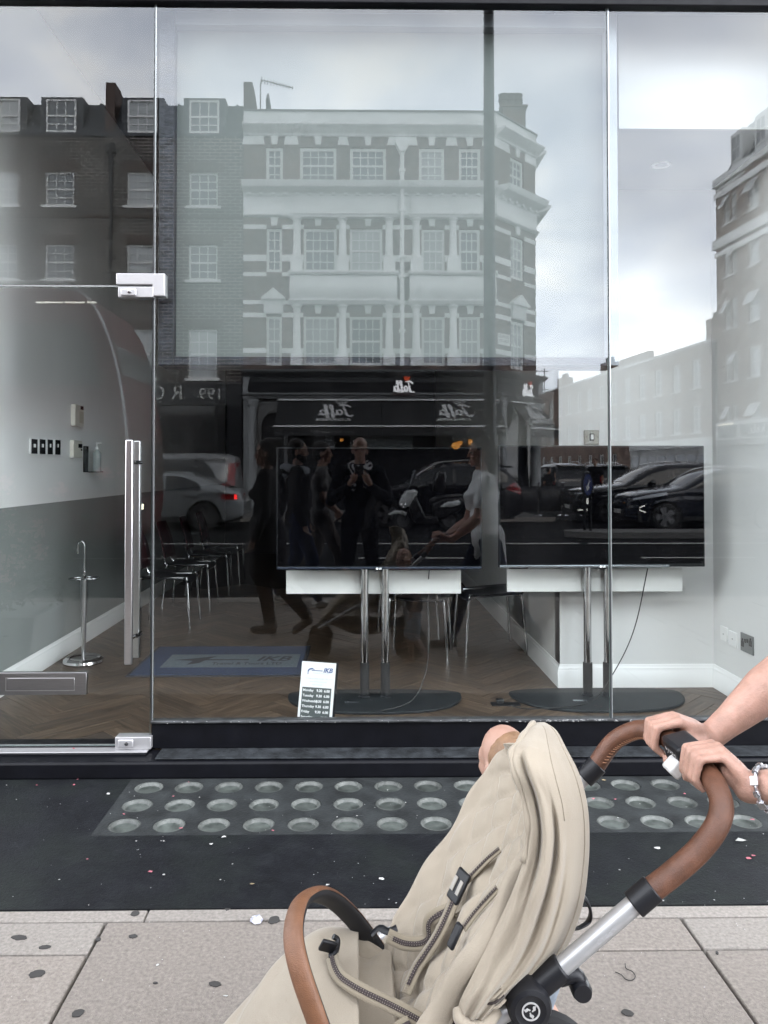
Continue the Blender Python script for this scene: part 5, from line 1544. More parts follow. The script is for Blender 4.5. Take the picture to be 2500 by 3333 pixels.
# ------------------------------------------------------------------ red double decker
bus_red = M("bus_red", (.080, .0085, .009), .5, spec=.3); bus_glass = M("bus_glass", (.02, .026, .028), .08, spec=.8)
by0, by1 = DIST - 12.0, DIST - 14.4
BX = -0.5
bus = thing("double_decker_bus", "red double decker bus passing with rounded front, ghosted in the door glass", "bus", (-8.5, (by0 + by1) / 2, -.11))
pro = [(-14.2, .25), (-3.15, .25), (-3.05, 1.0), (-3.08, 1.9), (-3.16, 2.5), (-3.28, 3.2), (-3.45, 3.75), (-3.66, 4.1), (-3.98, 4.28), (-4.5, 4.34), (-13.6, 4.34), (-14.2, 4.1)]
pro = [(x_ + BX, z_) for x_, z_ in pro]
bm = NB(); prism(bm, pro, by1, by0, 'y'); obj("body", bm, bus_red, bus, bevel=.28, seg=5)
for y_, s in ((by0, 1), (by1, -1)):
    for (z0, z1, x0, x1) in ((2.75, 3.72, -14.2, -3.62 + BX), (1.15, 2.05, -14.2, -3.3 + BX)):
        bm = NB(); prism(bm, [(x0, z0), (x1 + .12, z0), (x1, z1 - .25), (x1 - .25, z1), (x0, z1)], y_ + .004 * s, y_ + .012 * s, 'y'); obj("window_band", bm, bus_glass, bus)
        for k in range(7):
            x_ = x0 + 1.4 * (k + .8)
            bm = NB(); box(bm, x_ - .04, x_ + .04, min(y_ + .0125 * s, y_ + .016 * s), max(y_ + .0125 * s, y_ + .016 * s), z0, z1); obj("pillar", bm, shop_black, bus)
bm = NB(); grid_faces(bm, [[Vector((x_ + BX + .01, by0 - .25, z_)), Vector((x_ + BX + .01, by1 + .25, z_))] for x_, z_ in ((-3.06, 1.0), (-3.09, 1.9), (-3.16, 2.3))]); obj("windscreen", bm, bus_glass, bus)
bm = NB(); grid_faces(bm, [[Vector((x_ + BX + .01, by0 - .2, z_)), Vector((x_ + BX + .01, by1 + .2, z_))] for x_, z_ in ((-3.24, 2.95), (-3.30, 3.25), (-3.47, 3.75))]); obj("windscreen", bm, bus_glass, bus)
bm = NB(); tube(bm, smooth_path([(x_ + BX, y_, z_) for x_, y_, z_ in ((-5.2, by0 - .02, 4.36), (-4.3, by0 - .02, 4.37), (-3.9, by0 - .03, 4.27), (-3.62, by0 - .02, 4.0), (-3.42, by0 - .01, 3.6), (-3.24, by0, 3.0), (-3.14, by0, 2.4), (-3.06, by0, 1.7))], 5), .022, 6); obj("edge_trim", bm, M("grey_bead", (.55, .55, .56), .3), bus)
tyre_m = M("tyre_rubber", (.012, .012, .013), .8)
for x_ in (-5.9, -11.6):
    for y_ in (by0 - .1, by1 + .4):
        bm = NB(); lathe(bm, [(0, 0), (.25, 0), (.48, .02), (.5, .06), (.5, .26), (.46, .3), (0, .3)], 24, Matrix.Translation((x_, y_, .39)) @ Matrix.Rotation(PI / 2, 4, 'X')); obj("wheel", bm, tyre_m, bus)
for k, (u0, u1) in enumerate(((118, 205), (212, 275), (284, 313))):
    pa, pb = RP(u0, 984, 11.98), RP(u1, 986 + k, 11.98)
    bm = NB(); box(bm, pa.x, pb.x, by0 + .013, by0 + .03, pa.z - .012, pa.z + .010); obj("strip_light", bm, M("bus_strip", (1, .97, .85), .5, emis=2.2), bus)
# ------------------------------------------------------------------ vehicles, front towards local -x
def lerp(t, pts):
    if t <= pts[0][0]: return pts[0][1]
    for (a, b), (c, d) in zip(pts[:-1], pts[1:]):
        if t <= c: return b + (d - b) * ((t - a) / max(c - a, 1e-9))
    return pts[-1][1]
def slerp(t, pts):
    """smooth interpolation through points"""
    n = len(pts)
    if t <= pts[0][0]: return pts[0][1]
    if t >= pts[-1][0]: return pts[-1][1]
    for i in range(n - 1):
        if t <= pts[i + 1][0]:
            x0, y0 = pts[i]; x1, y1 = pts[i + 1]; h = x1 - x0
            m0 = (y1 - pts[i - 1][1]) / (x1 - pts[i - 1][0]) if i > 0 else (y1 - y0) / h
            m1 = (pts[i + 2][1] - y0) / (pts[i + 2][0] - x0) if i < n - 2 else (y1 - y0) / h
            s = (t - x0) / h
            return (2 * s ** 3 - 3 * s ** 2 + 1) * y0 + (s ** 3 - 2 * s ** 2 + s) * h * m0 + (-2 * s ** 3 + 3 * s ** 2) * y1 + (s ** 3 - s ** 2) * h * m1

car_glass = M("car_glass", (.010, .012, .014), .05, spec=.35)
rubber = M("car_trim", (.012, .012, .013), .6)
alloy = M("alloy_wheel", (.12, .12, .125), .4, .6)
red_lamp = M("tail_lamp", (.22, .008, .010), .2, coat=.6); red_lit = M("tail_lamp_lit", (1, .02, .02), .4, emis=4.0)
head_lamp = M("head_lamp", (.35, .38, .42), .1, spec=.9, coat=.6); drl = M("running_light", (1, .97, .9), .4, emis=1.5)
plate_m = M("number_plate", (.55, .55, .53), .5)
def car(name, label, cat, group, paint, L, W, H, top, belt, wheels, wr, loc, tail=True, lit=False, rails=False, glass=None, sidewin=None, screens=None, spoiler=False, front=None, drls=None, tailpoly=None, cladding=True, rz=0.0):
    """top: (x, z) roof line front to back; belt: (x, z) waist line"""
    t = thing(name, label, cat, (0, 0, 0), 0, group)
    N, K = 84, 15
    def bottom(x):
        z = .24 + .10 * max(0, 1 - x / .5) ** 2 + .16 * max(0, 1 - (L - x) / .6) ** 2
        for wx in wheels:
            r = wr + .07
            if abs(x - wx) < r: z = max(z, wr + math.sqrt(max(0, r * r - (x - wx) ** 2)) * .98)
        return z
    def plan(x):
        e = 1.0
        if x < .9: e = 1 - .34 * (1 - x / .9) ** 2.4
        if x > L - .7: e = 1 - .22 * (1 - (L - x) / .7) ** 2.4
        return e
    def hwid(x, z):
        zt, zb = slerp(x, top), lerp(x, belt)
        w = W / 2 * plan(x)
        if z > zb:
            w *= 1 - .30 * min(1, (z - zb) / .62) ** 1.15
        else:
            w *= 1 - .05 * ((zb - z) / .7) ** 2 - .012 * math.exp(-((z - zb + .12) / .05) ** 2)
        d = zt - z
        if d < .10: w *= 1 - .16 * (1 - d / .10) ** 2.2
        return w
    bm = NB()
    rows = []
    for i in range(N + 1):
        x = L * i / N
        zb, zt = bottom(x), slerp(x, top)
        zb = min(zb, zt - .05)
        zs = [zb + (zt - zb) * (1 - (1 - j / K) ** 1.25) for j in range(K + 1)]
        side = [Vector((x, -hwid(x, z), z)) for z in zs]
        wt = hwid(x, zt)
        roofp = [Vector((x, -wt * q, zt + .035 * (1 - q * q))) for q in (.66, .33, 0, -.33, -.66)]
        rows.append(side + roofp + [Vector((x, -p.y, p.z)) for p in side[::-1]])
    vs = grid_faces(bm, rows)
    for r in (vs[0], vs[-1]):
        try: bm.faces.new(r)
        except ValueError: pass
    obj("body", bm, paint, t, 50)
    bm = NB(); box(bm, .25, L - .25, -W / 2 + .12, W / 2 - .12, .22, .5); obj("underbody", bm, rubber, t)
    def side_patch(nm, poly, mat, off=.006, parent=t, nx=14, nz=5):
        """poly: lower curve, upper curve as (x, z) lists"""
        lo, hi = poly
        x0, x1 = lo[0][0], lo[-1][0]
        for s in (-1, 1):
            bm = NB(); rows = []
            for i in range(nx + 1):
                x = x0 + (x1 - x0) * i / nx
                a, b = lerp(x, lo), lerp(x, hi)
                rows.append([Vector((x, s * (hwid(x, a + (b - a) * j / nz) + off), a + (b - a) * j / nz)) for j in range(nz + 1)])
            grid_faces(bm, rows)
            obj(nm, bm, mat, parent, 60)
    def top_patch(nm, x0, x1, mat, inset=.10, off=.008, nx=8, parent=t):
        bm = NB(); rows = []
        for i in range(nx + 1):
            x = x0 + (x1 - x0) * i / nx
            z = slerp(x, top); w = hwid(x, z) - inset * (.55 + .45 * (i / nx if x0 > L / 2 else i / nx))
            rows.append([Vector((x, w * q, z + .035 * (1 - q * q) + off)) for q in (-1, -.6, -.2, .2, .6, 1)])
        grid_faces(bm, rows); obj(nm, bm, mat, parent, 60)
    if sidewin:
        for k, w in enumerate(sidewin): side_patch("side_window", w, glass or car_glass)
    if screens:
        top_patch("windscreen", screens[0][0], screens[0][1], car_glass, .10)
        if len(screens) > 1: top_patch("rear_window", screens[1][0], screens[1][1], car_glass, .10)
    if tailpoly: side_patch("tail_lamp", tailpoly, red_lamp, .008, nx=6)
    if lit and tailpoly:
        lo, hi = tailpoly; xm = lo[0][0] + (lo[-1][0] - lo[0][0]) * .62
        side_patch("lit_lamp", ([(xm, lerp(xm, lo) + .012), (xm + .06, lerp(xm + .06, lo) + .012)], [(xm, lerp(xm, hi) - .012), (xm + .06, lerp(xm + .06, hi) - .012)]), red_lit, .012, nx=2)
    if front: side_patch("head_lamp", front, head_lamp, .008, nx=8)
    if drls:
        for d in drls: side_patch("running_light", d, drl, .014, nx=4, nz=2)
    # grille, bumpers, plates
    zg = slerp(0.02, top)
    bm = NB(); box(bm, -.015, .06, -W * .26, W * .26, .30, .52); obj("grille", bm, rubber, t, bevel=.02)
    bm = NB(); box(bm, -.022, -.002, -.26, .26, .40, .51); obj("number_plate", bm, plate_m, t)
    bm = NB(); box(bm, L - .02, L + .012, -.26, .26, .72, .83); obj("number_plate", bm, plate_m, t)
    if cladding:
        side_patch("sill_trim", ([(wheels[0] + wr + .1, .25), (wheels[1] - wr - .1, .25)], [(wheels[0] + wr + .1, .36), (wheels[1] - wr - .1, .36)]), rubber, .01, nx=4, nz=2)
    xm = (wheels[0] + wheels[1]) / 2 + .1
    for x_ in (xm, xm + .95):
        side_patch("door_handle", ([(x_, lerp(x_, belt) - .11), (x_ + .22, lerp(x_, belt) - .11)], [(x_, lerp(x_, belt) - .08), (x_ + .22, lerp(x_, belt) - .08)]), paint, .028, nx=3, nz=1)
    for s in (-1, 1):
        x_ = screens[0][1] - .25 if screens else wheels[0] + .9
        bm = NB(); z_ = lerp(x_, belt) + .12
        ell(bm, (x_, s * (hwid(x_, z_) + .12), z_), (.09, .11, .075), nu=10, nv=6); obj("mirror", bm, paint, t)
    if rails:
        for s in (-1, 1):
            bm = NB(); tube(bm, smooth_path([(x_, s * (hwid(x_, slerp(x_, top)) - .06), slerp(x_, top) + (.02 if k in (0, 4) else .075)) for k, x_ in enumerate([1.75 + (L - 2.4) * q / 4 for q in range(5)])], 4), .018, 6); obj("roof_rail", bm, M("rail_silver", (.5, .5, .5), .25, .9), t)
    if spoiler:
        bm = NB(); x_ = L - .62; z_ = slerp(x_, top); w = hwid(x_, z_); prism(bm, [(x_, z_ - .02), (x_ + .38, z_ - .03), (x_ + .36, z_ + .01), (x_, z_ + .04)], -w * .95, w * .95, 'y'); obj("spoiler", bm, paint, t, bevel=.01)
    # wheels
    for wx in wheels:
        for s in (-1, 1):
            T = Matrix.Translation((wx, s * (W / 2 - .13), wr)) @ Matrix.Rotation(PI / 2 * s, 4, 'X') if s < 0 else Matrix.Translation((wx, s * (W / 2 - .13), wr)) @ Matrix.Rotation(-PI / 2, 4, 'X')
            T = Matrix.Translation((wx, s * (W / 2 - .13), wr)) @ Matrix.Rotation(-PI / 2 * s, 4, 'X')
            bm = NB(); lathe(bm, [(wr * .68, -.10), (wr * .94, -.10), (wr, -.07), (wr, .07), (wr * .95, .105), (wr * .72, .11), (wr * .68, .09)], 32, T); w_ = obj("wheel", bm, tyre_m, t)
            bm = NB(); lathe(bm, [(0, .02), (wr * .66, .02), (wr * .70, .10), (wr * .73, .112), (wr * .71, .09)], 32, T); obj("rim", bm, M("rim_dark", (.03, .03, .032), .4, .5), w_)
            bm = NB()
            for k in range(5):
                a = 2 * PI * k / 5 + .3
                prism(bm, [(-.04, .03), (.04, .03), (.085, wr * .70), (-.085, wr * .70)], .075, .098, 'z', mx=T @ Matrix.Rotation(a, 4, 'Z'))
            lathe(bm, [(0, .105), (.05, .10), (.05, .03)], 12, T)
            obj("spokes", bm, alloy, w_)
    t.location = loc; t.rotation_euler = (0, 0, rz)
    return t

silver = M("silver_paint", (.26, .275, .285), .3, .35, coat=.4); black_car = M("black_car_paint", (.007, .0075, .010), .2, spec=.4, coat=.35)
navy_car = M("dark_blue_paint", (.009, .011, .019), .2, spec=.4, coat=.4); grey_car = M("grey_car_paint", (.10, .105, .11), .25, .3, coat=.6)
silver_van = M("silver_van_paint", (.21, .215, .22), .32, .3, coat=.3)
gcar = "cars on the far side of the road"
ROADZ = -0.11
# silver fastback seen from behind on the left
top1 = [(0, .62), (.15, .78), (.9, .93), (1.35, .98), (1.9, 1.28), (2.4, 1.44), (2.9, 1.47), (3.4, 1.40), (3.9, 1.22), (4.35, 1.04), (4.55, .98), (4.65, .80)]
belt1 = [(0, .70), (1.2, .92), (3.2, .96), (4.65, .98)]
car("fastback_car", "silver fastback car with a lit red tail lamp, in front of the silver van", "car", gcar, silver, 4.65, 1.88, 1.48, top1, belt1, (.92, 3.68), .36,
    (fx(790, 19.3) - 4.66, DIST - 20.3, ROADZ), lit=True, screens=[(1.38, 2.2), (3.35, 4.3)],
    sidewin=[([(1.62, .96), (2.62, .99)], [(1.62, 1.0), (2.0, 1.26), (2.62, 1.39)]), ([(2.70, .99), (3.62, 1.03)], [(2.70, 1.39), (3.1, 1.36), (3.5, 1.22), (3.62, 1.06)])],
    tailpoly=([(4.12, .80), (4.63, .78)], [(4.05, .93), (4.63, .93)]), front=([(.05, .62), (.5, .72)], [(.05, .70), (.5, .80)]))
# silver van
top2 = [(0, .75), (.2, 1.0), (.8, 1.15), (1.3, 1.6), (1.7, 1.86), (2.2, 1.95), (4.4, 1.97), (4.95, 1.90), (5.08, 1.70), (5.12, .9)]
belt2 = [(0, .8), (1.0, 1.08), (5.1, 1.12)]
car("van", "silver van with dark rear side windows and tall red tail lamps, behind the fastback", "van", gcar, silver_van, 5.12, 1.95, 1.97, top2, belt2, (.95, 4.0), .34,
    (fx(783, 22) - 5.12, DIST - 22.0, ROADZ), screens=[(.95, 1.6)],
    sidewin=[([(1.35, 1.15), (2.2, 1.15)], [(1.35, 1.3), (1.75, 1.72), (2.2, 1.80)]), ([(2.28, 1.15), (4.62, 1.2)], [(2.28, 1.80), (4.1, 1.80), (4.4, 1.66), (4.62, 1.24)])],
    tailpoly=([(4.90, 1.0), (5.09, 1.0)], [(4.86, 1.72), (5.09, 1.72)]), front=([(.05, .75), (.5, .92)], [(.05, .85), (.5, 1.02)]))
# black SUV behind the photographer
top3 = [(0, .75), (.15, .95), (1.0, 1.08), (1.4, 1.16), (2.0, 1.52), (2.5, 1.67), (3.3, 1.70), (3.9, 1.64), (4.2, 1.52), (4.45, 1.18), (4.58, 1.0), (4.6, .8)]
belt3 = [(0, .8), (1.3, 1.05), (4.6, 1.12)]
suv_w = [([(1.7, 1.10), (2.7, 1.13)], [(1.7, 1.16), (2.1, 1.44), (2.7, 1.58)]), ([(2.78, 1.13), (3.6, 1.16)], [(2.78, 1.58), (3.3, 1.58), (3.6, 1.54)]), ([(3.66, 1.17), (4.1, 1.24)], [(3.66, 1.53), (3.95, 1.47), (4.1, 1.36)])]
tail3 = ([(4.12, 1.02), (4.52, .88)], [(4.12, 1.06), (4.36, 1.22), (4.52, 1.06)])
suv = car("suv", "black SUV with a roof spoiler and red tail lamp behind the person in white", "car", gcar, black_car, 4.6, 1.86, 1.7, top3, belt3, (.95, 3.65), .37,
    (fx(1714, 20.3) - 4.62, DIST - 21.3, ROADZ), screens=[(1.42, 2.3), (4.18, 4.42)], sidewin=suv_w, tailpoly=tail3, front=([(.05, .78), (.6, .90)], [(.05, .86), (.6, 1.0)]), spoiler=True, rails=True)
# crossover facing left, nearest the island
top4 = [(0, .66), (.12, .84), (.5, .95), (1.05, 1.03), (1.4, 1.10), (2.0, 1.40), (2.5, 1.53), (3.2, 1.55), (3.8, 1.48), (4.15, 1.34), (4.33, 1.05), (4.38, .8)]
belt4 = [(0, .74), (1.3, 1.0), (4.38, 1.06)]
win4 = [([(1.72, 1.06), (2.6, 1.08)], [(1.72, 1.10), (2.1, 1.34), (2.6, 1.45)]), ([(2.68, 1.08), (3.5, 1.11)], [(2.68, 1.45), (3.1, 1.44), (3.5, 1.36)])]
car("crossover", "dark blue crossover with white running lights, nearest to the traffic island", "car", gcar, navy_car, 4.4, 1.82, 1.55, top4, belt4, (.92, 3.55), .35,
    (fx(2056, 19.3), DIST - 20.25, ROADZ), screens=[(1.42, 2.25), (3.9, 4.2)], sidewin=win4, front=([(.06, .74), (.95, .90)], [(.06, .78), (.5, .90), (.95, .98)]), rails=True,
    drls=[([(.28, .50), (.42, .44)], [(.28, .54), (.42, .47)]), ([(.28, .56), (.40, .62)], [(.28, .59), (.40, .66)])], tailpoly=([(4.0, .95), (4.34, .9)], [(4.0, 1.02), (4.34, 1.05)]))
top5 = [(0, .72), (.15, .92), (1.0, 1.06), (1.45, 1.14), (2.1, 1.50), (2.6, 1.66), (3.6, 1.70), (4.3, 1.62), (4.6, 1.4), (4.75, 1.05), (4.78, .8)]
belt5 = [(0, .8), (1.3, 1.04), (4.78, 1.1)]
win5 = [([(1.78, 1.10), (2.8, 1.12)], [(1.78, 1.14), (2.2, 1.42), (2.8, 1.57)]), ([(2.88, 1.12), (3.8, 1.15)], [(2.88, 1.57), (3.4, 1.58), (3.8, 1.55)]), ([(3.86, 1.16), (4.3, 1.22)], [(3.86, 1.54), (4.2, 1.45), (4.3, 1.38)])]
car("suv", "larger black SUV with silver window trim behind the dark blue crossover", "car", gcar, black_car, 4.78, 1.88, 1.7, top5, belt5, (.98, 3.8), .37,
    (fx(1880, 21.8), DIST - 22.75, ROADZ), screens=[(1.48, 2.4), (4.35, 4.65)], sidewin=win5, front=([(.06, .82), (.5, .90)], [(.06, .86), (.5, .96)]), rails=True,
    drls=[([(.30, .56), (.36, .56)], [(.30, .78), (.36, .84)]), ([(.10, .36), (.34, .36)], [(.10, .40), (.34, .42)])], tailpoly=([(4.4, .95), (4.7, .9)], [(4.4, 1.02), (4.7, 1.1)]))
# cars farther away in the side street
c = copy_tree(suv); c.location = (fx(1775, 33), DIST - 34, -.05); c.rotation_euler = (0, 0, rad(86)); c["label"] = "dark parked SUV seen end on beyond the cafe corner"; c["group"] = "cars in the side street"
c = copy_tree(suv); c.location = (fx(1905, 36), DIST - 38, -.05); c.rotation_euler = (0, 0, rad(80)); c["label"] = "dark parked SUV in the side street just left of the blue keep left bollard"; c["group"] = "cars in the side street"
c = copy_tree(suv); c.location = (fx(2075, 30), DIST - 33, -.05); c.rotation_euler = (0, 0, rad(12)); c["label"] = "dark SUV waiting behind the larger black SUV in the side street"; c["group"] = "cars in the side street"

# ------------------------------------------------------------------ motor scooter standing before the black SUV
kx = 19.3 / FOC
def sc_pt(u, v, w=0.0):
    p = RP(u, v, 19.3); return Vector((p.x, p.y + w, p.z))
ms = thing("motor_scooter", "black and silver motor scooter with tall windscreen parked before the black SUV", "scooter", tuple(sc_pt(1370, 1715)))
sc_w = M("scooter_silver", (.55, .57, .58), .22, .2, coat=.7); sc_k = M("scooter_black", (.012, .012, .014), .3, coat=.3)
zw = ROADZ
for u, r in ((1312, .27), (1462, .27)):
    c = sc_pt(u, 1600); c.z = zw + r
    T = Matrix.Translation(c) @ Matrix.Rotation(PI / 2, 4, 'X')
    bm = NB(); lathe(bm, [(r * .6, -.05), (r * .92, -.055), (r, -.02), (r, .02), (r * .92, .055), (r * .6, .05), (r * .6, -.05)], 28, T); w_ = obj("wheel", bm, tyre_m, ms)
    bm = NB(); lathe(bm, [(0, -.03), (r * .62, -.045), (r * .62, .045), (0, .03)], 20, T); obj("rim", bm, alloy, w_)
def shell(nm, pts, w, mat, parent=ms, bev=.02):
    bm = NB(); q = [sc_pt(*p) for p in pts]
    prism(bm, [(p.x, p.z) for p in q], q[0].y - w, q[0].y + w, 'y'); return obj(nm, bm, mat, parent, bevel=bev)
shell("front_cowl", [(1296, 1640), (1306, 1615), (1322, 1596), (1345, 1592), (1362, 1600), (1350, 1622), (1330, 1648), (1312, 1655)], .17, sc_w, bev=.05)
shell("front_mudguard", [(1262, 1676), (1284, 1660), (1312, 1662), (1330, 1672), (1322, 1680), (1300, 1672), (1276, 1676)], .08, sc_w, bev=.03)
shell("leg_shield", [(1330, 1650), (1352, 1610), (1366, 1640), (1388, 1690), (1360, 1700), (1340, 1690)], .2, sc_k, bev=.04)
shell("floor_board", [(1350, 1684), (1420, 1680), (1425, 1700), (1352, 1704)], .2, sc_k)
shell("tail", [(1405, 1640), (1440, 1622), (1500, 1618), (1512, 1632), (1495, 1662), (1440, 1690), (1410, 1690)], .17, sc_k, bev=.05)
shell("tail_panel", [(1426, 1650), (1452, 1632), (1494, 1626), (1498, 1640), (1470, 1650)], .19, sc_w, bev=.03)
shell("saddle", [(1395, 1628), (1420, 1614), (1500, 1606), (1510, 1618), (1440, 1626), (1405, 1640)], .15, sc_k, bev=.04)
bm = NB(); grid_faces(bm, [[sc_pt(1328 + 24 * t, 1596 - 66 * t, w) + Vector((-.05 * math.cos(w * 8), 0, 0)) for w in (-.18, -.1, 0, .1, .18)] for t in (0, .3, .6, .85, 1)])
o = obj("windscreen", bm, M("scooter_screen", (.10, .11, .12), .1, spec=.8), ms, 60); m = o.modifiers.new("t", 'SOLIDIFY'); m.thickness = .008
bm = NB(); tube(bm, smooth_path([sc_pt(1388, 1578, .36), sc_pt(1372, 1582, .2), sc_pt(1362, 1588, 0), sc_pt(1372, 1582, -.2), sc_pt(1388, 1578, -.36)], 5), .02, 8); obj("handlebar", bm, sc_k, ms)
for s in (-1, 1):
    c = sc_pt(1362, 1560, .34 * s); bm = NB(); tube(bm, [sc_pt(1378, 1580, .28 * s), c], .008, 6); ell(bm, c, (.02, .07, .045)); obj("mirror", bm, sc_k, ms)
    bm = NB(); tube(bm, [sc_pt(1318, 1692, .07 * s), sc_pt(1338, 1640, .07 * s)], .022, 8); obj("fork", bm, sc_k, ms)
bm = NB()
for u, v in ((1306, 1640), (1312, 1650), (1318, 1640)): ell(bm, sc_pt(u, v, .175), (.022, .012, .022), nu=8, nv=5)
obj("lamp", bm, M("scooter_lamp", (.9, .9, .92), .2, emis=.8), ms)
shell("top_box", [(1408, 1600), (1412, 1560), (1424, 1536), (1446, 1534), (1452, 1550), (1448, 1590), (1440, 1606)], .2, sc_k, bev=.05)

# ------------------------------------------------------------------ street furniture
lc = thing("lamp_column", "dark lamp column on our pavement with a paper notice fixed to it", "lamp post", (fx(1596, 8.4), DIST - 8.4, 0))
dk = M("column_paint", (.010, .012, .016), .4)
x_, y_ = fx(1596, 8.4), DIST - 8.4
bm = NB(); lathe(bm, [(0, -.1), (.085, -.1), (.085, 1.35), (.078, 1.42), (.070, 1.5), (.056, 6.6), (.045, 8.5), (0, 8.5)], 24, Matrix.Translation((x_, y_, 0))); obj("column", bm, dk, lc)
bm = NB(); box(bm, x_ - .05, x_ + .05, y_ + .086, y_ + .09, .45, .95); obj("access_door", bm, dk, lc, bevel=.002)
bm = NB(); tube(bm, [(x_, y_, 8.45), (x_, y_ - .5, 8.9), (x_, y_ - 1.6, 9.0)], .035, 8); obj("arm", bm, dk, lc)
bm = NB(); ell(bm, (x_, y_ - 1.8, 9.0), (.13, .38, .08)); obj("lantern", bm, dk, lc)
nt_ = thing("paper_notice", "pale printed paper notice tied to the dark lamp column", "notice", (x_, y_ + .1, 1.6))
A = [RP(u, v, 8.29) for u, v in ((1590, 1456), (1630, 1446), (1640, 1508), (1602, 1517))]
bm = NB(); grid_faces(bm, [[A[0], (A[0] + A[1]) / 2 + Vector((0, .012, 0)), A[1]], [A[3], (A[2] + A[3]) / 2 + Vector((0, .012, 0)), A[2]]])
o = obj("sheet", bm, M("notice_paper", (.42, .43, .43), .6), nt_); m = o.modifiers.new("t", 'SOLIDIFY'); m.thickness = .002
bm = NB()
for k in range(5):
    t = .15 + .11 * k
    p, q = A[0].lerp(A[3], t), A[1].lerp(A[2], t)
    tube(bm, [p.lerp(q, .15) + Vector((0, .016, 0)), p.lerp(q, .85) + Vector((0, .016, 0))], .002, 4)
obj("print", bm, M("notice_print", (.12, .12, .12), .6), nt_)
# keep-left bollard on the island
bx_ = fx(1914, 17.7); by_ = DIST - 17.7
bl = thing("keep_left_bollard", "dark keep left traffic bollard with a blue arrow disc on the island", "bollard", (bx_, by_, .03))
for s in (-.07, .07):
    bm = NB(); tube(bm, [(bx_ + s, by_, 0.02), (bx_ + s, by_, 1.35)], .03, 10); obj("post", bm, shop_black, bl)
zc_ = fz(1578, 17.7)
bm = NB(); lathe(bm, [(0, -.05), (.30, -.05), (.32, 0), (.30, .05), (0, .05)], 28, Matrix.Translation((bx_, by_, zc_)) @ Matrix.Rotation(PI / 2, 4, 'X') @ Matrix.Rotation(0, 4, 'Z') @ Matrix.Diagonal((.45, 1, 1, 1))); obj("head", bm, shop_black, bl)
bm = NB(); lathe(bm, [(0, 0), (.25, 0), (.25, .006), (0, .006)], 28, Matrix.Translation((bx_, by_ + .053, zc_)) @ Matrix.Rotation(-PI / 2, 4, 'X') @ Matrix.Diagonal((.42, 1, 1, 1))); obj("disc", bm, M("road_sign_blue", (.015, .03, .12), .4), bl)
bm = NB(); prism(bm, [(bx_ - .02, zc_ - .02), (bx_ + .03, zc_ + .12), (bx_ + .05, zc_ + .10), (bx_ + .01, zc_ - .05), (bx_ + .05, zc_ - .06), (bx_ - .03, zc_ - .15), (bx_ - .05, zc_ - .03)], by_ + .060, by_ + .064, 'y'); obj("arrow", bm, M("road_sign_white", (.7, .7, .7), .5), bl)
# cafe barrier: chrome posts with dark cloth panels
for k, u in enumerate((1760, 1836, 1842, 1910)):
    x_ = fx(u, 23.4); y_ = DIST - 23.6
    s = thing("barrier_post", ("chrome barrier post under the cafe awning at the street end", "left of two chrome barrier posts standing together by the cafe", "right of two chrome barrier posts standing together by the cafe", "chrome barrier post at the side street corner")[k], "post", (x_, y_, 0), 0, "chrome posts of the cafe barrier")
    bm = NB(); lathe(bm, [(0, .012), (.17, .012), (.17, .025), (.03, .05), (.025, .98), (.04, 1.0), (.04, 1.03), (0, 1.05)], 16, Matrix.Translation((x_, y_, 0))); obj("post", bm, chrome, s)
for k, (u0, u1) in enumerate(((1640, 1757), (1763, 1833), (1845, 1907))):
    bm = NB(); x0, x1 = fx(u0, 23.4), fx(u1, 23.4); y_ = DIST - 23.6
    rows = [[Vector((x0 + (x1 - x0) * i / 10, y_ + .012 * math.sin(i * 1.3), z)) for i in range(11)] for z in (.15, .5, .92)]
    grid_faces(bm, rows); o = obj("barrier_cloth", bm, shop_black, None, 180); m = o.modifiers.new("t", 'SOLIDIFY'); m.thickness = .01
    tag(o, ("black cloth barrier panel in front of the cafe columns", "black cloth barrier panel between the single post and the pair", "black cloth barrier panel reaching to the side street corner")[k], "barrier", "cloth panels of the cafe barrier")

# ------------------------------------------------------------------ flower planter outside, left of the frame, ghosted in the door
px, py = -2.62, DIST - 5.75
tp = thing("flower_planter", "white planter with a bush of pink flowers mirrored low in the door glass", "planter", (px, py, 0))
bm = NB(); prism(bm, [(-.30, 0), (.30, 0), (.36, .42), (-.36, .42)], py - .3, py + .3, 'y', mx=Matrix.Translation((px, 0, 0))); obj("pot", bm, M("planter_white", (.55, .56, .54), .6), tp, bevel=.01)
leafm = M("leaf_green", (.035, .075, .025), .6, var=.4, scale=9); petm = M("flower_pink", (.80, .22, .26), .6, var=.3, scale=14, var2=(.85, .45, .45))
def leaf(bm, c, r, n, w=.5):
    a = Vector((random.gauss(0, 1), random.gauss(0, 1), random.gauss(0, .6))).normalized(); b = a.orthogonal().normalized()
    p = [c - a * r, c + b * r * w, c + a * r, c - b * r * w]
    bm.faces.new([bm.verts.new(q) for q in p])
bm = NB(); R_ = random.Random(3)
cents = [(R_.gauss(0, .24), R_.gauss(0, .2), .55 + abs(R_.gauss(0, .36))) for _ in range(70)]
for cx, cy_, cz in cents:
    for _ in range(34): leaf(bm, Vector((px + cx + random.gauss(0, .07), py + cy_ + random.gauss(0, .07), cz + random.gauss(0, .07))), random.uniform(.018, .04), 0)
obj("foliage", bm, leafm, tp, 0)
for k in range(52):
    cx, cy_, cz = random.choice(cents); bm = NB()
    for _ in range(40): leaf(bm, Vector((px + cx * 1.2 + random.gauss(0, .03), py + cy_ * 1.1 + .08 + random.gauss(0, .03), cz + .06 + random.gauss(0, .028))), random.uniform(.014, .026), 0, .8)
    obj("flower_head", bm, petm, tp, 0)
bm = NB()
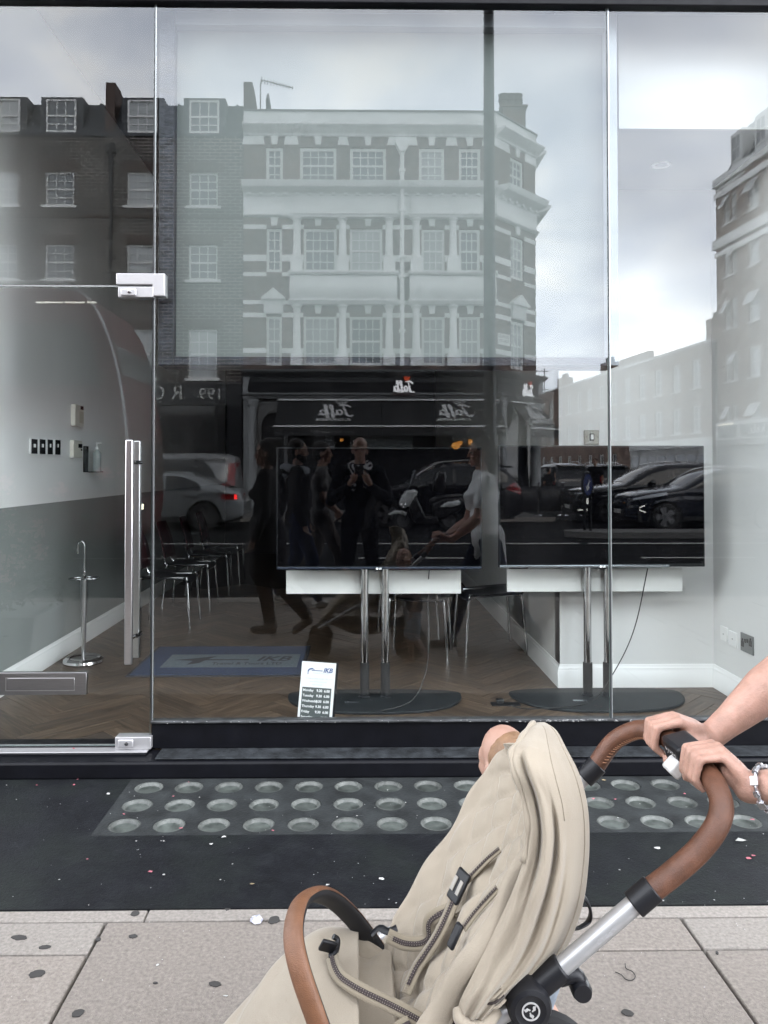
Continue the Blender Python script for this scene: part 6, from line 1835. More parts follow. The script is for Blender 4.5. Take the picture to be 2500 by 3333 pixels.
for k in range(12): tube(bm, [(px + random.gauss(0, .08), py + random.gauss(0, .08), .40), (px + random.gauss(0, .2), py + random.gauss(0, .2), .95)], .006, 5)
obj("stem", bm, leafm, tp)
# ================================================================== people
def skin(name, col): return M(name, col, .5, var=.10, scale=14, sss=.12, bump=.05, bscale=220)
skin_l = M("skin_light", (.40, .238, .180), .50, var=.15, scale=34, sss=.12, bump=.22, bscale=300, var2=(.42, .245, .19))
skin_m = skin("skin_mid", (.20, .11, .075)); skin_b = skin("skin_baby", (.37, .22, .165)); skin_r = skin("skin_photographer", (.27, .155, .115))
eye_m = M("eye_dark", (.015, .012, .010), .2)
def cloth(name, col, **k): return M(name, col, .92, spec=.15, var=.18, scale=9, bump=.45, bscale=38, **k)

BASE = dict(hL=(0, .09, .93), kL=(.02, .10, .50), aL=(-.02, .10, .09), tL=(.13, .12, .03), hR=(0, -.09, .93), kR=(.02, -.10, .50), aR=(-.02, -.10, .09), tR=(.13, -.12, .03),
            sL=(0, .185, 1.42), eL=(-.02, .24, 1.13), wL=(.08, .25, .89), sR=(0, -.185, 1.42), eR=(-.02, -.24, 1.13), wR=(.08, -.25, .89), lean=0.0)
def person(label, base, ang, group, pose=None, H=1.75, skinm=skin_l, vox=.010, top=None, bottom=None, shoes=None, hair=None, female=False, child=False, sleeves='short', hands=None, legs='long',
           head_turn=0.0, body_extra=None, width=1.0):
    j = {k: (Vector(v) if k != 'lean' else v) for k, v in {**BASE, **(pose or {})}.items()}
    t = thing("person", label, "person", base, 0, group)
    s = H / 1.75
    T = Matrix.Translation(base) @ Matrix.Rotation(ang, 4, 'Z') @ Matrix.Scale(s, 4)
    Ti = T.inverted()
    def V(p): return Vector(p)
    world_w = {}
    hw = .9 if female else 1.0
    hs = 1.42 if child else 1.0      # children have larger heads
    ln = j['lean']
    hc = Vector((ln, 0, 1.50))       # base of head
    def headp(p): 
        q = Matrix.Rotation(head_turn, 3, 'Z') @ (Vector(p) * hs)
        return hc + q + Vector((0, 0, .0 if not child else -.06))
    HR = Matrix.Rotation(head_turn, 3, 'Z')
    def torso(bm, o=0.0, z0=.90, z1=9):
        W = hw * width
        if z0 < 1.0: ell(bm, (0, 0, .96), (.125 + o, (.172 if female else .160) * (1 + o) + o, .125))
        ell(bm, (.005 + ln * .4, 0, 1.11), (.108 + o, .14 * W + o, .16)); ell(bm, (ln * .7, 0, 1.29), (.120 + o, .165 * W + o, .17))
        if female:
            for sy in (-1, 1): ell(bm, (.085 + ln * .7, .075 * sy, 1.275), (.058 + o, .062 + o * .5, .062))
        a, b = j['sL'] - Vector((0, .02, 0.005)), j['sR'] - Vector((0, -.02, 0.005))
        capsule(bm, a, .062 + o, b, .062 + o)
        capsule(bm, Vector((ln * .8, 0, 1.38)), .085 + o * .7, Vector((ln, 0, 1.445)), .062 + o)
    def arm(bm, S, o=0.0, cut=1.0, r0=.056, r1=.042, r2=.030):
        a, e, w = j['s' + S], j['e' + S], j['w' + S]
        k = .85 if female else 1
        if cut >= 1:
            capsule(bm, a, r0 * k + o, e, r1 * k + o)
            capsule(bm, e, r1 * k + o, e.lerp(w, .3), r1 * k * 1.02 + o); capsule(bm, e.lerp(w, .3), r1 * k * 1.02 + o, w, r2 * k + o * .8)
        else:
            capsule(bm, a, r0 * k + o, a.lerp(e, cut), (r0 * .92) * k + o * 1.5)
    def leg(bm, S, o=0.0, cut=2.0):
        h, k, a = j['h' + S], j['k' + S], j['a' + S]
        capsule(bm, h, .092 + o, h.lerp(k, min(cut, 1)), .092 + (.060 - .092) * min(cut, 1) + o)
        if cut > 1:
            m = k.lerp(a, .3); back = Vector((-.012, 0, 0))
            capsule(bm, k, .058 + o, m + back, .058 + o); capsule(bm, m + back, .058 + o, a, .037 + o * 1.4)
    def hand_open(bm, S):
        e, w = j['e' + S], j['w' + S]
        d = (w - e).normalized(); sd = d.cross(Vector((0, 0, 1)));
        if sd.length < .1: sd = Vector((1, 0, 0))
        sd.normalize(); n = d.cross(sd)
        capsule(bm, w, .028, w + d * .075, .030)
        for q in range(4):
            o = sd * (-.027 + .018 * q)
            L = (.06, .072, .068, .052)[q]
            k1 = w + d * .085 + o; k2 = k1 + d * L * .55 - n * .012; capsule(bm, k1, .0095, k2, .0085, 8); capsule(bm, k2, .0085, k2 + (d * .5 - n * .6).normalized() * L * .5, .0075, 8)
        capsule(bm, w + d * .03 - sd * .025, .012, w + d * .075 - sd * .05 - n * .01, .009, 8)
    def body(bm):
        torso(bm); 
        for S in 'LR':
            arm(bm, S); leg(bm, S)
            a, tt = j['a' + S], j['t' + S]
            capsule(bm, a + Vector((-.02, 0, -.045)), .036, tt, .026); capsule(bm, a, .036, a + Vector((-.02, 0, -.045)), .036)
            if hands is None: hand_open(bm, S)
        capsule(bm, Vector((ln * .9 - .012, 0, 1.40)), .060, headp((.005, 0, .06)), .054 if not female else .048)
        ell(bm, headp((-.005, 0, .175)), (.098 * hs, .077 * hs, .098 * hs), HR); ell(bm, headp((.035, 0, .105)), (.060 * hs, .056 * hs, .080 * hs), HR)
        ell(bm, headp((.06, 0, .155)), (.04 * hs, .062 * hs, .05 * hs), HR)
        capsule(bm, headp((.094, 0, .155)), .008 * hs, headp((.112, 0, .115)), .0125 * hs, 8)
        for q in (-1, 1):
            ell(bm, headp((-.008, .077 * q, .125)), (.020 * hs, .010 * hs, .032 * hs), HR); ell(bm, headp((.068, .03 * q, .168)), (.025 * hs, .025 * hs, .012 * hs), HR); ell(bm, headp((.062, .036 * q, .115)), (.028 * hs, .022 * hs, .028 * hs), HR)
        ell(bm, headp((.088, 0, .083)), (.013 * hs, .024 * hs, .006 * hs), HR); ell(bm, headp((.088, 0, .072)), (.012 * hs, .02 * hs, .006 * hs), HR); ell(bm, headp((.074, 0, .045)), (.022 * hs, .024 * hs, .018 * hs), HR)
        if body_extra: body_extra(bm, Ti)
        bm.transform(T)
    bo = blob("body", body, vox, skinm, t, 3, .4)
    for q in (-1, 1):
        bm = NB(); ell(bm, headp((.086, .031 * q, .148)), (.010 * hs, .013 * hs, .008 * hs), nu=8, nv=6); bm.transform(T); obj("eye", bm, eye_m, bo)
    def C(name, f, mat, v=None):
        def g(bm): f(bm); bm.transform(T)
        return blob(name, g, v or vox * 1.1, mat, t, 4, .5)
    if top:
        def f(bm):
            torso(bm, .016, .90 if sleeves != 'tail' else .9)
            for S in 'LR': arm(bm, S, .018 if sleeves != 'long' else .020, 1.0 if sleeves in ('long', 'coat') else .55)
            if sleeves == 'tail':
                capsule(bm, (-.03, .07, .95), .105, (-.13, .05, .70), .022); capsule(bm, (-.03, -.07, .95), .105, (-.13, -.05, .70), .022); capsule(bm, (.04, .06, .95), .095, (.10, .05, .78), .02); capsule(bm, (.04, -.06, .95), .095, (.10, -.05, .78), .02)
            else: ell(bm, (0, 0, .90), (.14, .185, .10))
            if sleeves == 'coat': capsule(bm, (0, 0, .98), .165, (-.01, 0, .62), .185)
        C("top", f, top)
    if bottom:
        def f(bm):
            ell(bm, (0, 0, .95), (.135, .178, .115))
            for S in 'LR': leg(bm, S, .012, 2.0 if legs == 'long' else .95)
            if legs != 'long':
                for S in 'LR': capsule(bm, j['h' + S], .11, j['h' + S].lerp(j['k' + S], .9), .095)
        C("trousers" if legs == 'long' else "shorts", f, bottom)
    if shoes:
        for S in 'LR':
            def f(bm, S=S):
                a, tt = j['a' + S], j['t' + S]
                capsule(bm, a + Vector((-.02, 0, -.04)), .047, tt, .036); capsule(bm, a + (Vector((0, 0, .03))), .046, a + Vector((-.02, 0, -.04)), .046); capsule(bm, a + Vector((-.04, 0, -.065)), .022, tt + Vector((.02, 0, -.01)), .022)
            C("shoe", f, shoes, vox)
    if hair:
        kind, hm = hair
        def f(bm):
            ell(bm, headp((-.018, 0, .192)), (.102 * hs, .086 * hs, .094 * hs), HR); ell(bm, headp((-.05, 0, .15)), (.068 * hs, .083 * hs, .10 * hs), HR)
            if kind == 'bun': ell(bm, headp((-.09, 0, .24)), (.055, .055, .05), HR); ell(bm, headp((-.06, 0, .10)), (.05, .07, .08), HR)
            if kind == 'tied': ell(bm, headp((-.085, 0, .13)), (.045, .06, .08), HR); ell(bm, headp((-.09, 0, .05)), (.03, .04, .08), HR)
            if kind == 'beard': pass
        C("hair", f, hm, vox * .9)
    return t, j, T, headp, C

hair_d = M("hair_dark", (.010, .007, .006), .65, spec=.25, bump=.6, bscale=160, stretch=(1, 1, .15), var=.3, scale=40)
hair_g = M("hair_brown_grey", (.07, .055, .045), .6, bump=.6, bscale=160, stretch=(1, 1, .15))
gp = "people passing on the near pavement"
denim = cloth("blue_denim", (.012, .018, .045)); dkjean = cloth("dark_jeans", (.022, .028, .050)); blk = cloth("black_cloth", (.006, .006, .0075))
white_tee = cloth("white_tee", (.78, .79, .80)); grey_tee = cloth("grey_tee", (.10, .098, .096)); khaki = cloth("khaki_trousers", (.06, .05, .043)); jacket = cloth("navy_jacket", (.0075, .008, .011))
shoe_w = M("shoe_white", (.55, .55, .54), .6); shoe_k = M("shoe_dark", (.025, .018, .015), .5)

# --- the photographer
px0, py0 = 0.02, -DIST - .36
def ph_hands(bm, Ti):
    pass
pose = dict(eL=(.10, .29, 1.13), wL=(.27, .115, 1.27), eR=(.10, -.29, 1.13), wR=(.27, -.115, 1.27), kL=(.02, .13, .50), kR=(.02, -.13, .50), aL=(-.02, .16, .09), aR=(-.02, -.16, .09), tL=(.12, .20, .03), tR=(.12, -.20, .03))
def phone_hands(bm, Ti):
    for s in (1, -1):
        w = Vector((.27, .115 * s, 1.27))
        palm = Vector((.325, .078 * s, 1.335))
        capsule(bm, w, .027, palm, .030)
        for q in range(4):
            z = 1.385 - .019 * q
            a, b, c = Vector((.332, .088 * s, z)), Vector((.350, .066 * s, z + .002)), Vector((.352, (.020 + .006 * q) * s, z + .004))
            capsule(bm, palm, .014, a, .0105, 8); capsule(bm, a, .0105, b, .010, 8); capsule(bm, b, .0095, c, .0085, 8)
        capsule(bm, palm, .014, Vector((.318, .06 * s, 1.39)), .010, 8); capsule(bm, Vector((.318, .06 * s, 1.39)), .010, Vector((.322, .045 * s, 1.43)), .009, 8)
ph, j, T, headp, C = person("bald photographer in a dark jacket and striped scarf holding up a phone", (px0, py0, 0), PI / 2, gp, pose, 1.76, skin_r, .009, jacket, blk, shoe_k, None, sleeves='long', hands='own', body_extra=phone_hands, width=1.10)
scarf_m = M("striped_scarf", (.12, .12, .14), .9)
nt2 = scarf_m.node_tree; n_, l_ = nt2.nodes, nt2.links
tc = n_.new("ShaderNodeTexCoord"); wv = n_.new("ShaderNodeTexWave"); wv.bands_direction = 'DIAGONAL'; wv.inputs["Scale"].default_value = 9
cr = n_.new("ShaderNodeValToRGB"); cr.color_ramp.interpolation = 'CONSTANT'; cr.color_ramp.elements[0].color = (.02, .02, .03, 1); cr.color_ramp.elements[1].position = .6; cr.color_ramp.elements[1].color = (.42, .42, .44, 1)
l_.new(tc.outputs["Object"], wv.inputs[0]); l_.new(wv.outputs["Fac"], cr.inputs[0]); l_.new(cr.outputs[0], n_["Principled BSDF"].inputs["Base Color"])
def f(bm):
    for k in range(14):
        a = 2 * PI * k / 14; b = 2 * PI * (k + 1) / 14
        p = lambda q: Vector((.02 + .085 * math.cos(q), .095 * math.sin(q), 1.475 + .03 * math.cos(q + PI)))
        capsule(bm, p(a), .042, p(b), .042)
    capsule(bm, (.09, .05, 1.45), .035, (.12, .07, 1.25), .03); capsule(bm, (.09, -.05, 1.45), .035, (.12, -.06, 1.28), .03)
C("scarf", f, scarf_m, .010)
bm = NB()
for s in (1, -1):
    c = [headp((.108, (.033 + .022 * math.cos(a)) * s, .150 + .017 * math.sin(a))) for a in [i * PI / 8 for i in range(17)]]; tube(bm, c, .0022, 5)
    tube(bm, [headp((.105, .055 * s, .155)), headp((.05, .078 * s, .155)), headp((-.01, .084 * s, .150))], .0022, 5)
tube(bm, [headp((.110, .011, .153)), headp((.110, -.011, .153))], .0022, 5)
bm.transform(T); obj("glasses", bm, black_plain, ph)
phn = thing("phone", "dark phone held up by the bald photographer", "phone", (.012, -DIST - .01, 1.41))
bm = NB(); box(bm, -.032, .052, -DIST - .0135, -DIST - .0055, 1.335, 1.487); obj("case", bm, M("phone_case", (.03, .022, .024), .35), phn, bevel=.003)
bm = NB(); box(bm, -.030, .050, -DIST - .0145, -DIST - .0138, 1.338, 1.484); obj("screen", bm, M("phone_screen", (.02, .02, .02), .1), phn)
# --- man in grey tee walking right
pose = dict(kL=(.20, .10, .52), aL=(.28, .10, .10), tL=(.42, .11, .05), kR=(-.08, -.10, .50), aR=(-.34, -.10, .18), tR=(-.24, -.11, .06), eL=(.02, .25, 1.14), wL=(.20, .24, .98), eR=(-.06, -.24, 1.14), wR=(.12, -.26, .96))
g2, j, T, headp, C = person("man in a grey T-shirt with a backpack strap walking right with a tablet", (-.40, -4.85, 0), 0, gp, pose, 1.74, skin_m, .011, grey_tee, khaki, shoe_w, ('short', hair_d))
def f(bm):
    for k in range(8):
        a = -.6 + k * .35; p = lambda q: Vector((.14 * math.sin(q), .13, 1.30 + .165 * math.cos(q)))
        capsule(bm, p(a), .022, p(a + .35), .022)
C("strap", f, blk, .010)
tb_ = thing("tablet", "thin dark tablet in the hand of the man in grey", "tablet", tuple(T @ Vector((.26, .24, .95))))
bm = NB(); box(bm, -.12, .14, -.006, .006, -.012, .012, mx=T @ Matrix.Translation((.26, .27, .955)) @ Matrix.Rotation(rad(-32), 4, 'Y')); obj("slab", bm, black_plain, tb_, bevel=.002)
# --- hooded man with big backpack
pose = dict(kL=(.16, .10, .52), aL=(.22, .10, .09), tL=(.36, .11, .03), kR=(-.02, -.10, .50), aR=(-.22, -.10, .13), tR=(-.10, -.11, .03))
g3, j, T, headp, C = person("bearded man in a grey hood with a large black backpack walking right", (-.64, -4.42, 0), 0, gp, pose, 1.75, skin_m, .011, blk, denim, shoe_w, ('short', hair_d), sleeves='long')
def f(bm): ell(bm, headp((.055, 0, .065)), (.05, .062, .05)); ell(bm, headp((.02, 0, .08)), (.05, .071, .05))
C("beard", f, hair_d, .008)
def f(bm):
    for k in range(10):
        a = 2 * PI * k / 10; p = lambda q: Vector((-.03 + .12 * math.cos(q), .15 * math.sin(q), 1.455 - .02 * math.cos(q)))
        capsule(bm, p(a), .045, p(a + 2 * PI / 10), .045)
    ell(bm, (-.11, 0, 1.42), (.06, .11, .09))
C("hood", f, cloth("grey_hood", (.22, .235, .26)), .011)
bp3 = thing("backpack", "large black backpack on the back of the hooded man", "backpack", tuple(T @ Vector((-.25, 0, 1.0))))
def f(bm): ell(bm, (-.24, 0, 1.16), (.13, .17, .28)); ell(bm, (-.27, 0, 1.05), (.13, .155, .16)); [capsule(bm, (-.16, .12 * s, 1.44), .025, (.10, .14 * s, 1.33), .025) for s in (1, -1)]; bm.transform(T)
blob("pack", f, .012, blk, bp3)
# --- woman with a bun walking left, nearest the glass
pose = dict(kL=(.06, .09, .50), aL=(-.02, .10, .09), tL=(.13, .11, .03), kR=(-.08, -.09, .52), aR=(-.36, -.09, .20), tR=(-.27, -.10, .06))
g4, j, T, headp, C = person("woman with hair in a bun and a dark coat walking left", (-.80, -2.98, 0), PI, gp, pose, 1.70, skin_m, .011, cloth("dark_coat", (.012, .011, .013)), blk, M("boot_dark", (.022, .016, .013), .5), ('bun', hair_d), female=True, sleeves='coat')
hb4 = thing("handbag", "dark shoulder bag hanging from the woman with the bun", "bag", tuple(T @ Vector((.02, .28, .75))))
def f(bm): ell(bm, (.05, .28, .80), (.14, .06, .12)); [capsule(bm, (.05 + .1 * s, .27, .88), .012, (.02, .24, 1.10), .012) for s in (1, -1)]; bm.transform(T)
blob("bag_body", f, .010, blk, hb4)

# --- people on the far side
gf = "people on the far pavement"
person("man in dark clothes standing by the van below the stone column", (fx(563, 25.2), DIST - 25.2, 0), 2.6, gf, None, 1.78, skin_m, .022, blk, blk, shoe_k, ('short', hair_d))
seat_pose = dict(kL=(.42, .1, .50), aL=(.42, .1, .09), tL=(.55, .1, .03), kR=(.42, -.1, .50), aR=(.42, -.1, .09), tR=(.55, -.1, .03), hL=(0, .09, .55), hR=(0, -.09, .55))
person("dark figure in a cap standing behind the cafe barrier", (fx(1788, 25.4), DIST - 25.4, 0), -.5, gf, dict(wL=(.2, .12, 1.45), eL=(.1, .25, 1.2)), 1.50, skin_m, .022, blk, blk, shoe_k, ('short', hair_d))
person("man in dark clothes standing near the side street behind the bollard", (fx(1940, 26.5), DIST - 26.5, 0), 2.0, gf, None, 1.80, skin_m, .022, blk, blk, shoe_k, ('short', hair_d))

# ------------------------------------------------------------------ the pushchair handle (needed for the hands)
HP = [P(2112, 2903, 1.30), P(2190, 2843, 1.30), P(2272, 2770, 1.30), P(2328, 2697, 1.302), P(2349, 2632, 1.315), P(2335, 2570, 1.345), P(2300, 2512, 1.40), P(2228, 2446, 1.49), P(2160, 2396, 1.575), P(2085, 2374, 1.64), P(2000, 2412, 1.68), P(1936, 2498, 1.69)]
BAR = .0195

def grip(bm, c, b, w, t_, wrist, r, s, sc=.86):
    """hand closed round a bar: c centre, b along the bar towards the little finger side, w towards the wrist, t_ back of the hand"""
    b = b.normalized(); w = (w - b * w.dot(b)).normalized(); t_ = (t_ - b * t_.dot(b) - w * t_.dot(w)).normalized()
    def pt(phi, R, o): return c + b * o + (w * math.cos(rad(phi)) + t_ * math.sin(rad(phi))) * R
    offs = [o * sc for o in (-.031, -.0105, .0105, .030)]; fr = [f * sc for f in (.0102, .0104, .0100, .0088)]
    kn = []
    for i, o in enumerate(offs):
        f = fr[i]; lift = (.002, .005, .004, .0)[i]
        K = pt(72, r + f + .013 + lift, o); Q = pt(140, r + f + .010 + lift * .6, o * .97); D = pt(205, r + f * .9 + .004, o * .93 + .002); E_ = pt(248, r + f * .8 + .001, o * .9 + .003)
        capsule(bm, K, f * 1.12, Q, f * .98); capsule(bm, Q, f * 1.02, D, f * .90); capsule(bm, D, f * .92, E_, f * .86)
        ell(bm, K, (f * 1.22,) * 3, nu=10, nv=7)
        m_ = wrist.lerp(K, .45) + b * o * .25 + t_ * .006
        capsule(bm, wrist + b * o * .40 + t_ * .002, .0195 * sc, m_, .0170 * sc); capsule(bm, m_, .0170 * sc, K, f * 1.15)
        kn.append(K)
    # heel of the hand and thumb
    capsule(bm, wrist, .023, pt(20, r + .020, .012), .020); capsule(bm, wrist, .022, pt(25, r + .020, -.012), .019)
    a_ = wrist.lerp(pt(10, r + .022, -.030), .55); b_ = pt(-18, r + .016, -.044); c_ = pt(-75, r + .011, -.047); d_ = pt(-105, r + .0105, -.040)
    capsule(bm, a_, .018, b_, .0135); capsule(bm, b_, .0132, c_, .0112); capsule(bm, c_, .0114, d_, .0102)

wN, wF = P(2436, 2566, 1.365), P(2306, 2405, 1.595)
eN, eF = Vector((.915, -DIST + 1.11, 1.005)), P(2606, 2146, 1.60)
def woman_arms(bm, Ti):
    tmp = NB()
    cN, cF = P(2296, 2509, 1.402), P(2166, 2402, 1.572)
    grip(tmp, cN, Vector((0.02, -1, -.03)), wN - cN, Vector((.15, -.1, 1)), wN, BAR + .001, 1)
    grip(tmp, cF, Vector((0.02, 1, .0)), wF - cF, Vector((.1, -.05, 1)), wF, BAR + .001, 1)
    for w_, e_ in ((wN, eN), (wF, eF)):
        d = (e_ - w_)
        capsule(tmp, w_, .0255, w_ + d * .16, .0285, 16); capsule(tmp, w_ + d * .16, .0285, w_ + d * .62, .046, 16); capsule(tmp, w_ + d * .62, .046, e_, .044, 16)
        off = Vector((0, 0, .006)); capsule(tmp, w_ + off, .023, w_ + d * .2 + off, .027, 16)
    tmp.transform(Ti)
    me = bpy.data.meshes.new("x"); tmp.to_mesh(me); tmp.free(); bm.from_mesh(me); bpy.data.meshes.remove(me)
wb = Vector((1.045, -DIST + 1.40, 0)); WH = 1.69; ws = WH / 1.75
Tw = Matrix.Translation(wb) @ Matrix.Rotation(PI, 4, 'Z') @ Matrix.Scale(ws, 4)
def loc_(p): return tuple(Tw.inverted() @ p)
pose = dict(lean=.05, sL=(.03, .175, 1.41), sR=(.03, -.175, 1.41), eL=loc_(eN), wL=tuple(Vector(loc_(eN)).lerp(Vector(loc_(wN)), .5)), eR=loc_(eF), wR=tuple(Vector(loc_(eF)).lerp(Vector(loc_(wF)), .5)),
            kL=(.20, .09, .52), aL=(.30, .09, .09), tL=(.45, .10, .03), kR=(-.10, -.09, .51), aR=(-.38, -.09, .15), tR=(-.27, -.10, .04))
wo, j, T, headp, C = person("woman in a loose white T-shirt and jeans pushing the pushchair", tuple(wb), PI, "family with the pushchair", pose, WH, skin_l, .0042, white_tee, dkjean, shoe_k, ('tied', hair_d), female=True, sleeves='tail', hands='own', body_extra=woman_arms)
# bracelet on the nearer wrist
br_m = M("bracelet_silver", (.52, .52, .54), .2, .9)
d = (eN - wN).normalized(); cB = wN + d * .030
br = tag(thing("bracelet", "chunky silver charm bracelet on the nearer wrist", "bracelet", tuple(cB)))
a_ = d.orthogonal().normalized(); b_ = d.cross(a_)
ring = [cB + (a_ * math.cos(q) + b_ * math.sin(q)) * .0345 for q in [i * PI / 12 for i in range(25)]]
bm = NB(); tube(bm, ring, .0032, 8); obj("chain", bm, br_m, br)
for i in range(11):
    q = 2 * PI * i / 11; c = cB + (a_ * math.cos(q) + b_ * math.sin(q)) * .0355
    bm = NB()
    if i % 3 == 0:
        n_ = (c - cB).normalized(); fr_ = Matrix((d, n_.cross(d), n_)).transposed().to_4x4(); box(bm, -.0065, .0065, -.008, .008, -.003, .004, mx=Matrix.Translation(c) @ fr_)
    else: lathe(bm, [(0, -.005), (.0055, -.005), (.0062, 0), (.0055, .005), (0, .005)], 12, Matrix.Translation(c) @ (d.cross((c - cB)).to_track_quat('Z', 'Y').to_matrix().to_4x4()))
    obj("charm", bm, br_m, br, bevel=.0008 if i % 3 == 0 else 0)

# --- the toddler walking beyond the pushchair
TODH = .825
tb0 = Vector((P(1640, 2420, 1.80).x + .085, -DIST + 1.815, 0))
pose = dict(kL=(.10, .08, .42), aL=(.06, .09, .08), tL=(.18, .10, .03), kR=(.0, -.08, .42), aR=(-.20, -.09, .14), tR=(-.10, -.10, .05), hL=(0, .08, .74), hR=(0, -.08, .74), lean=.18,
            sL=(0, .17, 1.30), sR=(0, -.17, 1.30), eL=(-.05, .24, 1.06), wL=(.06, .26, .86), eR=(-.05, -.24, 1.06), wR=(.02, -.27, .86))
shirt_b = cloth("toddler_tee", (.012, .012, .015)); short_b = cloth("toddler_shorts", (.29, .33, .375)); hair_b = M("hair_blond", (.21, .118, .062), .55, var=.25, scale=25, bump=.3, bscale=200)
td, j, T, headp, C = person("toddler with sparse fair hair in light shorts walking beyond the pushchair", tuple(tb0), PI + .15, "family with the pushchair", pose, TODH, skin_b, .0055, shirt_b, short_b, None, None, child=True, legs='short', head_turn=-1.25)
def f(bm):
    hs = 1.42
    q = Matrix.Rotation(-1.25, 3, 'Z'); ell(bm, headp((-.034, 0, .170)), (.087 * hs, .0815 * hs, .096 * hs), q); ell(bm, headp((-.060, 0, .10)), (.046 * hs, .062 * hs, .06 * hs), q)
C("hair", f, hair_b, .005)
# ================================================================== the pushchair
leather = M("tan_leather", (.095, .040, .022), .45, var=.16, scale=40, bump=.25, bscale=500, var2=(.118, .049, .027))
leather_l = M("tan_leather_bar", (.150, .066, .032), .45, var=.12, scale=30, bump=.25, bscale=500, var2=(.172, .078, .039))
pl_k = M("pushchair_black_plastic", (.0065, .007, .0095), .42, spec=.4, bump=.05, bscale=300)
alu = M("pushchair_aluminium", (.45, .453, .457), .38, .55, var=.03, scale=50)
def fabric_mat(name, col):
    m = bpy.data.materials.new(name); m.use_nodes = True
    n, l = m.node_tree.nodes, m.node_tree.links
    b = n["Principled BSDF"]; b.inputs["Roughness"].default_value = .92; b.inputs["Sheen Weight"].default_value = .25; b.inputs["Sheen Roughness"].default_value = .4
    tc = n.new("ShaderNodeTexCoord")
    no = n.new("ShaderNodeTexNoise"); no.inputs["Scale"].default_value = 7; no.inputs["Detail"].default_value = 8; l.new(tc.outputs["Object"], no.inputs["Vector"])
    cr = n.new("ShaderNodeValToRGB"); cr.color_ramp.elements[0].position = .3; cr.color_ramp.elements[1].position = .7
    cr.color_ramp.elements[0].color = (*[c * .93 for c in col], 1); cr.color_ramp.elements[1].color = (*[c * 1.05 for c in col], 1)
    l.new(no.outputs["Fac"], cr.inputs[0]); l.new(cr.outputs[0], b.inputs["Base Color"])
    n2 = n.new("ShaderNodeTexNoise"); n2.inputs["Scale"].default_value = 420; n2.inputs["Detail"].default_value = 2; l.new(tc.outputs["Object"], n2.inputs["Vector"])
    n3 = n.new("ShaderNodeTexNoise"); n3.noise_type = 'RIDGED_MULTIFRACTAL'; n3.inputs["Scale"].default_value = 7; n3.inputs["Detail"].default_value = 4; n3.inputs["Roughness"].default_value = .6; n3.inputs["Distortion"].default_value = 1.2; l.new(tc.outputs["Object"], n3.inputs["Vector"])
    b1 = n.new("ShaderNodeBump"); b1.inputs["Strength"].default_value = .4; b1.inputs["Distance"].default_value = .002; l.new(n2.outputs["Fac"], b1.inputs["Height"])
    b2 = n.new("ShaderNodeBump"); b2.inputs["Strength"].default_value = .28; b2.inputs["Distance"].default_value = .012; l.new(n3.outputs["Fac"], b2.inputs["Height"])
    l.new(b1.outputs[0], b2.inputs["Normal"]); l.new(b2.outputs[0], b.inputs["Normal"])
    return m
beige = fabric_mat("beige_canvas", (.315, .272, .212)); beige_d = fabric_mat("beige_webbing", (.235, .20, .145))
YN, YFR = 1.30, 1.66       # depth of the near and far side frames
ps = thing("pushchair", "beige canvas pushchair with tan leather handle and bumper bar", "pushchair", (.25, -DIST + 1.48, 0))

# --- handle
hp = smooth_path(HP, 10)
bm = NB(); tube(bm, hp, BAR, 18); hd = obj("handle", bm, leather, ps, 180)
# laced seam on the far half of the handle
bm = NB()
for k in range(26):
    i = len(hp) - 5 - int(k * 1.0)
    p = hp[i]; t_ = (hp[i - 1] - hp[i + 1]).normalized()
    up = Vector((-.35, -.55, -.75)); up = (up - t_ * up.dot(t_)).normalized(); sd_ = t_.cross(up)
    c = p + up * BAR * .99
    tube(bm, [c - sd_ * .004 - t_ * .002, c + up * .0012, c + sd_ * .004 + t_ * .002], .0011, 5)
obj("stitching", bm, M("tan_thread", (.30, .15, .085), .6), hd)
# centre adjuster with the white button
cA = P(2228, 2446, 1.487); b_ = Vector((0, 1, 0)); 
def frame_at(c, x, z):
    x = x.normalized(); z = (z - x * z.dot(x)).normalized(); y = z.cross(x)
    return Matrix(((x.x, y.x, z.x, c.x), (x.y, y.y, z.y, c.y), (x.z, y.z, z.z, c.z), (0, 0, 0, 1)))
FA = frame_at(cA, Vector((0, 1, 0)), Vector((-.25, 0, 1)))
bm = NB(); box(bm, -.040, .040, -.0265, .0265, -.0235, .0255, mx=FA); ad = obj("fold_adjuster", bm, pl_k, ps, bevel=.008, seg=3)
cb_ = P(2208, 2500, 1.455)
bm = NB(); box(bm, -.019, .019, -.014, .016, -.013, .013, mx=frame_at(cA + Vector((-.026, -.018, -.022)), Vector((0, 1, 0)), Vector((-.75, -.3, .7)))); obj("white_button", bm, M("button_white", (.58, .58, .565), .4), ad, bevel=.005, seg=3)
mark_w = M("mark_silver", (.60, .60, .60), .35, .5)
FT_ = frame_at(cA + Vector((-.0272, 0, .004)), Vector((0, -1, 0)), Vector((-1, 0, .0)))
text("lettering", "Cybex", .020, FT_, mark_w, ad, shear=.3, ext=.0008)

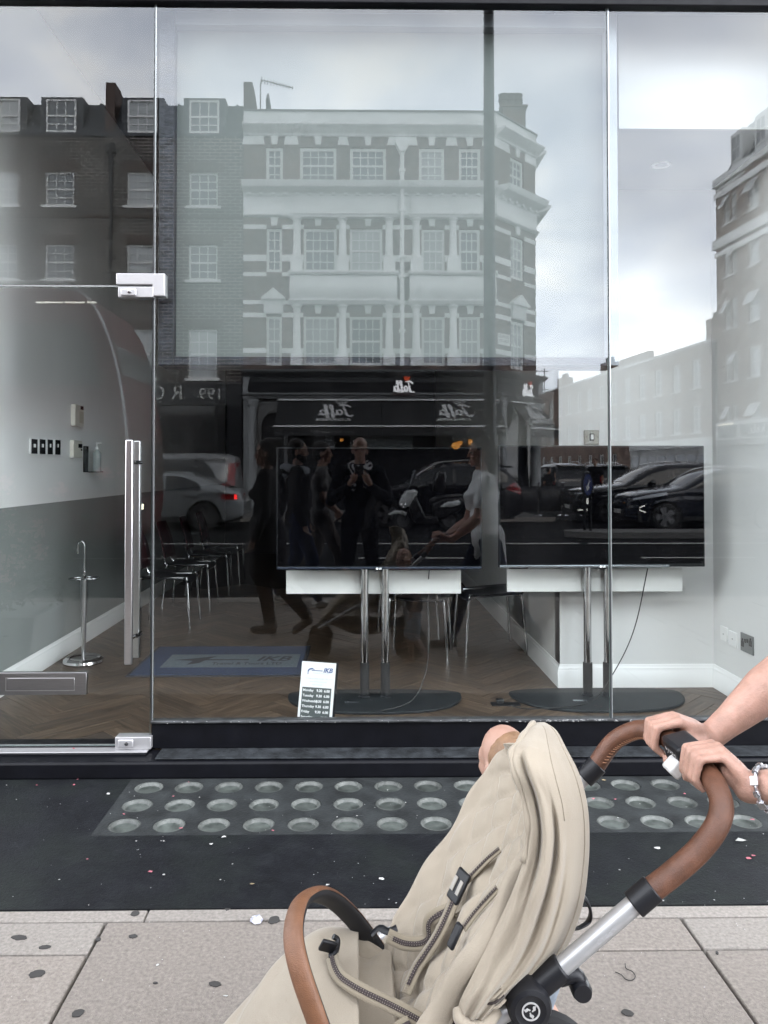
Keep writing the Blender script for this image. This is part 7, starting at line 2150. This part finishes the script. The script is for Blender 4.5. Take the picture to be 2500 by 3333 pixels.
# --- side tubes, collars, hubs
def side(yd, far):
    y = -DIST + yd
    hub = Vector((P(1712, 3242, YN).x, y, P(1712, 3242, YN).z))
    cA_ = HP[-1] if far else HP[0]
    ax = (hub - cA_).normalized()
    bm = NB(); tube(bm, [cA_ - ax * .010, cA_ + ax * .034], .0222, 20); obj("collar", bm, pl_k, ps, bevel=.002)
    j0 = Vector((P(1822, 3152, YN).x, y, P(1822, 3152, YN).z))
    if far: j0.z += .012
    bm = NB(); tube(bm, [cA_ + ax * .03, j0], .0158, 24); ob = obj("tube", bm, alu, ps)
    if not far:
        m_ = (cA_ + ax * .10); nrm = Vector((0, -1, 0)); FTx = frame_at(m_ + nrm * .0160, -ax, nrm)
        text("lettering", "CYBEX", .011, FTx, M("tube_print", (.42, .42, .43), .5), ob, ext=.0002, spacing=1.3)
    bm = NB(); tube(bm, [j0 - ax * .006, hub], .0215, 20); obj("joint_sleeve", bm, pl_k, ps, bevel=.003)
    s = 1 if not far else -1
    hc = hub + Vector((0, -.012 * s, 0))
    Tm = Matrix.Translation(hc) @ Matrix.Rotation(PI / 2, 4, 'X') if not far else Matrix.Translation(hc) @ Matrix.Rotation(-PI / 2, 4, 'X')
    bm = NB(); lathe(bm, [(0, -.03), (.034, -.03), (.0365, -.022), (.0365, .016), (.033, .023), (.0255, .0255), (.024, .0245), (0, .0245)], 40, Tm); hb_ = obj("hub", bm, pl_k, ps)
    if not far:
        bm = NB(); lathe(bm, [(.0125, .0246), (.0150, .0246), (.0150, .0258), (.0125, .0258), (.0125, .0246)], 32, Tm); obj("emblem", bm, mark_w, hb_)
        bm = NB()
        for k in range(3):
            a = 2 * PI * k / 3
            pts = [Tm @ Vector((r * math.cos(a + q), r * math.sin(a + q), .0252)) for r, q in ((.002, 0), (.006, .5), (.009, .9), (.0115, .75))]
            tube(bm, smooth_path(pts, 4), [.0014] * 4 + [.0026] * 5 + [.0012] * 4, 6, flat=(1, .3), up=(0, -1, 0))
        obj("emblem_swirl", bm, mark_w, hb_)
    # release knob
    kn = Vector((P(1888, 3212, YN).x, y, P(1888, 3212, YN).z))
    bm = NB(); tube(bm, smooth_path([j0.lerp(hub, .1) + Vector((.004, 0, -.012)), kn + Vector((-.008, 0, .02)), kn], 5), .0135, 12); obj("release_arm", bm, pl_k, ps)
    bm = NB(); lathe(bm, [(0, -.018), (.0155, -.018), (.017, -.012), (.017, .012), (.0145, .019), (0, .0195)], 20, Matrix.Translation(kn) @ Matrix.Rotation(PI / 2, 4, 'X')); obj("release_knob", bm, pl_k, ps)
    # lower chassis
    low = Vector((-.30, y, .235)); back = Vector((.40, y + (.05 if far else -.0), .17))
    bm = NB(); tube(bm, [hub + ax * .03, low], .0148, 16); obj("tube", bm, alu, ps)
    bm = NB(); tube(bm, smooth_path([hub + Vector((0, 0, -.02)), hub.lerp(back, .5) + Vector((.02, 0, .03)), back], 5), .0150, 14); obj("tube", bm, alu, ps)
    for c, r in ((Vector((-.30, y, .10)), .10), (Vector((.40, y + (.03 if far else -.03), .13)), .13)):
        Tw_ = Matrix.Translation(c) @ Matrix.Rotation(PI / 2, 4, 'X')
        bm = NB(); lathe(bm, [(r * .72, -.02), (r * .93, -.022), (r, -.012), (r, .012), (r * .93, .022), (r * .72, .02), (r * .72, -.02)], 30, Tw_); w_ = obj("wheel", bm, tyre_m, ps)
        bm = NB(); lathe(bm, [(0, -.012), (r * .16, -.016), (r * .2, -.006), (r * .70, -.008), (r * .74, -.02), (r * .74, .02), (r * .70, .008), (r * .2, .006), (r * .16, .016), (0, .012)], 30, Tw_); obj("rim", bm, pl_k, w_)
    bm = NB(); tube(bm, [low, Vector((-.30, y, .10))], .013, 10); obj("fork", bm, pl_k, ps)
    return hub
hubN = side(YN, False); hubF = side(YFR + .03, True)
bm = NB(); tube(bm, [Vector((-.26, -DIST + YN, .25)), Vector((-.26, -DIST + YFR + .03, .25))], .012, 10); obj("cross_tube", bm, alu, ps)
bm = NB()
rows = []
for i in range(9):
    t_ = i / 8; x_ = -.24 + .56 * t_; dz = .10 * math.sin(PI * t_)
    rows.append([Vector((x_, -DIST + YN + .03 + (YFR - YN - .03) * q, .27 - .02 * t_ - dz * (1 - (2 * q - 1) ** 4))) for q in (0, .15, .35, .5, .65, .85, 1)])
grid_faces(bm, rows); o = obj("basket", bm, cloth("basket_black", (.014, .014, .016)), ps, 180); m = o.modifiers.new("t", 'SOLIDIFY'); m.thickness = .004

# --- seat: inner padded face between the near and far edges
def seat_edge(t):      # centre line of the padded back (bottom -> top): x, z
    pts = [Vector((-.02, 0, .335)), Vector((.050, 0, .425)), Vector((.105, 0, .505)), Vector((.175, 0, .625)), Vector((.258, 0, .750)), Vector((.310, 0, .842)), Vector((.326, 0, .875)), Vector((.332, 0, .895))]
    k = t * (len(pts) - 1); i = min(int(k), len(pts) - 2); f = k - i
    p0, p1, p2, p3 = pts[max(i - 1, 0)], pts[i], pts[i + 1], pts[min(i + 2, len(pts) - 1)]
    return 0.5 * ((2 * p1) + (p2 - p0) * f + (2 * p0 - 5 * p1 + 4 * p2 - p3) * f * f + (3 * p1 - p0 - 3 * p2 + p3) * f ** 3)
def seat_frame(t):
    c = seat_edge(t); d = (seat_edge(min(t + .02, 1)) - seat_edge(max(t - .02, 0))).normalized()
    n = Vector((-d.z, 0, d.x))          # towards the child: left and up
    return c, d, n
def seat_halfw(t): return .185 - .095 * max(0, (t - .55) / .45) ** 1.5
def seat_pt(t, q, off=0.0):
    """t along the back, q -1 (near) .. 1 (far), off above the pad"""
    c, d, n = seat_frame(t)
    w = seat_halfw(t)
    hol = -.028 * (1 - q * q) + .018 * (abs(q) ** 6)                # hollow between raised sides
    return Vector((c.x, -DIST + 1.485 + q * w, c.z)) + n * (hol + off)
NT, NQ = 110, 60
def quilt(t, q):
    a = 9.0 * t + 2.4 * q; b = 9.0 * t - 2.4 * q
    s = min(abs(a - round(a)), abs(b - round(b)))
    return .014 * (1 - math.exp(-(s / .13) ** 1.3)) * (1 - abs(q) ** 5)
rows = []
for i in range(NT + 1):
    t = i / NT
    row = []
    for k in range(NQ + 1):
        q = -1 + 2 * k / NQ
        wr = .004 * math.sin(23 * t + 5 * q + 2 * math.sin(7 * q)) * (abs(q) ** 2) + .003 * math.sin(41 * t - 9 * q)
        row.append(seat_pt(t, q, quilt(t, q) + wr))
    # roll the padded edges over to the back
    c, d, n = seat_frame(t)
    near = [row[0] + Vector((0, -.012 - .006 * math.sin(30 * t), 0)) - n * .010, row[0] + Vector((0, -.014 - .006 * math.sin(30 * t), 0)) - n * .030, row[0] - n * .048]
    far = [row[-1] + Vector((0, .012, 0)) - n * .010, row[-1] + Vector((0, .014, 0)) - n * .030, row[-1] - n * .048]
    rows.append(near[::-1] + row + far)
bm = NB(); vs = grid_faces(bm, rows)
bm.faces.new(vs[-1])
seat = obj("seat_pad", bm, beige, ps, 180)
# hard shell behind the pad
bm = NB(); rows = []
for i in range(40):
    t = i / 39; c, d, n = seat_frame(t); w = seat_halfw(t)
    rows.append([Vector((c.x, -DIST + 1.485 + q * (w + .004), c.z)) - n * (.040 + .05 * (1 - q * q)) * (1 - .8 * t) for q in (-1, -.8, -.4, 0, .4, .8, 1)])
grid_faces(bm, rows); o = obj("seat_shell", bm, beige, ps, 180); m = o.modifiers.new("t", 'SOLIDIFY'); m.thickness = .006

# seat bottom and leg rest running towards the lower left
def cushion(nm, prof, q0, q1, th, fold, mat=beige):
    rows = []
    P_ = smooth_path([Vector(p) for p in prof], 10)
    for i, c in enumerate(P_):
        d = (P_[min(i + 1, len(P_) - 1)] - P_[max(i - 1, 0)]).normalized(); n = Vector((-d.z, 0, d.x))
        if n.z < 0: n = -n
        t = i / (len(P_) - 1)
        row = []
        for k in range(41):
            a = 2 * PI * k / 40
            cy_, sy = math.cos(a), math.sin(a)
            yq = math.copysign(abs(cy_) ** .35, cy_); zq = math.copysign(abs(sy) ** .75, sy)
            y_ = (q0 + q1) / 2 + (q1 - q0) / 2 * yq
            e_ = 1 - .6 * max(0, (t - .86) / .14) ** 2
            row.append(Vector((c.x, -DIST + y_, c.z)) + n * (th * zq * e_ + fold * math.sin(18 * t + 6 * yq) * (1 - abs(yq) ** 8) * (.5 + .5 * sy)))
        rows.append(row)
    bm = NB(); vs = grid_faces(bm, rows); bm.faces.new(vs[0][:-1]); bm.faces.new(vs[-1][:-1][::-1])
    bmesh.ops.remove_doubles(bm, verts=bm.verts, dist=1e-5)
    return obj(nm, bm, mat, ps, 180)
cushion("seat_cushion", [(.075, 0, .430), (.02, 0, .420), (-.06, 0, .440), (-.12, 0, .445)], 1.305, 1.655, .030, .003)
cushion("leg_rest", [(.0, 0, .480), (-.075, 0, .482), (-.135, 0, .440), (-.185, 0, .385), (-.245, 0, .315), (-.29, 0, .26)], 1.30, 1.64, .026, .004)
# side fabric wall around the seat on the near side
bm = NB(); rows = []
for i in range(31):
    t = i / 30
    a = Vector((.15 - .20 * t, -DIST + 1.296, .455 + .03 * math.sin(PI * t))); b = Vector((.13 - .20 * t, -DIST + 1.292, .355 + .02 * t))
    rows.append([a.lerp(b, q) + Vector((0, -.006 * math.sin(5 * q + 9 * t), 0)) for q in [s / 8 for s in range(9)]])
grid_faces(bm, rows); o = obj("side_panel", bm, beige, ps, 180); m = o.modifiers.new("t", 'SOLIDIFY'); m.thickness = .006
# open pocket of fabric at the far side where the bar plugs in
bm = NB(); rows = []
for i in range(25):
    t = i / 24
    p = P(1075 + 180 * t, 3108 - 70 * math.sin(PI * t * .5) * (1 - t) * 2 - 10 * t, 1.63); b = P(1082 + 170 * t, 3240 + 10 * t, 1.60)
    rows.append([p.lerp(b, q) + Vector((0, -.010 * math.sin(PI * q), 0)) for q in [s / 8 for s in range(9)]])
grid_faces(bm, rows); o = obj("side_panel", bm, beige, ps, 180); m = o.modifiers.new("t", 'SOLIDIFY'); m.thickness = .006
cr_ = [Vector((-.055, -DIST + 1.64, .47)), Vector((-.02, -DIST + 1.64, .51)), Vector((.04, -DIST + 1.65, .50)), Vector((.10, -DIST + 1.65, .52))]

# --- folded sun canopy draped down the near side and round the back
ctrl = [   # rows from the peak down: (left u, v), (right u, v), depth left, depth right
    ((1738, 2352), (1772, 2350), 1.43, 1.45), ((1716, 2372), (1812, 2378), 1.39, 1.43), ((1690, 2412), (1846, 2440), 1.345, 1.405), ((1664, 2446), (1880, 2505), 1.315, 1.39),
    ((1668, 2500), (1902, 2570), 1.295, 1.38), ((1700, 2590), (1916, 2650), 1.29, 1.375), ((1716, 2690), (1919, 2745), 1.285, 1.37), ((1706, 2790), (1914, 2835), 1.285, 1.365),
    ((1672, 2890), (1902, 2925), 1.28, 1.36), ((1630, 2985), (1878, 3010), 1.28, 1.36), ((1580, 3090), (1838, 3095), 1.28, 1.35), ((1530, 3190), (1770, 3175), 1.28, 1.34),
    ((1496, 3262), (1690, 3245), 1.28, 1.33), ((1490, 3318), (1610, 3318), 1.285, 1.32)]
def cspline(vals, t):
    k = t * (len(vals) - 1); i = min(int(k), len(vals) - 2); f = k - i
    p0, p1, p2, p3 = vals[max(i - 1, 0)], vals[i], vals[i + 1], vals[min(i + 2, len(vals) - 1)]
    return 0.5 * ((2 * p1) + (p2 - p0) * f + (2 * p0 - 5 * p1 + 4 * p2 - p3) * f * f + (3 * p1 - p0 - 3 * p2 + p3) * f ** 3)
UL, VL, UR, VR, DL, DR = ([c[0][0] for c in ctrl], [c[0][1] for c in ctrl], [c[1][0] for c in ctrl], [c[1][1] for c in ctrl], [c[2] for c in ctrl], [c[3] for c in ctrl])
def ridge(x, c, w): 
    z = (x - c) / w
    return math.exp(-z * z)
NS, NQ2 = 150, 90
rows = []
for i in range(NS + 1):
    t = i / NS
    L_ = (cspline(UL, t), cspline(VL, t), cspline(DL, t)); R_ = (cspline(UR, t), cspline(VR, t), cspline(DR, t))
    row = []
    amp = min(1, t / .18)
    for k in range(NQ2 + 1):
        q = k / NQ2
        u = L_[0] + (R_[0] - L_[0]) * q; v = L_[1] + (R_[1] - L_[1]) * q
        bulge = math.sin(PI * min(1, q * .5)) ** .6
        d = L_[2] + (R_[2] - L_[2]) * (1 - math.cos(PI / 2 * q)) ** 1.25
        d -= .020 * math.sin(PI * q) * amp
        # long folds that fan out from the peak and sweep down to the hub
        s = q + .05 * math.sin(5.2 * t) + .02 * math.sin(11 * t + 1)
        f_ = 0
        for c0, w0, a0 in ((.08 + .03 * t, .06, .007), (.30 + .07 * t, .085, .016), (.52 + .10 * math.sin(2.2 * t), .075, .018), (.76 + .04 * t, .09, .014)):
            f_ += a0 * ridge(s, c0, w0)
        f_ -= .020 * ridge(s, .41 + .08 * math.sin(3 * t), .035) * ridge(t, .55, .30)
        f_ -= .022 * ridge(s, .19 + .1 * t, .028) * ridge(t, .42, .22)
        f_ -= .012 * ridge(s, .64 + .06 * t, .030) * ridge(t, .70, .25)
        f_ += .0022 * math.sin(25 * t + 11 * q + 2 * math.sin(6 * q)) * math.sin(7 * q)
        f_ += .005 * ridge(t, .34, .035) * math.sin(11 * q) + .004 * ridge(t, .60, .05) * math.sin(13 * q + 2)
        # smooth hood panel above a slanting crease, folds only below it
        qc = (t - .12) * 1.55
        g_ = 1 / (1 + math.exp(-(q - qc) / .035)) * (1 - min(1, max(0, (t - .46) / .16)))
        fm = min(1, max(0, (t - .08) / .06)) * (1 - min(1, max(0, (t - .40) / .12)))
        f_ = f_ * (1 - .9 * g_) + .013 * g_ * fm + .004 * math.sin(4.5 * q + 2 * t) * g_
        row.append(P(u, v, d - .82 * f_ * (.35 + .65 * amp)))
    # carry the cloth round the back to the far side
    e = row[-1]
    for g_ in range(1, 9):
        a = g_ / 8
        yy_ = e.y + (-DIST + 1.66 - e.y) * a; kk_ = (yy_ + DIST) / (e.y + DIST)
        row.append(Vector((e.x - .012 * a + .006 * math.sin(9 * t + 3 * a), yy_, CAMH - (CAMH - e.z) * (1 + (kk_ - 1) * (1.05 + .5 * max(0, 1 - t / .14))))))
    rows.append(row)
bm = NB(); grid_faces(bm, rows)
can = obj("canopy", bm, beige, ps, 180); m = can.modifiers.new("t", 'SOLIDIFY'); m.thickness = .0045; m.offset = -1
# turned front hem of the canopy: a thin roll following its left edge
hem = [P(cspline(UL, t), cspline(VL, t), cspline(DL, t) - .004) for t in [i / 60 for i in range(61)]]
bm = NB(); tube(bm, hem[:34], [.0045 + .0015 * math.sin(i) for i in range(34)], 8); obj("hem", bm, beige, can, 180)
# stitched seams
for qs in (.62, .93):
    ln = [rows[i][int(qs * NQ2)] + Vector((0, -.0012, 0)) for i in range(6, 120 if qs > .8 else 64)]
    bm = NB(); tube(bm, ln, .0013, 5); obj("seam", bm, beige, can, 180)
# black sheet put in to stand for the dark gap between pad and canopy
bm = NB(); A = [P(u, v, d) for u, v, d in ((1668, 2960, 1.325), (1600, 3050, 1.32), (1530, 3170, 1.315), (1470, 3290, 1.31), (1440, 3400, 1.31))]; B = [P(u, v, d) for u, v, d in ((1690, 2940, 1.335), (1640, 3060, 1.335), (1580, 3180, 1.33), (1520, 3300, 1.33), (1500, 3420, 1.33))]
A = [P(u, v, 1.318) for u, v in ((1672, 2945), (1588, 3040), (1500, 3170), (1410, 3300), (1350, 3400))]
grid_faces(bm, [[a, a.lerp(b, .5) + Vector((0, .02, 0)), b] for a, b in zip(A, B)]); o = obj("gap_sheet", bm, M("gap_black", (.012, .013, .017), .8), ps, 180); m = o.modifiers.new("t", 'SOLIDIFY'); m.thickness = .004
# striped elastic near the hub
for k in range(4):
    p0, p1 = P(1560 + 10 * k, 3238 + 14 * k, 1.272), P(1628 + 6 * k, 3205 + 16 * k, 1.272)
    bm = NB(); tube(bm, smooth_path([p0, p0.lerp(p1, .5) + Vector((0, -.004, -.003)), p1], 4), .0024, 6); obj("elastic", bm, M("elastic_dark", (.03, .022, .02), .8) if k % 2 == 0 else beige, can)
bm = NB(); pts = [P(1490 + 55 * math.sin(a * .6), 3318 + 26 * math.cos(a), 1.29) for a in [i * PI / 10 for i in range(11)]]
tube(bm, smooth_path([P(1492, 3290, 1.285), P(1500, 3322, 1.27), P(1545, 3342, 1.268), P(1590, 3325, 1.275), P(1618, 3290, 1.29)], 6), .010, 10); obj("hem_roll", bm, beige, can, 180)
# black strap loop on the back of the canopy
lp_ = [P(1878, 2905, 1.405), P(1905, 2925, 1.40), P(1922, 2965, 1.41), P(1915, 3000, 1.415), P(1880, 3022, 1.40), P(1862, 3020, 1.39)]
bm = NB(); tube(bm, smooth_path(lp_, 6), .0085, 8, flat=(1, .35)); obj("carry_strap", bm, pl_k, ps, 180)

# --- harness: webbing, woven stripe, buckles
def ribbon(bm, pts, w, n_, lift=0.0, th=.0015):
    path = smooth_path(pts, 10); rows = []
    for i, p in enumerate(path):
        d = (path[min(i + 1, len(path) - 1)] - path[max(i - 1, 0)]).normalized(); s = d.cross(n_).normalized(); u_ = s.cross(d).normalized()
        if u_.dot(n_) < 0: u_ = -u_
        rows.append([p + s * (w * q) + u_ * (lift + .0008 * (1 - q * q)) for q in (-1, -.5, 0, .5, 1)])
    grid_faces(bm, rows); return path
web_k = M("woven_stripe", (.055, .042, .042), .9, bump=.6, bscale=700)
def webbing(pts, n_, w=.0125, dots=True):
    bm = NB(); path = ribbon(bm, pts, w, n_); o = obj("harness_strap", bm, beige_d, ps, 180); m = o.modifiers.new("t", 'SOLIDIFY'); m.thickness = .002; m.offset = -1
    bm = NB(); ribbon(bm, [p for p in path[::6]], w * .34, n_, .0022); obj("woven_stripe", bm, web_k, o, 180)
    if dots:
        bm = NB()
        L = 0
        for a, b in zip(path[:-1], path[1:]):
            d = (b - a).normalized(); s = d.cross(n_).normalized(); u_ = n_
            k = max(1, int((b - a).length / .0042))
            for q in range(k):
                c = a.lerp(b, q / k) + u_.normalized() * .0034
                for e_ in (-1, 1): ell(bm, c + s * (w * .17 * e_), (.0008,) * 3, nu=6, nv=4)
        o2 = obj("stitch_dots", bm, M("stitch_pale", (.30, .26, .22), .8), o); o2["kind"] = "stuff"
    return o
def SQ(u, v, t0=.5, lift=.012):
    """point on the padded face that is seen at (u, v)"""
    best, bd = None, 1e9
    for i in range(61):
        for k in range(31):
            p = seat_pt(i / 60, -1 + k / 15, .008)
            # project
            r = p - Vector((0, -DIST, CAMH)); x_, y_, z_ = r.dot(_R), r.dot(_F), r.dot(_U)
            uu, vv = CU + FOC * x_ / y_, CV - FOC * z_ / y_
            e_ = (uu - u) ** 2 + (vv - v) ** 2
            if e_ < bd: bd, best = e_, (i / 60, -1 + k / 15)
    c, d, n = seat_frame(best[0]); return seat_pt(best[0], best[1], .010) + n * lift
nS = Vector((-.72, -.35, .60))
webbing([SQ(1632, 2768, lift=.002), SQ(1596, 2820), SQ(1545, 2880, lift=.016)], nS, .008)
webbing([SQ(1512, 2930, lift=.018), SQ(1480, 3005, lift=.020), SQ(1440, 3080, lift=.018), SQ(1392, 3165, lift=.018), SQ(1352, 3250, lift=.020)], nS, .0145)
webbing([SQ(1655, 2915, lift=.004), SQ(1600, 2990), SQ(1555, 3060, lift=.014)], nS, .008)
webbing([SQ(1505, 2975, lift=.012), SQ(1450, 3020, lift=.03), P(1390, 3062, 1.50), P(1320, 3070, 1.52), P(1262, 3045, 1.54)], Vector((-.3, -.8, .5)), .013)
webbing([P(1080, 3110, 1.50), P(1100, 3170, 1.44), P(1160, 3215, 1.40), P(1240, 3255, 1.37), P(1310, 3290, 1.345), P(1372, 3325, 1.33)], Vector((-.2, -.7, .7)), .0125)
webbing([P(1335, 3330, 1.325), P(1300, 3350, 1.32), P(1280, 3380, 1.32)], Vector((-.2, -.8, .6)), .012, False)
def buckle(c, ang, w=.019, h=.030, bars=True):
    F_ = frame_at(c, Vector((math.cos(ang), 0.15, math.sin(ang))), nS)
    bm = NB(); box(bm, -h, h, -w, w, -.003, .005, mx=F_); b = obj("buckle", bm, pl_k, ps, bevel=.004)
    bm = NB()
    if not bars: return
    for e_ in (-1, 1):
        box(bm, -h * .55 + .003, h * .55 - .003, e_ * w * .5 - .005, e_ * w * .5 + .005, .0052, .0075, mx=F_)
    obj("buckle_bar", bm, M("buckle_worn", (.30, .28, .25), .5), b, bevel=.001)
buckle(SQ(1525, 2905, lift=.022), rad(62)); buckle(SQ(1538, 3085, lift=.018), rad(62), .009, .022, False)
cB2 = P(1068, 3080, 1.50)
bm = NB(); box(bm, -.016, .016, -.004, .004, -.013, .013, mx=frame_at(cB2, Vector((.9, .2, -.35)), Vector((.3, -.3, .9)))); bk = obj("buckle", bm, pl_k, ps, bevel=.003)
bm = NB(); tube(bm, smooth_path([P(1085, 3048, 1.52), P(1100, 3062, 1.52), P(1090, 3105, 1.50), P(1072, 3112, 1.50)], 4), .0055, 8); obj("buckle_loop", bm, pl_k, bk)
bm = NB(); tube(bm, smooth_path([P(1210, 3042, 1.56), P(1235, 3020, 1.56), P(1262, 3032, 1.55), P(1292, 3020, 1.55)], 4), .007, 8, flat=(1.2, .5)); obj("buckle", bm, pl_k, ps)

# --- bumper bar: tan leather outside, black inside
arc = [P(1062, 3400, 1.305), P(1022, 3290, 1.31), P(978, 3160, 1.33), P(957, 3060, 1.36), P(962, 2985, 1.40), P(985, 2932, 1.45), P(1030, 2910, 1.50), P(1085, 2930, 1.56), P(1145, 2985, 1.61), P(1200, 3055, 1.645), P(1238, 3110, 1.65)]
path = smooth_path(arc, 9)
cen = Vector((.06, -DIST + 1.48, .40))
rows_o, rows_i = [], []
for i, p in enumerate(path):
    d = (path[min(i + 1, len(path) - 1)] - path[max(i - 1, 0)]).normalized()
    out = (p - cen); out = (out - d * out.dot(d)).normalized(); sd_ = d.cross(out).normalized()
    ro = []
    for k in range(13):
        a = PI * k / 12; ro.append(p + sd_ * (.0195 * math.cos(a)) + out * (.0125 * math.sin(a) ** .7))
    rows_o.append(ro)
    ri = []
    for k in range(13):
        a = PI + PI * k / 12; ri.append(p + sd_ * (.0186 * math.cos(a)) + out * (-.0125 * abs(math.sin(a)) ** .7))
    rows_i.append(ri)
bm = NB(); grid_faces(bm, rows_o); bb = obj("bumper_bar", bm, leather_l, ps, 180)
bm = NB(); grid_faces(bm, rows_i); obj("bar_lining", bm, M("bar_foam", (.009, .010, .014), .6), bb, 180)

# ================================================================== litter and marks on the ground
rl = random.Random(11)
gum_m = M("chewing_gum", (.045, .043, .041), .95)
gl_ = [(62, 3052, 28, 9, "pale slab corner"), (146, 3083, 20, 8, "slab joint at the left"), (120, 3170, 30, 13, "left slab, winged shape"), (433, 3048, 14, 8, "middle slab, upper spot"), (700, 3203, 22, 10, "middle slab, oval and very dark"),
       (254, 3298, 24, 13, "front slab, large and round"), (742, 2956, 12, 9, "edging stone near the bumper bar"), (440, 2974, 14, 11, "edging stone middle"), (892, 2995, 24, 12, "slab beside the crumpled wrapper"), (320, 3058, 10, 6, "slanting joint"), (506, 3200, 8, 4, "middle slab, tiny spot"),
       (2042, 3297, 22, 12, "slab under the handle"), (2334, 3102, 6, 5, "right hand slab joint")]
for u, v, w, h, nm in gl_:
    c = G(u, v, .0016)
    rx = w * (c.y + DIST) / FOC; ry = h * (c.y + DIST) ** 2 / (FOC * CAMH)
    bm = NB(); vs = []
    for k in range(18):
        a = 2 * PI * k / 18; r = .85 + rl.uniform(-.10, .10) + .1 * math.sin(2 * a + w)
        vs.append((c.x + rx * r * math.cos(a), c.y + ry * r * math.sin(a)))
    prism(bm, vs, .0008, .0034, 'z')
    tag(obj("gum_spot", bm, gum_m), "dark trodden gum spot on the " + nm, "gum", "trodden gum spots on the paving")
pet = M("petal_pink", (.45, .14, .17), .7); scrap = M("scrap_white", (.5, .5, .485), .8); straw = M("dry_leaf", (.32, .25, .15), .8)
def flake(bm, u, v, r, m, z=.008, mi=0):
    c = G(u, v, z); n = rl.choice((5, 6, 7)); vs = []; a0 = rl.uniform(0, 6)
    top_ = []
    for k in range(n):
        a = a0 + 2 * PI * k / n; q = r * rl.uniform(.5, 1.15)
        top_.append(bm.verts.new((c.x + q * 1.25 * math.cos(a), c.y + q * .9 * math.sin(a), z + rl.uniform(.0005, .004) * min(1, r / .006))))
    bot = [bm.verts.new((v_.co.x, v_.co.y, v_.co.z - .0008)) for v_ in top_]
    bm.faces.new(top_); bm.faces.new(bot[::-1])
    for k in range(n): bm.faces.new([top_[k], bot[k], bot[(k + 1) % n], top_[(k + 1) % n]])
    for f in bm.faces[-n - 2:] if False else []: f.material_index = mi
bm = NB()
for _ in range(130):
    u, v = rl.uniform(-20, 2560), 2530 + 420 * rl.random() ** .8
    flake(bm, u, v, rl.choice((.0010, .0014, .0018, .0024, .0034)), scrap)
for _ in range(60): flake(bm, rl.uniform(0, 2500), rl.uniform(2960, 3330), rl.uniform(.0008, .0016), scrap, .0015)
o = obj("grit", bm, scrap, None, 0); tag(o, kind="stuff")
items = [(352, 2584, .012, scrap, "white paper scrap on the bitumen near the lens strip"), (727, 2725, .011, scrap, "squarish white paper scrap below the lens strip"), (688, 2748, .009, scrap, "roundish white scrap below the lens strip"), (533, 2847, .006, scrap, "small white scrap in the middle of the bitumen"),
         (1240, 2862, .013, scrap, "largest white scrap on the bitumen near the bumper bar"), (1066, 2880, .008, scrap, "white scrap above the top of the bumper bar"), (1070, 2895, .006, scrap, "tiny white scrap just above the bumper bar"), (820, 2878, .010, straw, "pale yellow leaf scrap on the bitumen"),
         (2138, 2762, .014, scrap, "white splash of a scrap right of the canopy"), (2410, 2736, .022, M("lime_smear", (.38, .38, .36), .8), "pale worn smear on the bitumen at the right"), (733, 3243, .009, scrap, "white folded scrap on the middle slab"), (512, 3142, .007, scrap, "white thin scrap on the middle slab"),
         (10, 2528, .008, pet, "pink petal at the foot of the step by the door"), (240, 2555, .007, pet, "pink petal left of the lens strip"), (253, 2537, .006, pet, "pink petal close under the step near the door"), (120, 2556, .006, pet, "pink petal on the bitumen below the letter plate"), (240, 2437, .008, pet, "pink petal on the door threshold"),
         (402, 2650, .007, pet, "pink petal beside the leftmost lens"), (590, 2696, .009, pet, "pink petal at the front edge of the lens strip"), (888, 2704, .007, pet, "pink petal just below the lens strip"), (490, 2838, .010, pet, "coral petal in the middle of the bitumen"), (285, 2796, .006, pet, "small pink petal on the left bitumen"),
         (565, 2592, .006, pet, "pink petal between the first two lens rows"), (614, 2546, .006, pet, "pink petal lying in a back row lens"), (1930, 2600, .010, pet, "pink petal cluster beside the canopy"), (2003, 2602, .007, pet, "pink petal right of the canopy"), (2228, 2584, .007, pet, "pink petal on the lens strip under the hands"),
         (2448, 2668, .010, pet, "pink petal at the right end of the lens strip"), (2436, 2794, .011, pet, "lower pink petal of a pair at the right"), (2452, 2786, .009, pet, "upper pink petal of a pair at the right"), (1966, 2540, .010, straw, "straw coloured leaf below the step behind the handle"), (775, 2524, .010, straw, "straw coloured leaf below the step in the middle")]
for u, v, r, m_, lb in items:
    bm = NB(); flake(bm, u, v, r * .78, m_, .0075 if v < 2945 and not (u == 240 and v < 2450) else .0022 if v > 2945 else .102)
    tag(obj("petal" if m_ is pet else "leaf" if m_ is straw else "paper_scrap", bm, m_), lb, "petal" if m_ is pet else "leaf" if m_ is straw else "litter", "litter blown along the shop front")
# crumpled wrapper and a dropped hair tie
c = G(838, 2993, .008); bm = NB()
ell(bm, c, (.020, .016, .009), nu=12, nv=8)
for v_ in bm.verts: v_.co += Vector((rl.gauss(0, .004), rl.gauss(0, .004), rl.gauss(0, .002)))
tag(obj("wrapper", bm, M("wrapper_blue_white", (.36, .38, .5), .35, var=.5, scale=60, var2=(.55, .55, .6)), None, 20), "crumpled pale blue wrapper on the paving by the edging stone", "wrapper")
pts = [G(u, v, .004) for u, v in ((2035, 3135), (2038, 3152), (2058, 3162), (2068, 3178), (2058, 3190), (2038, 3188), (2022, 3172), (2003, 3164))]
bm = NB(); tube(bm, smooth_path(pts, 6), .0013, 6); tag(obj("hair_tie", bm, cable_m), "thin dark curl of wire lying on the slab below the handle", "wire")
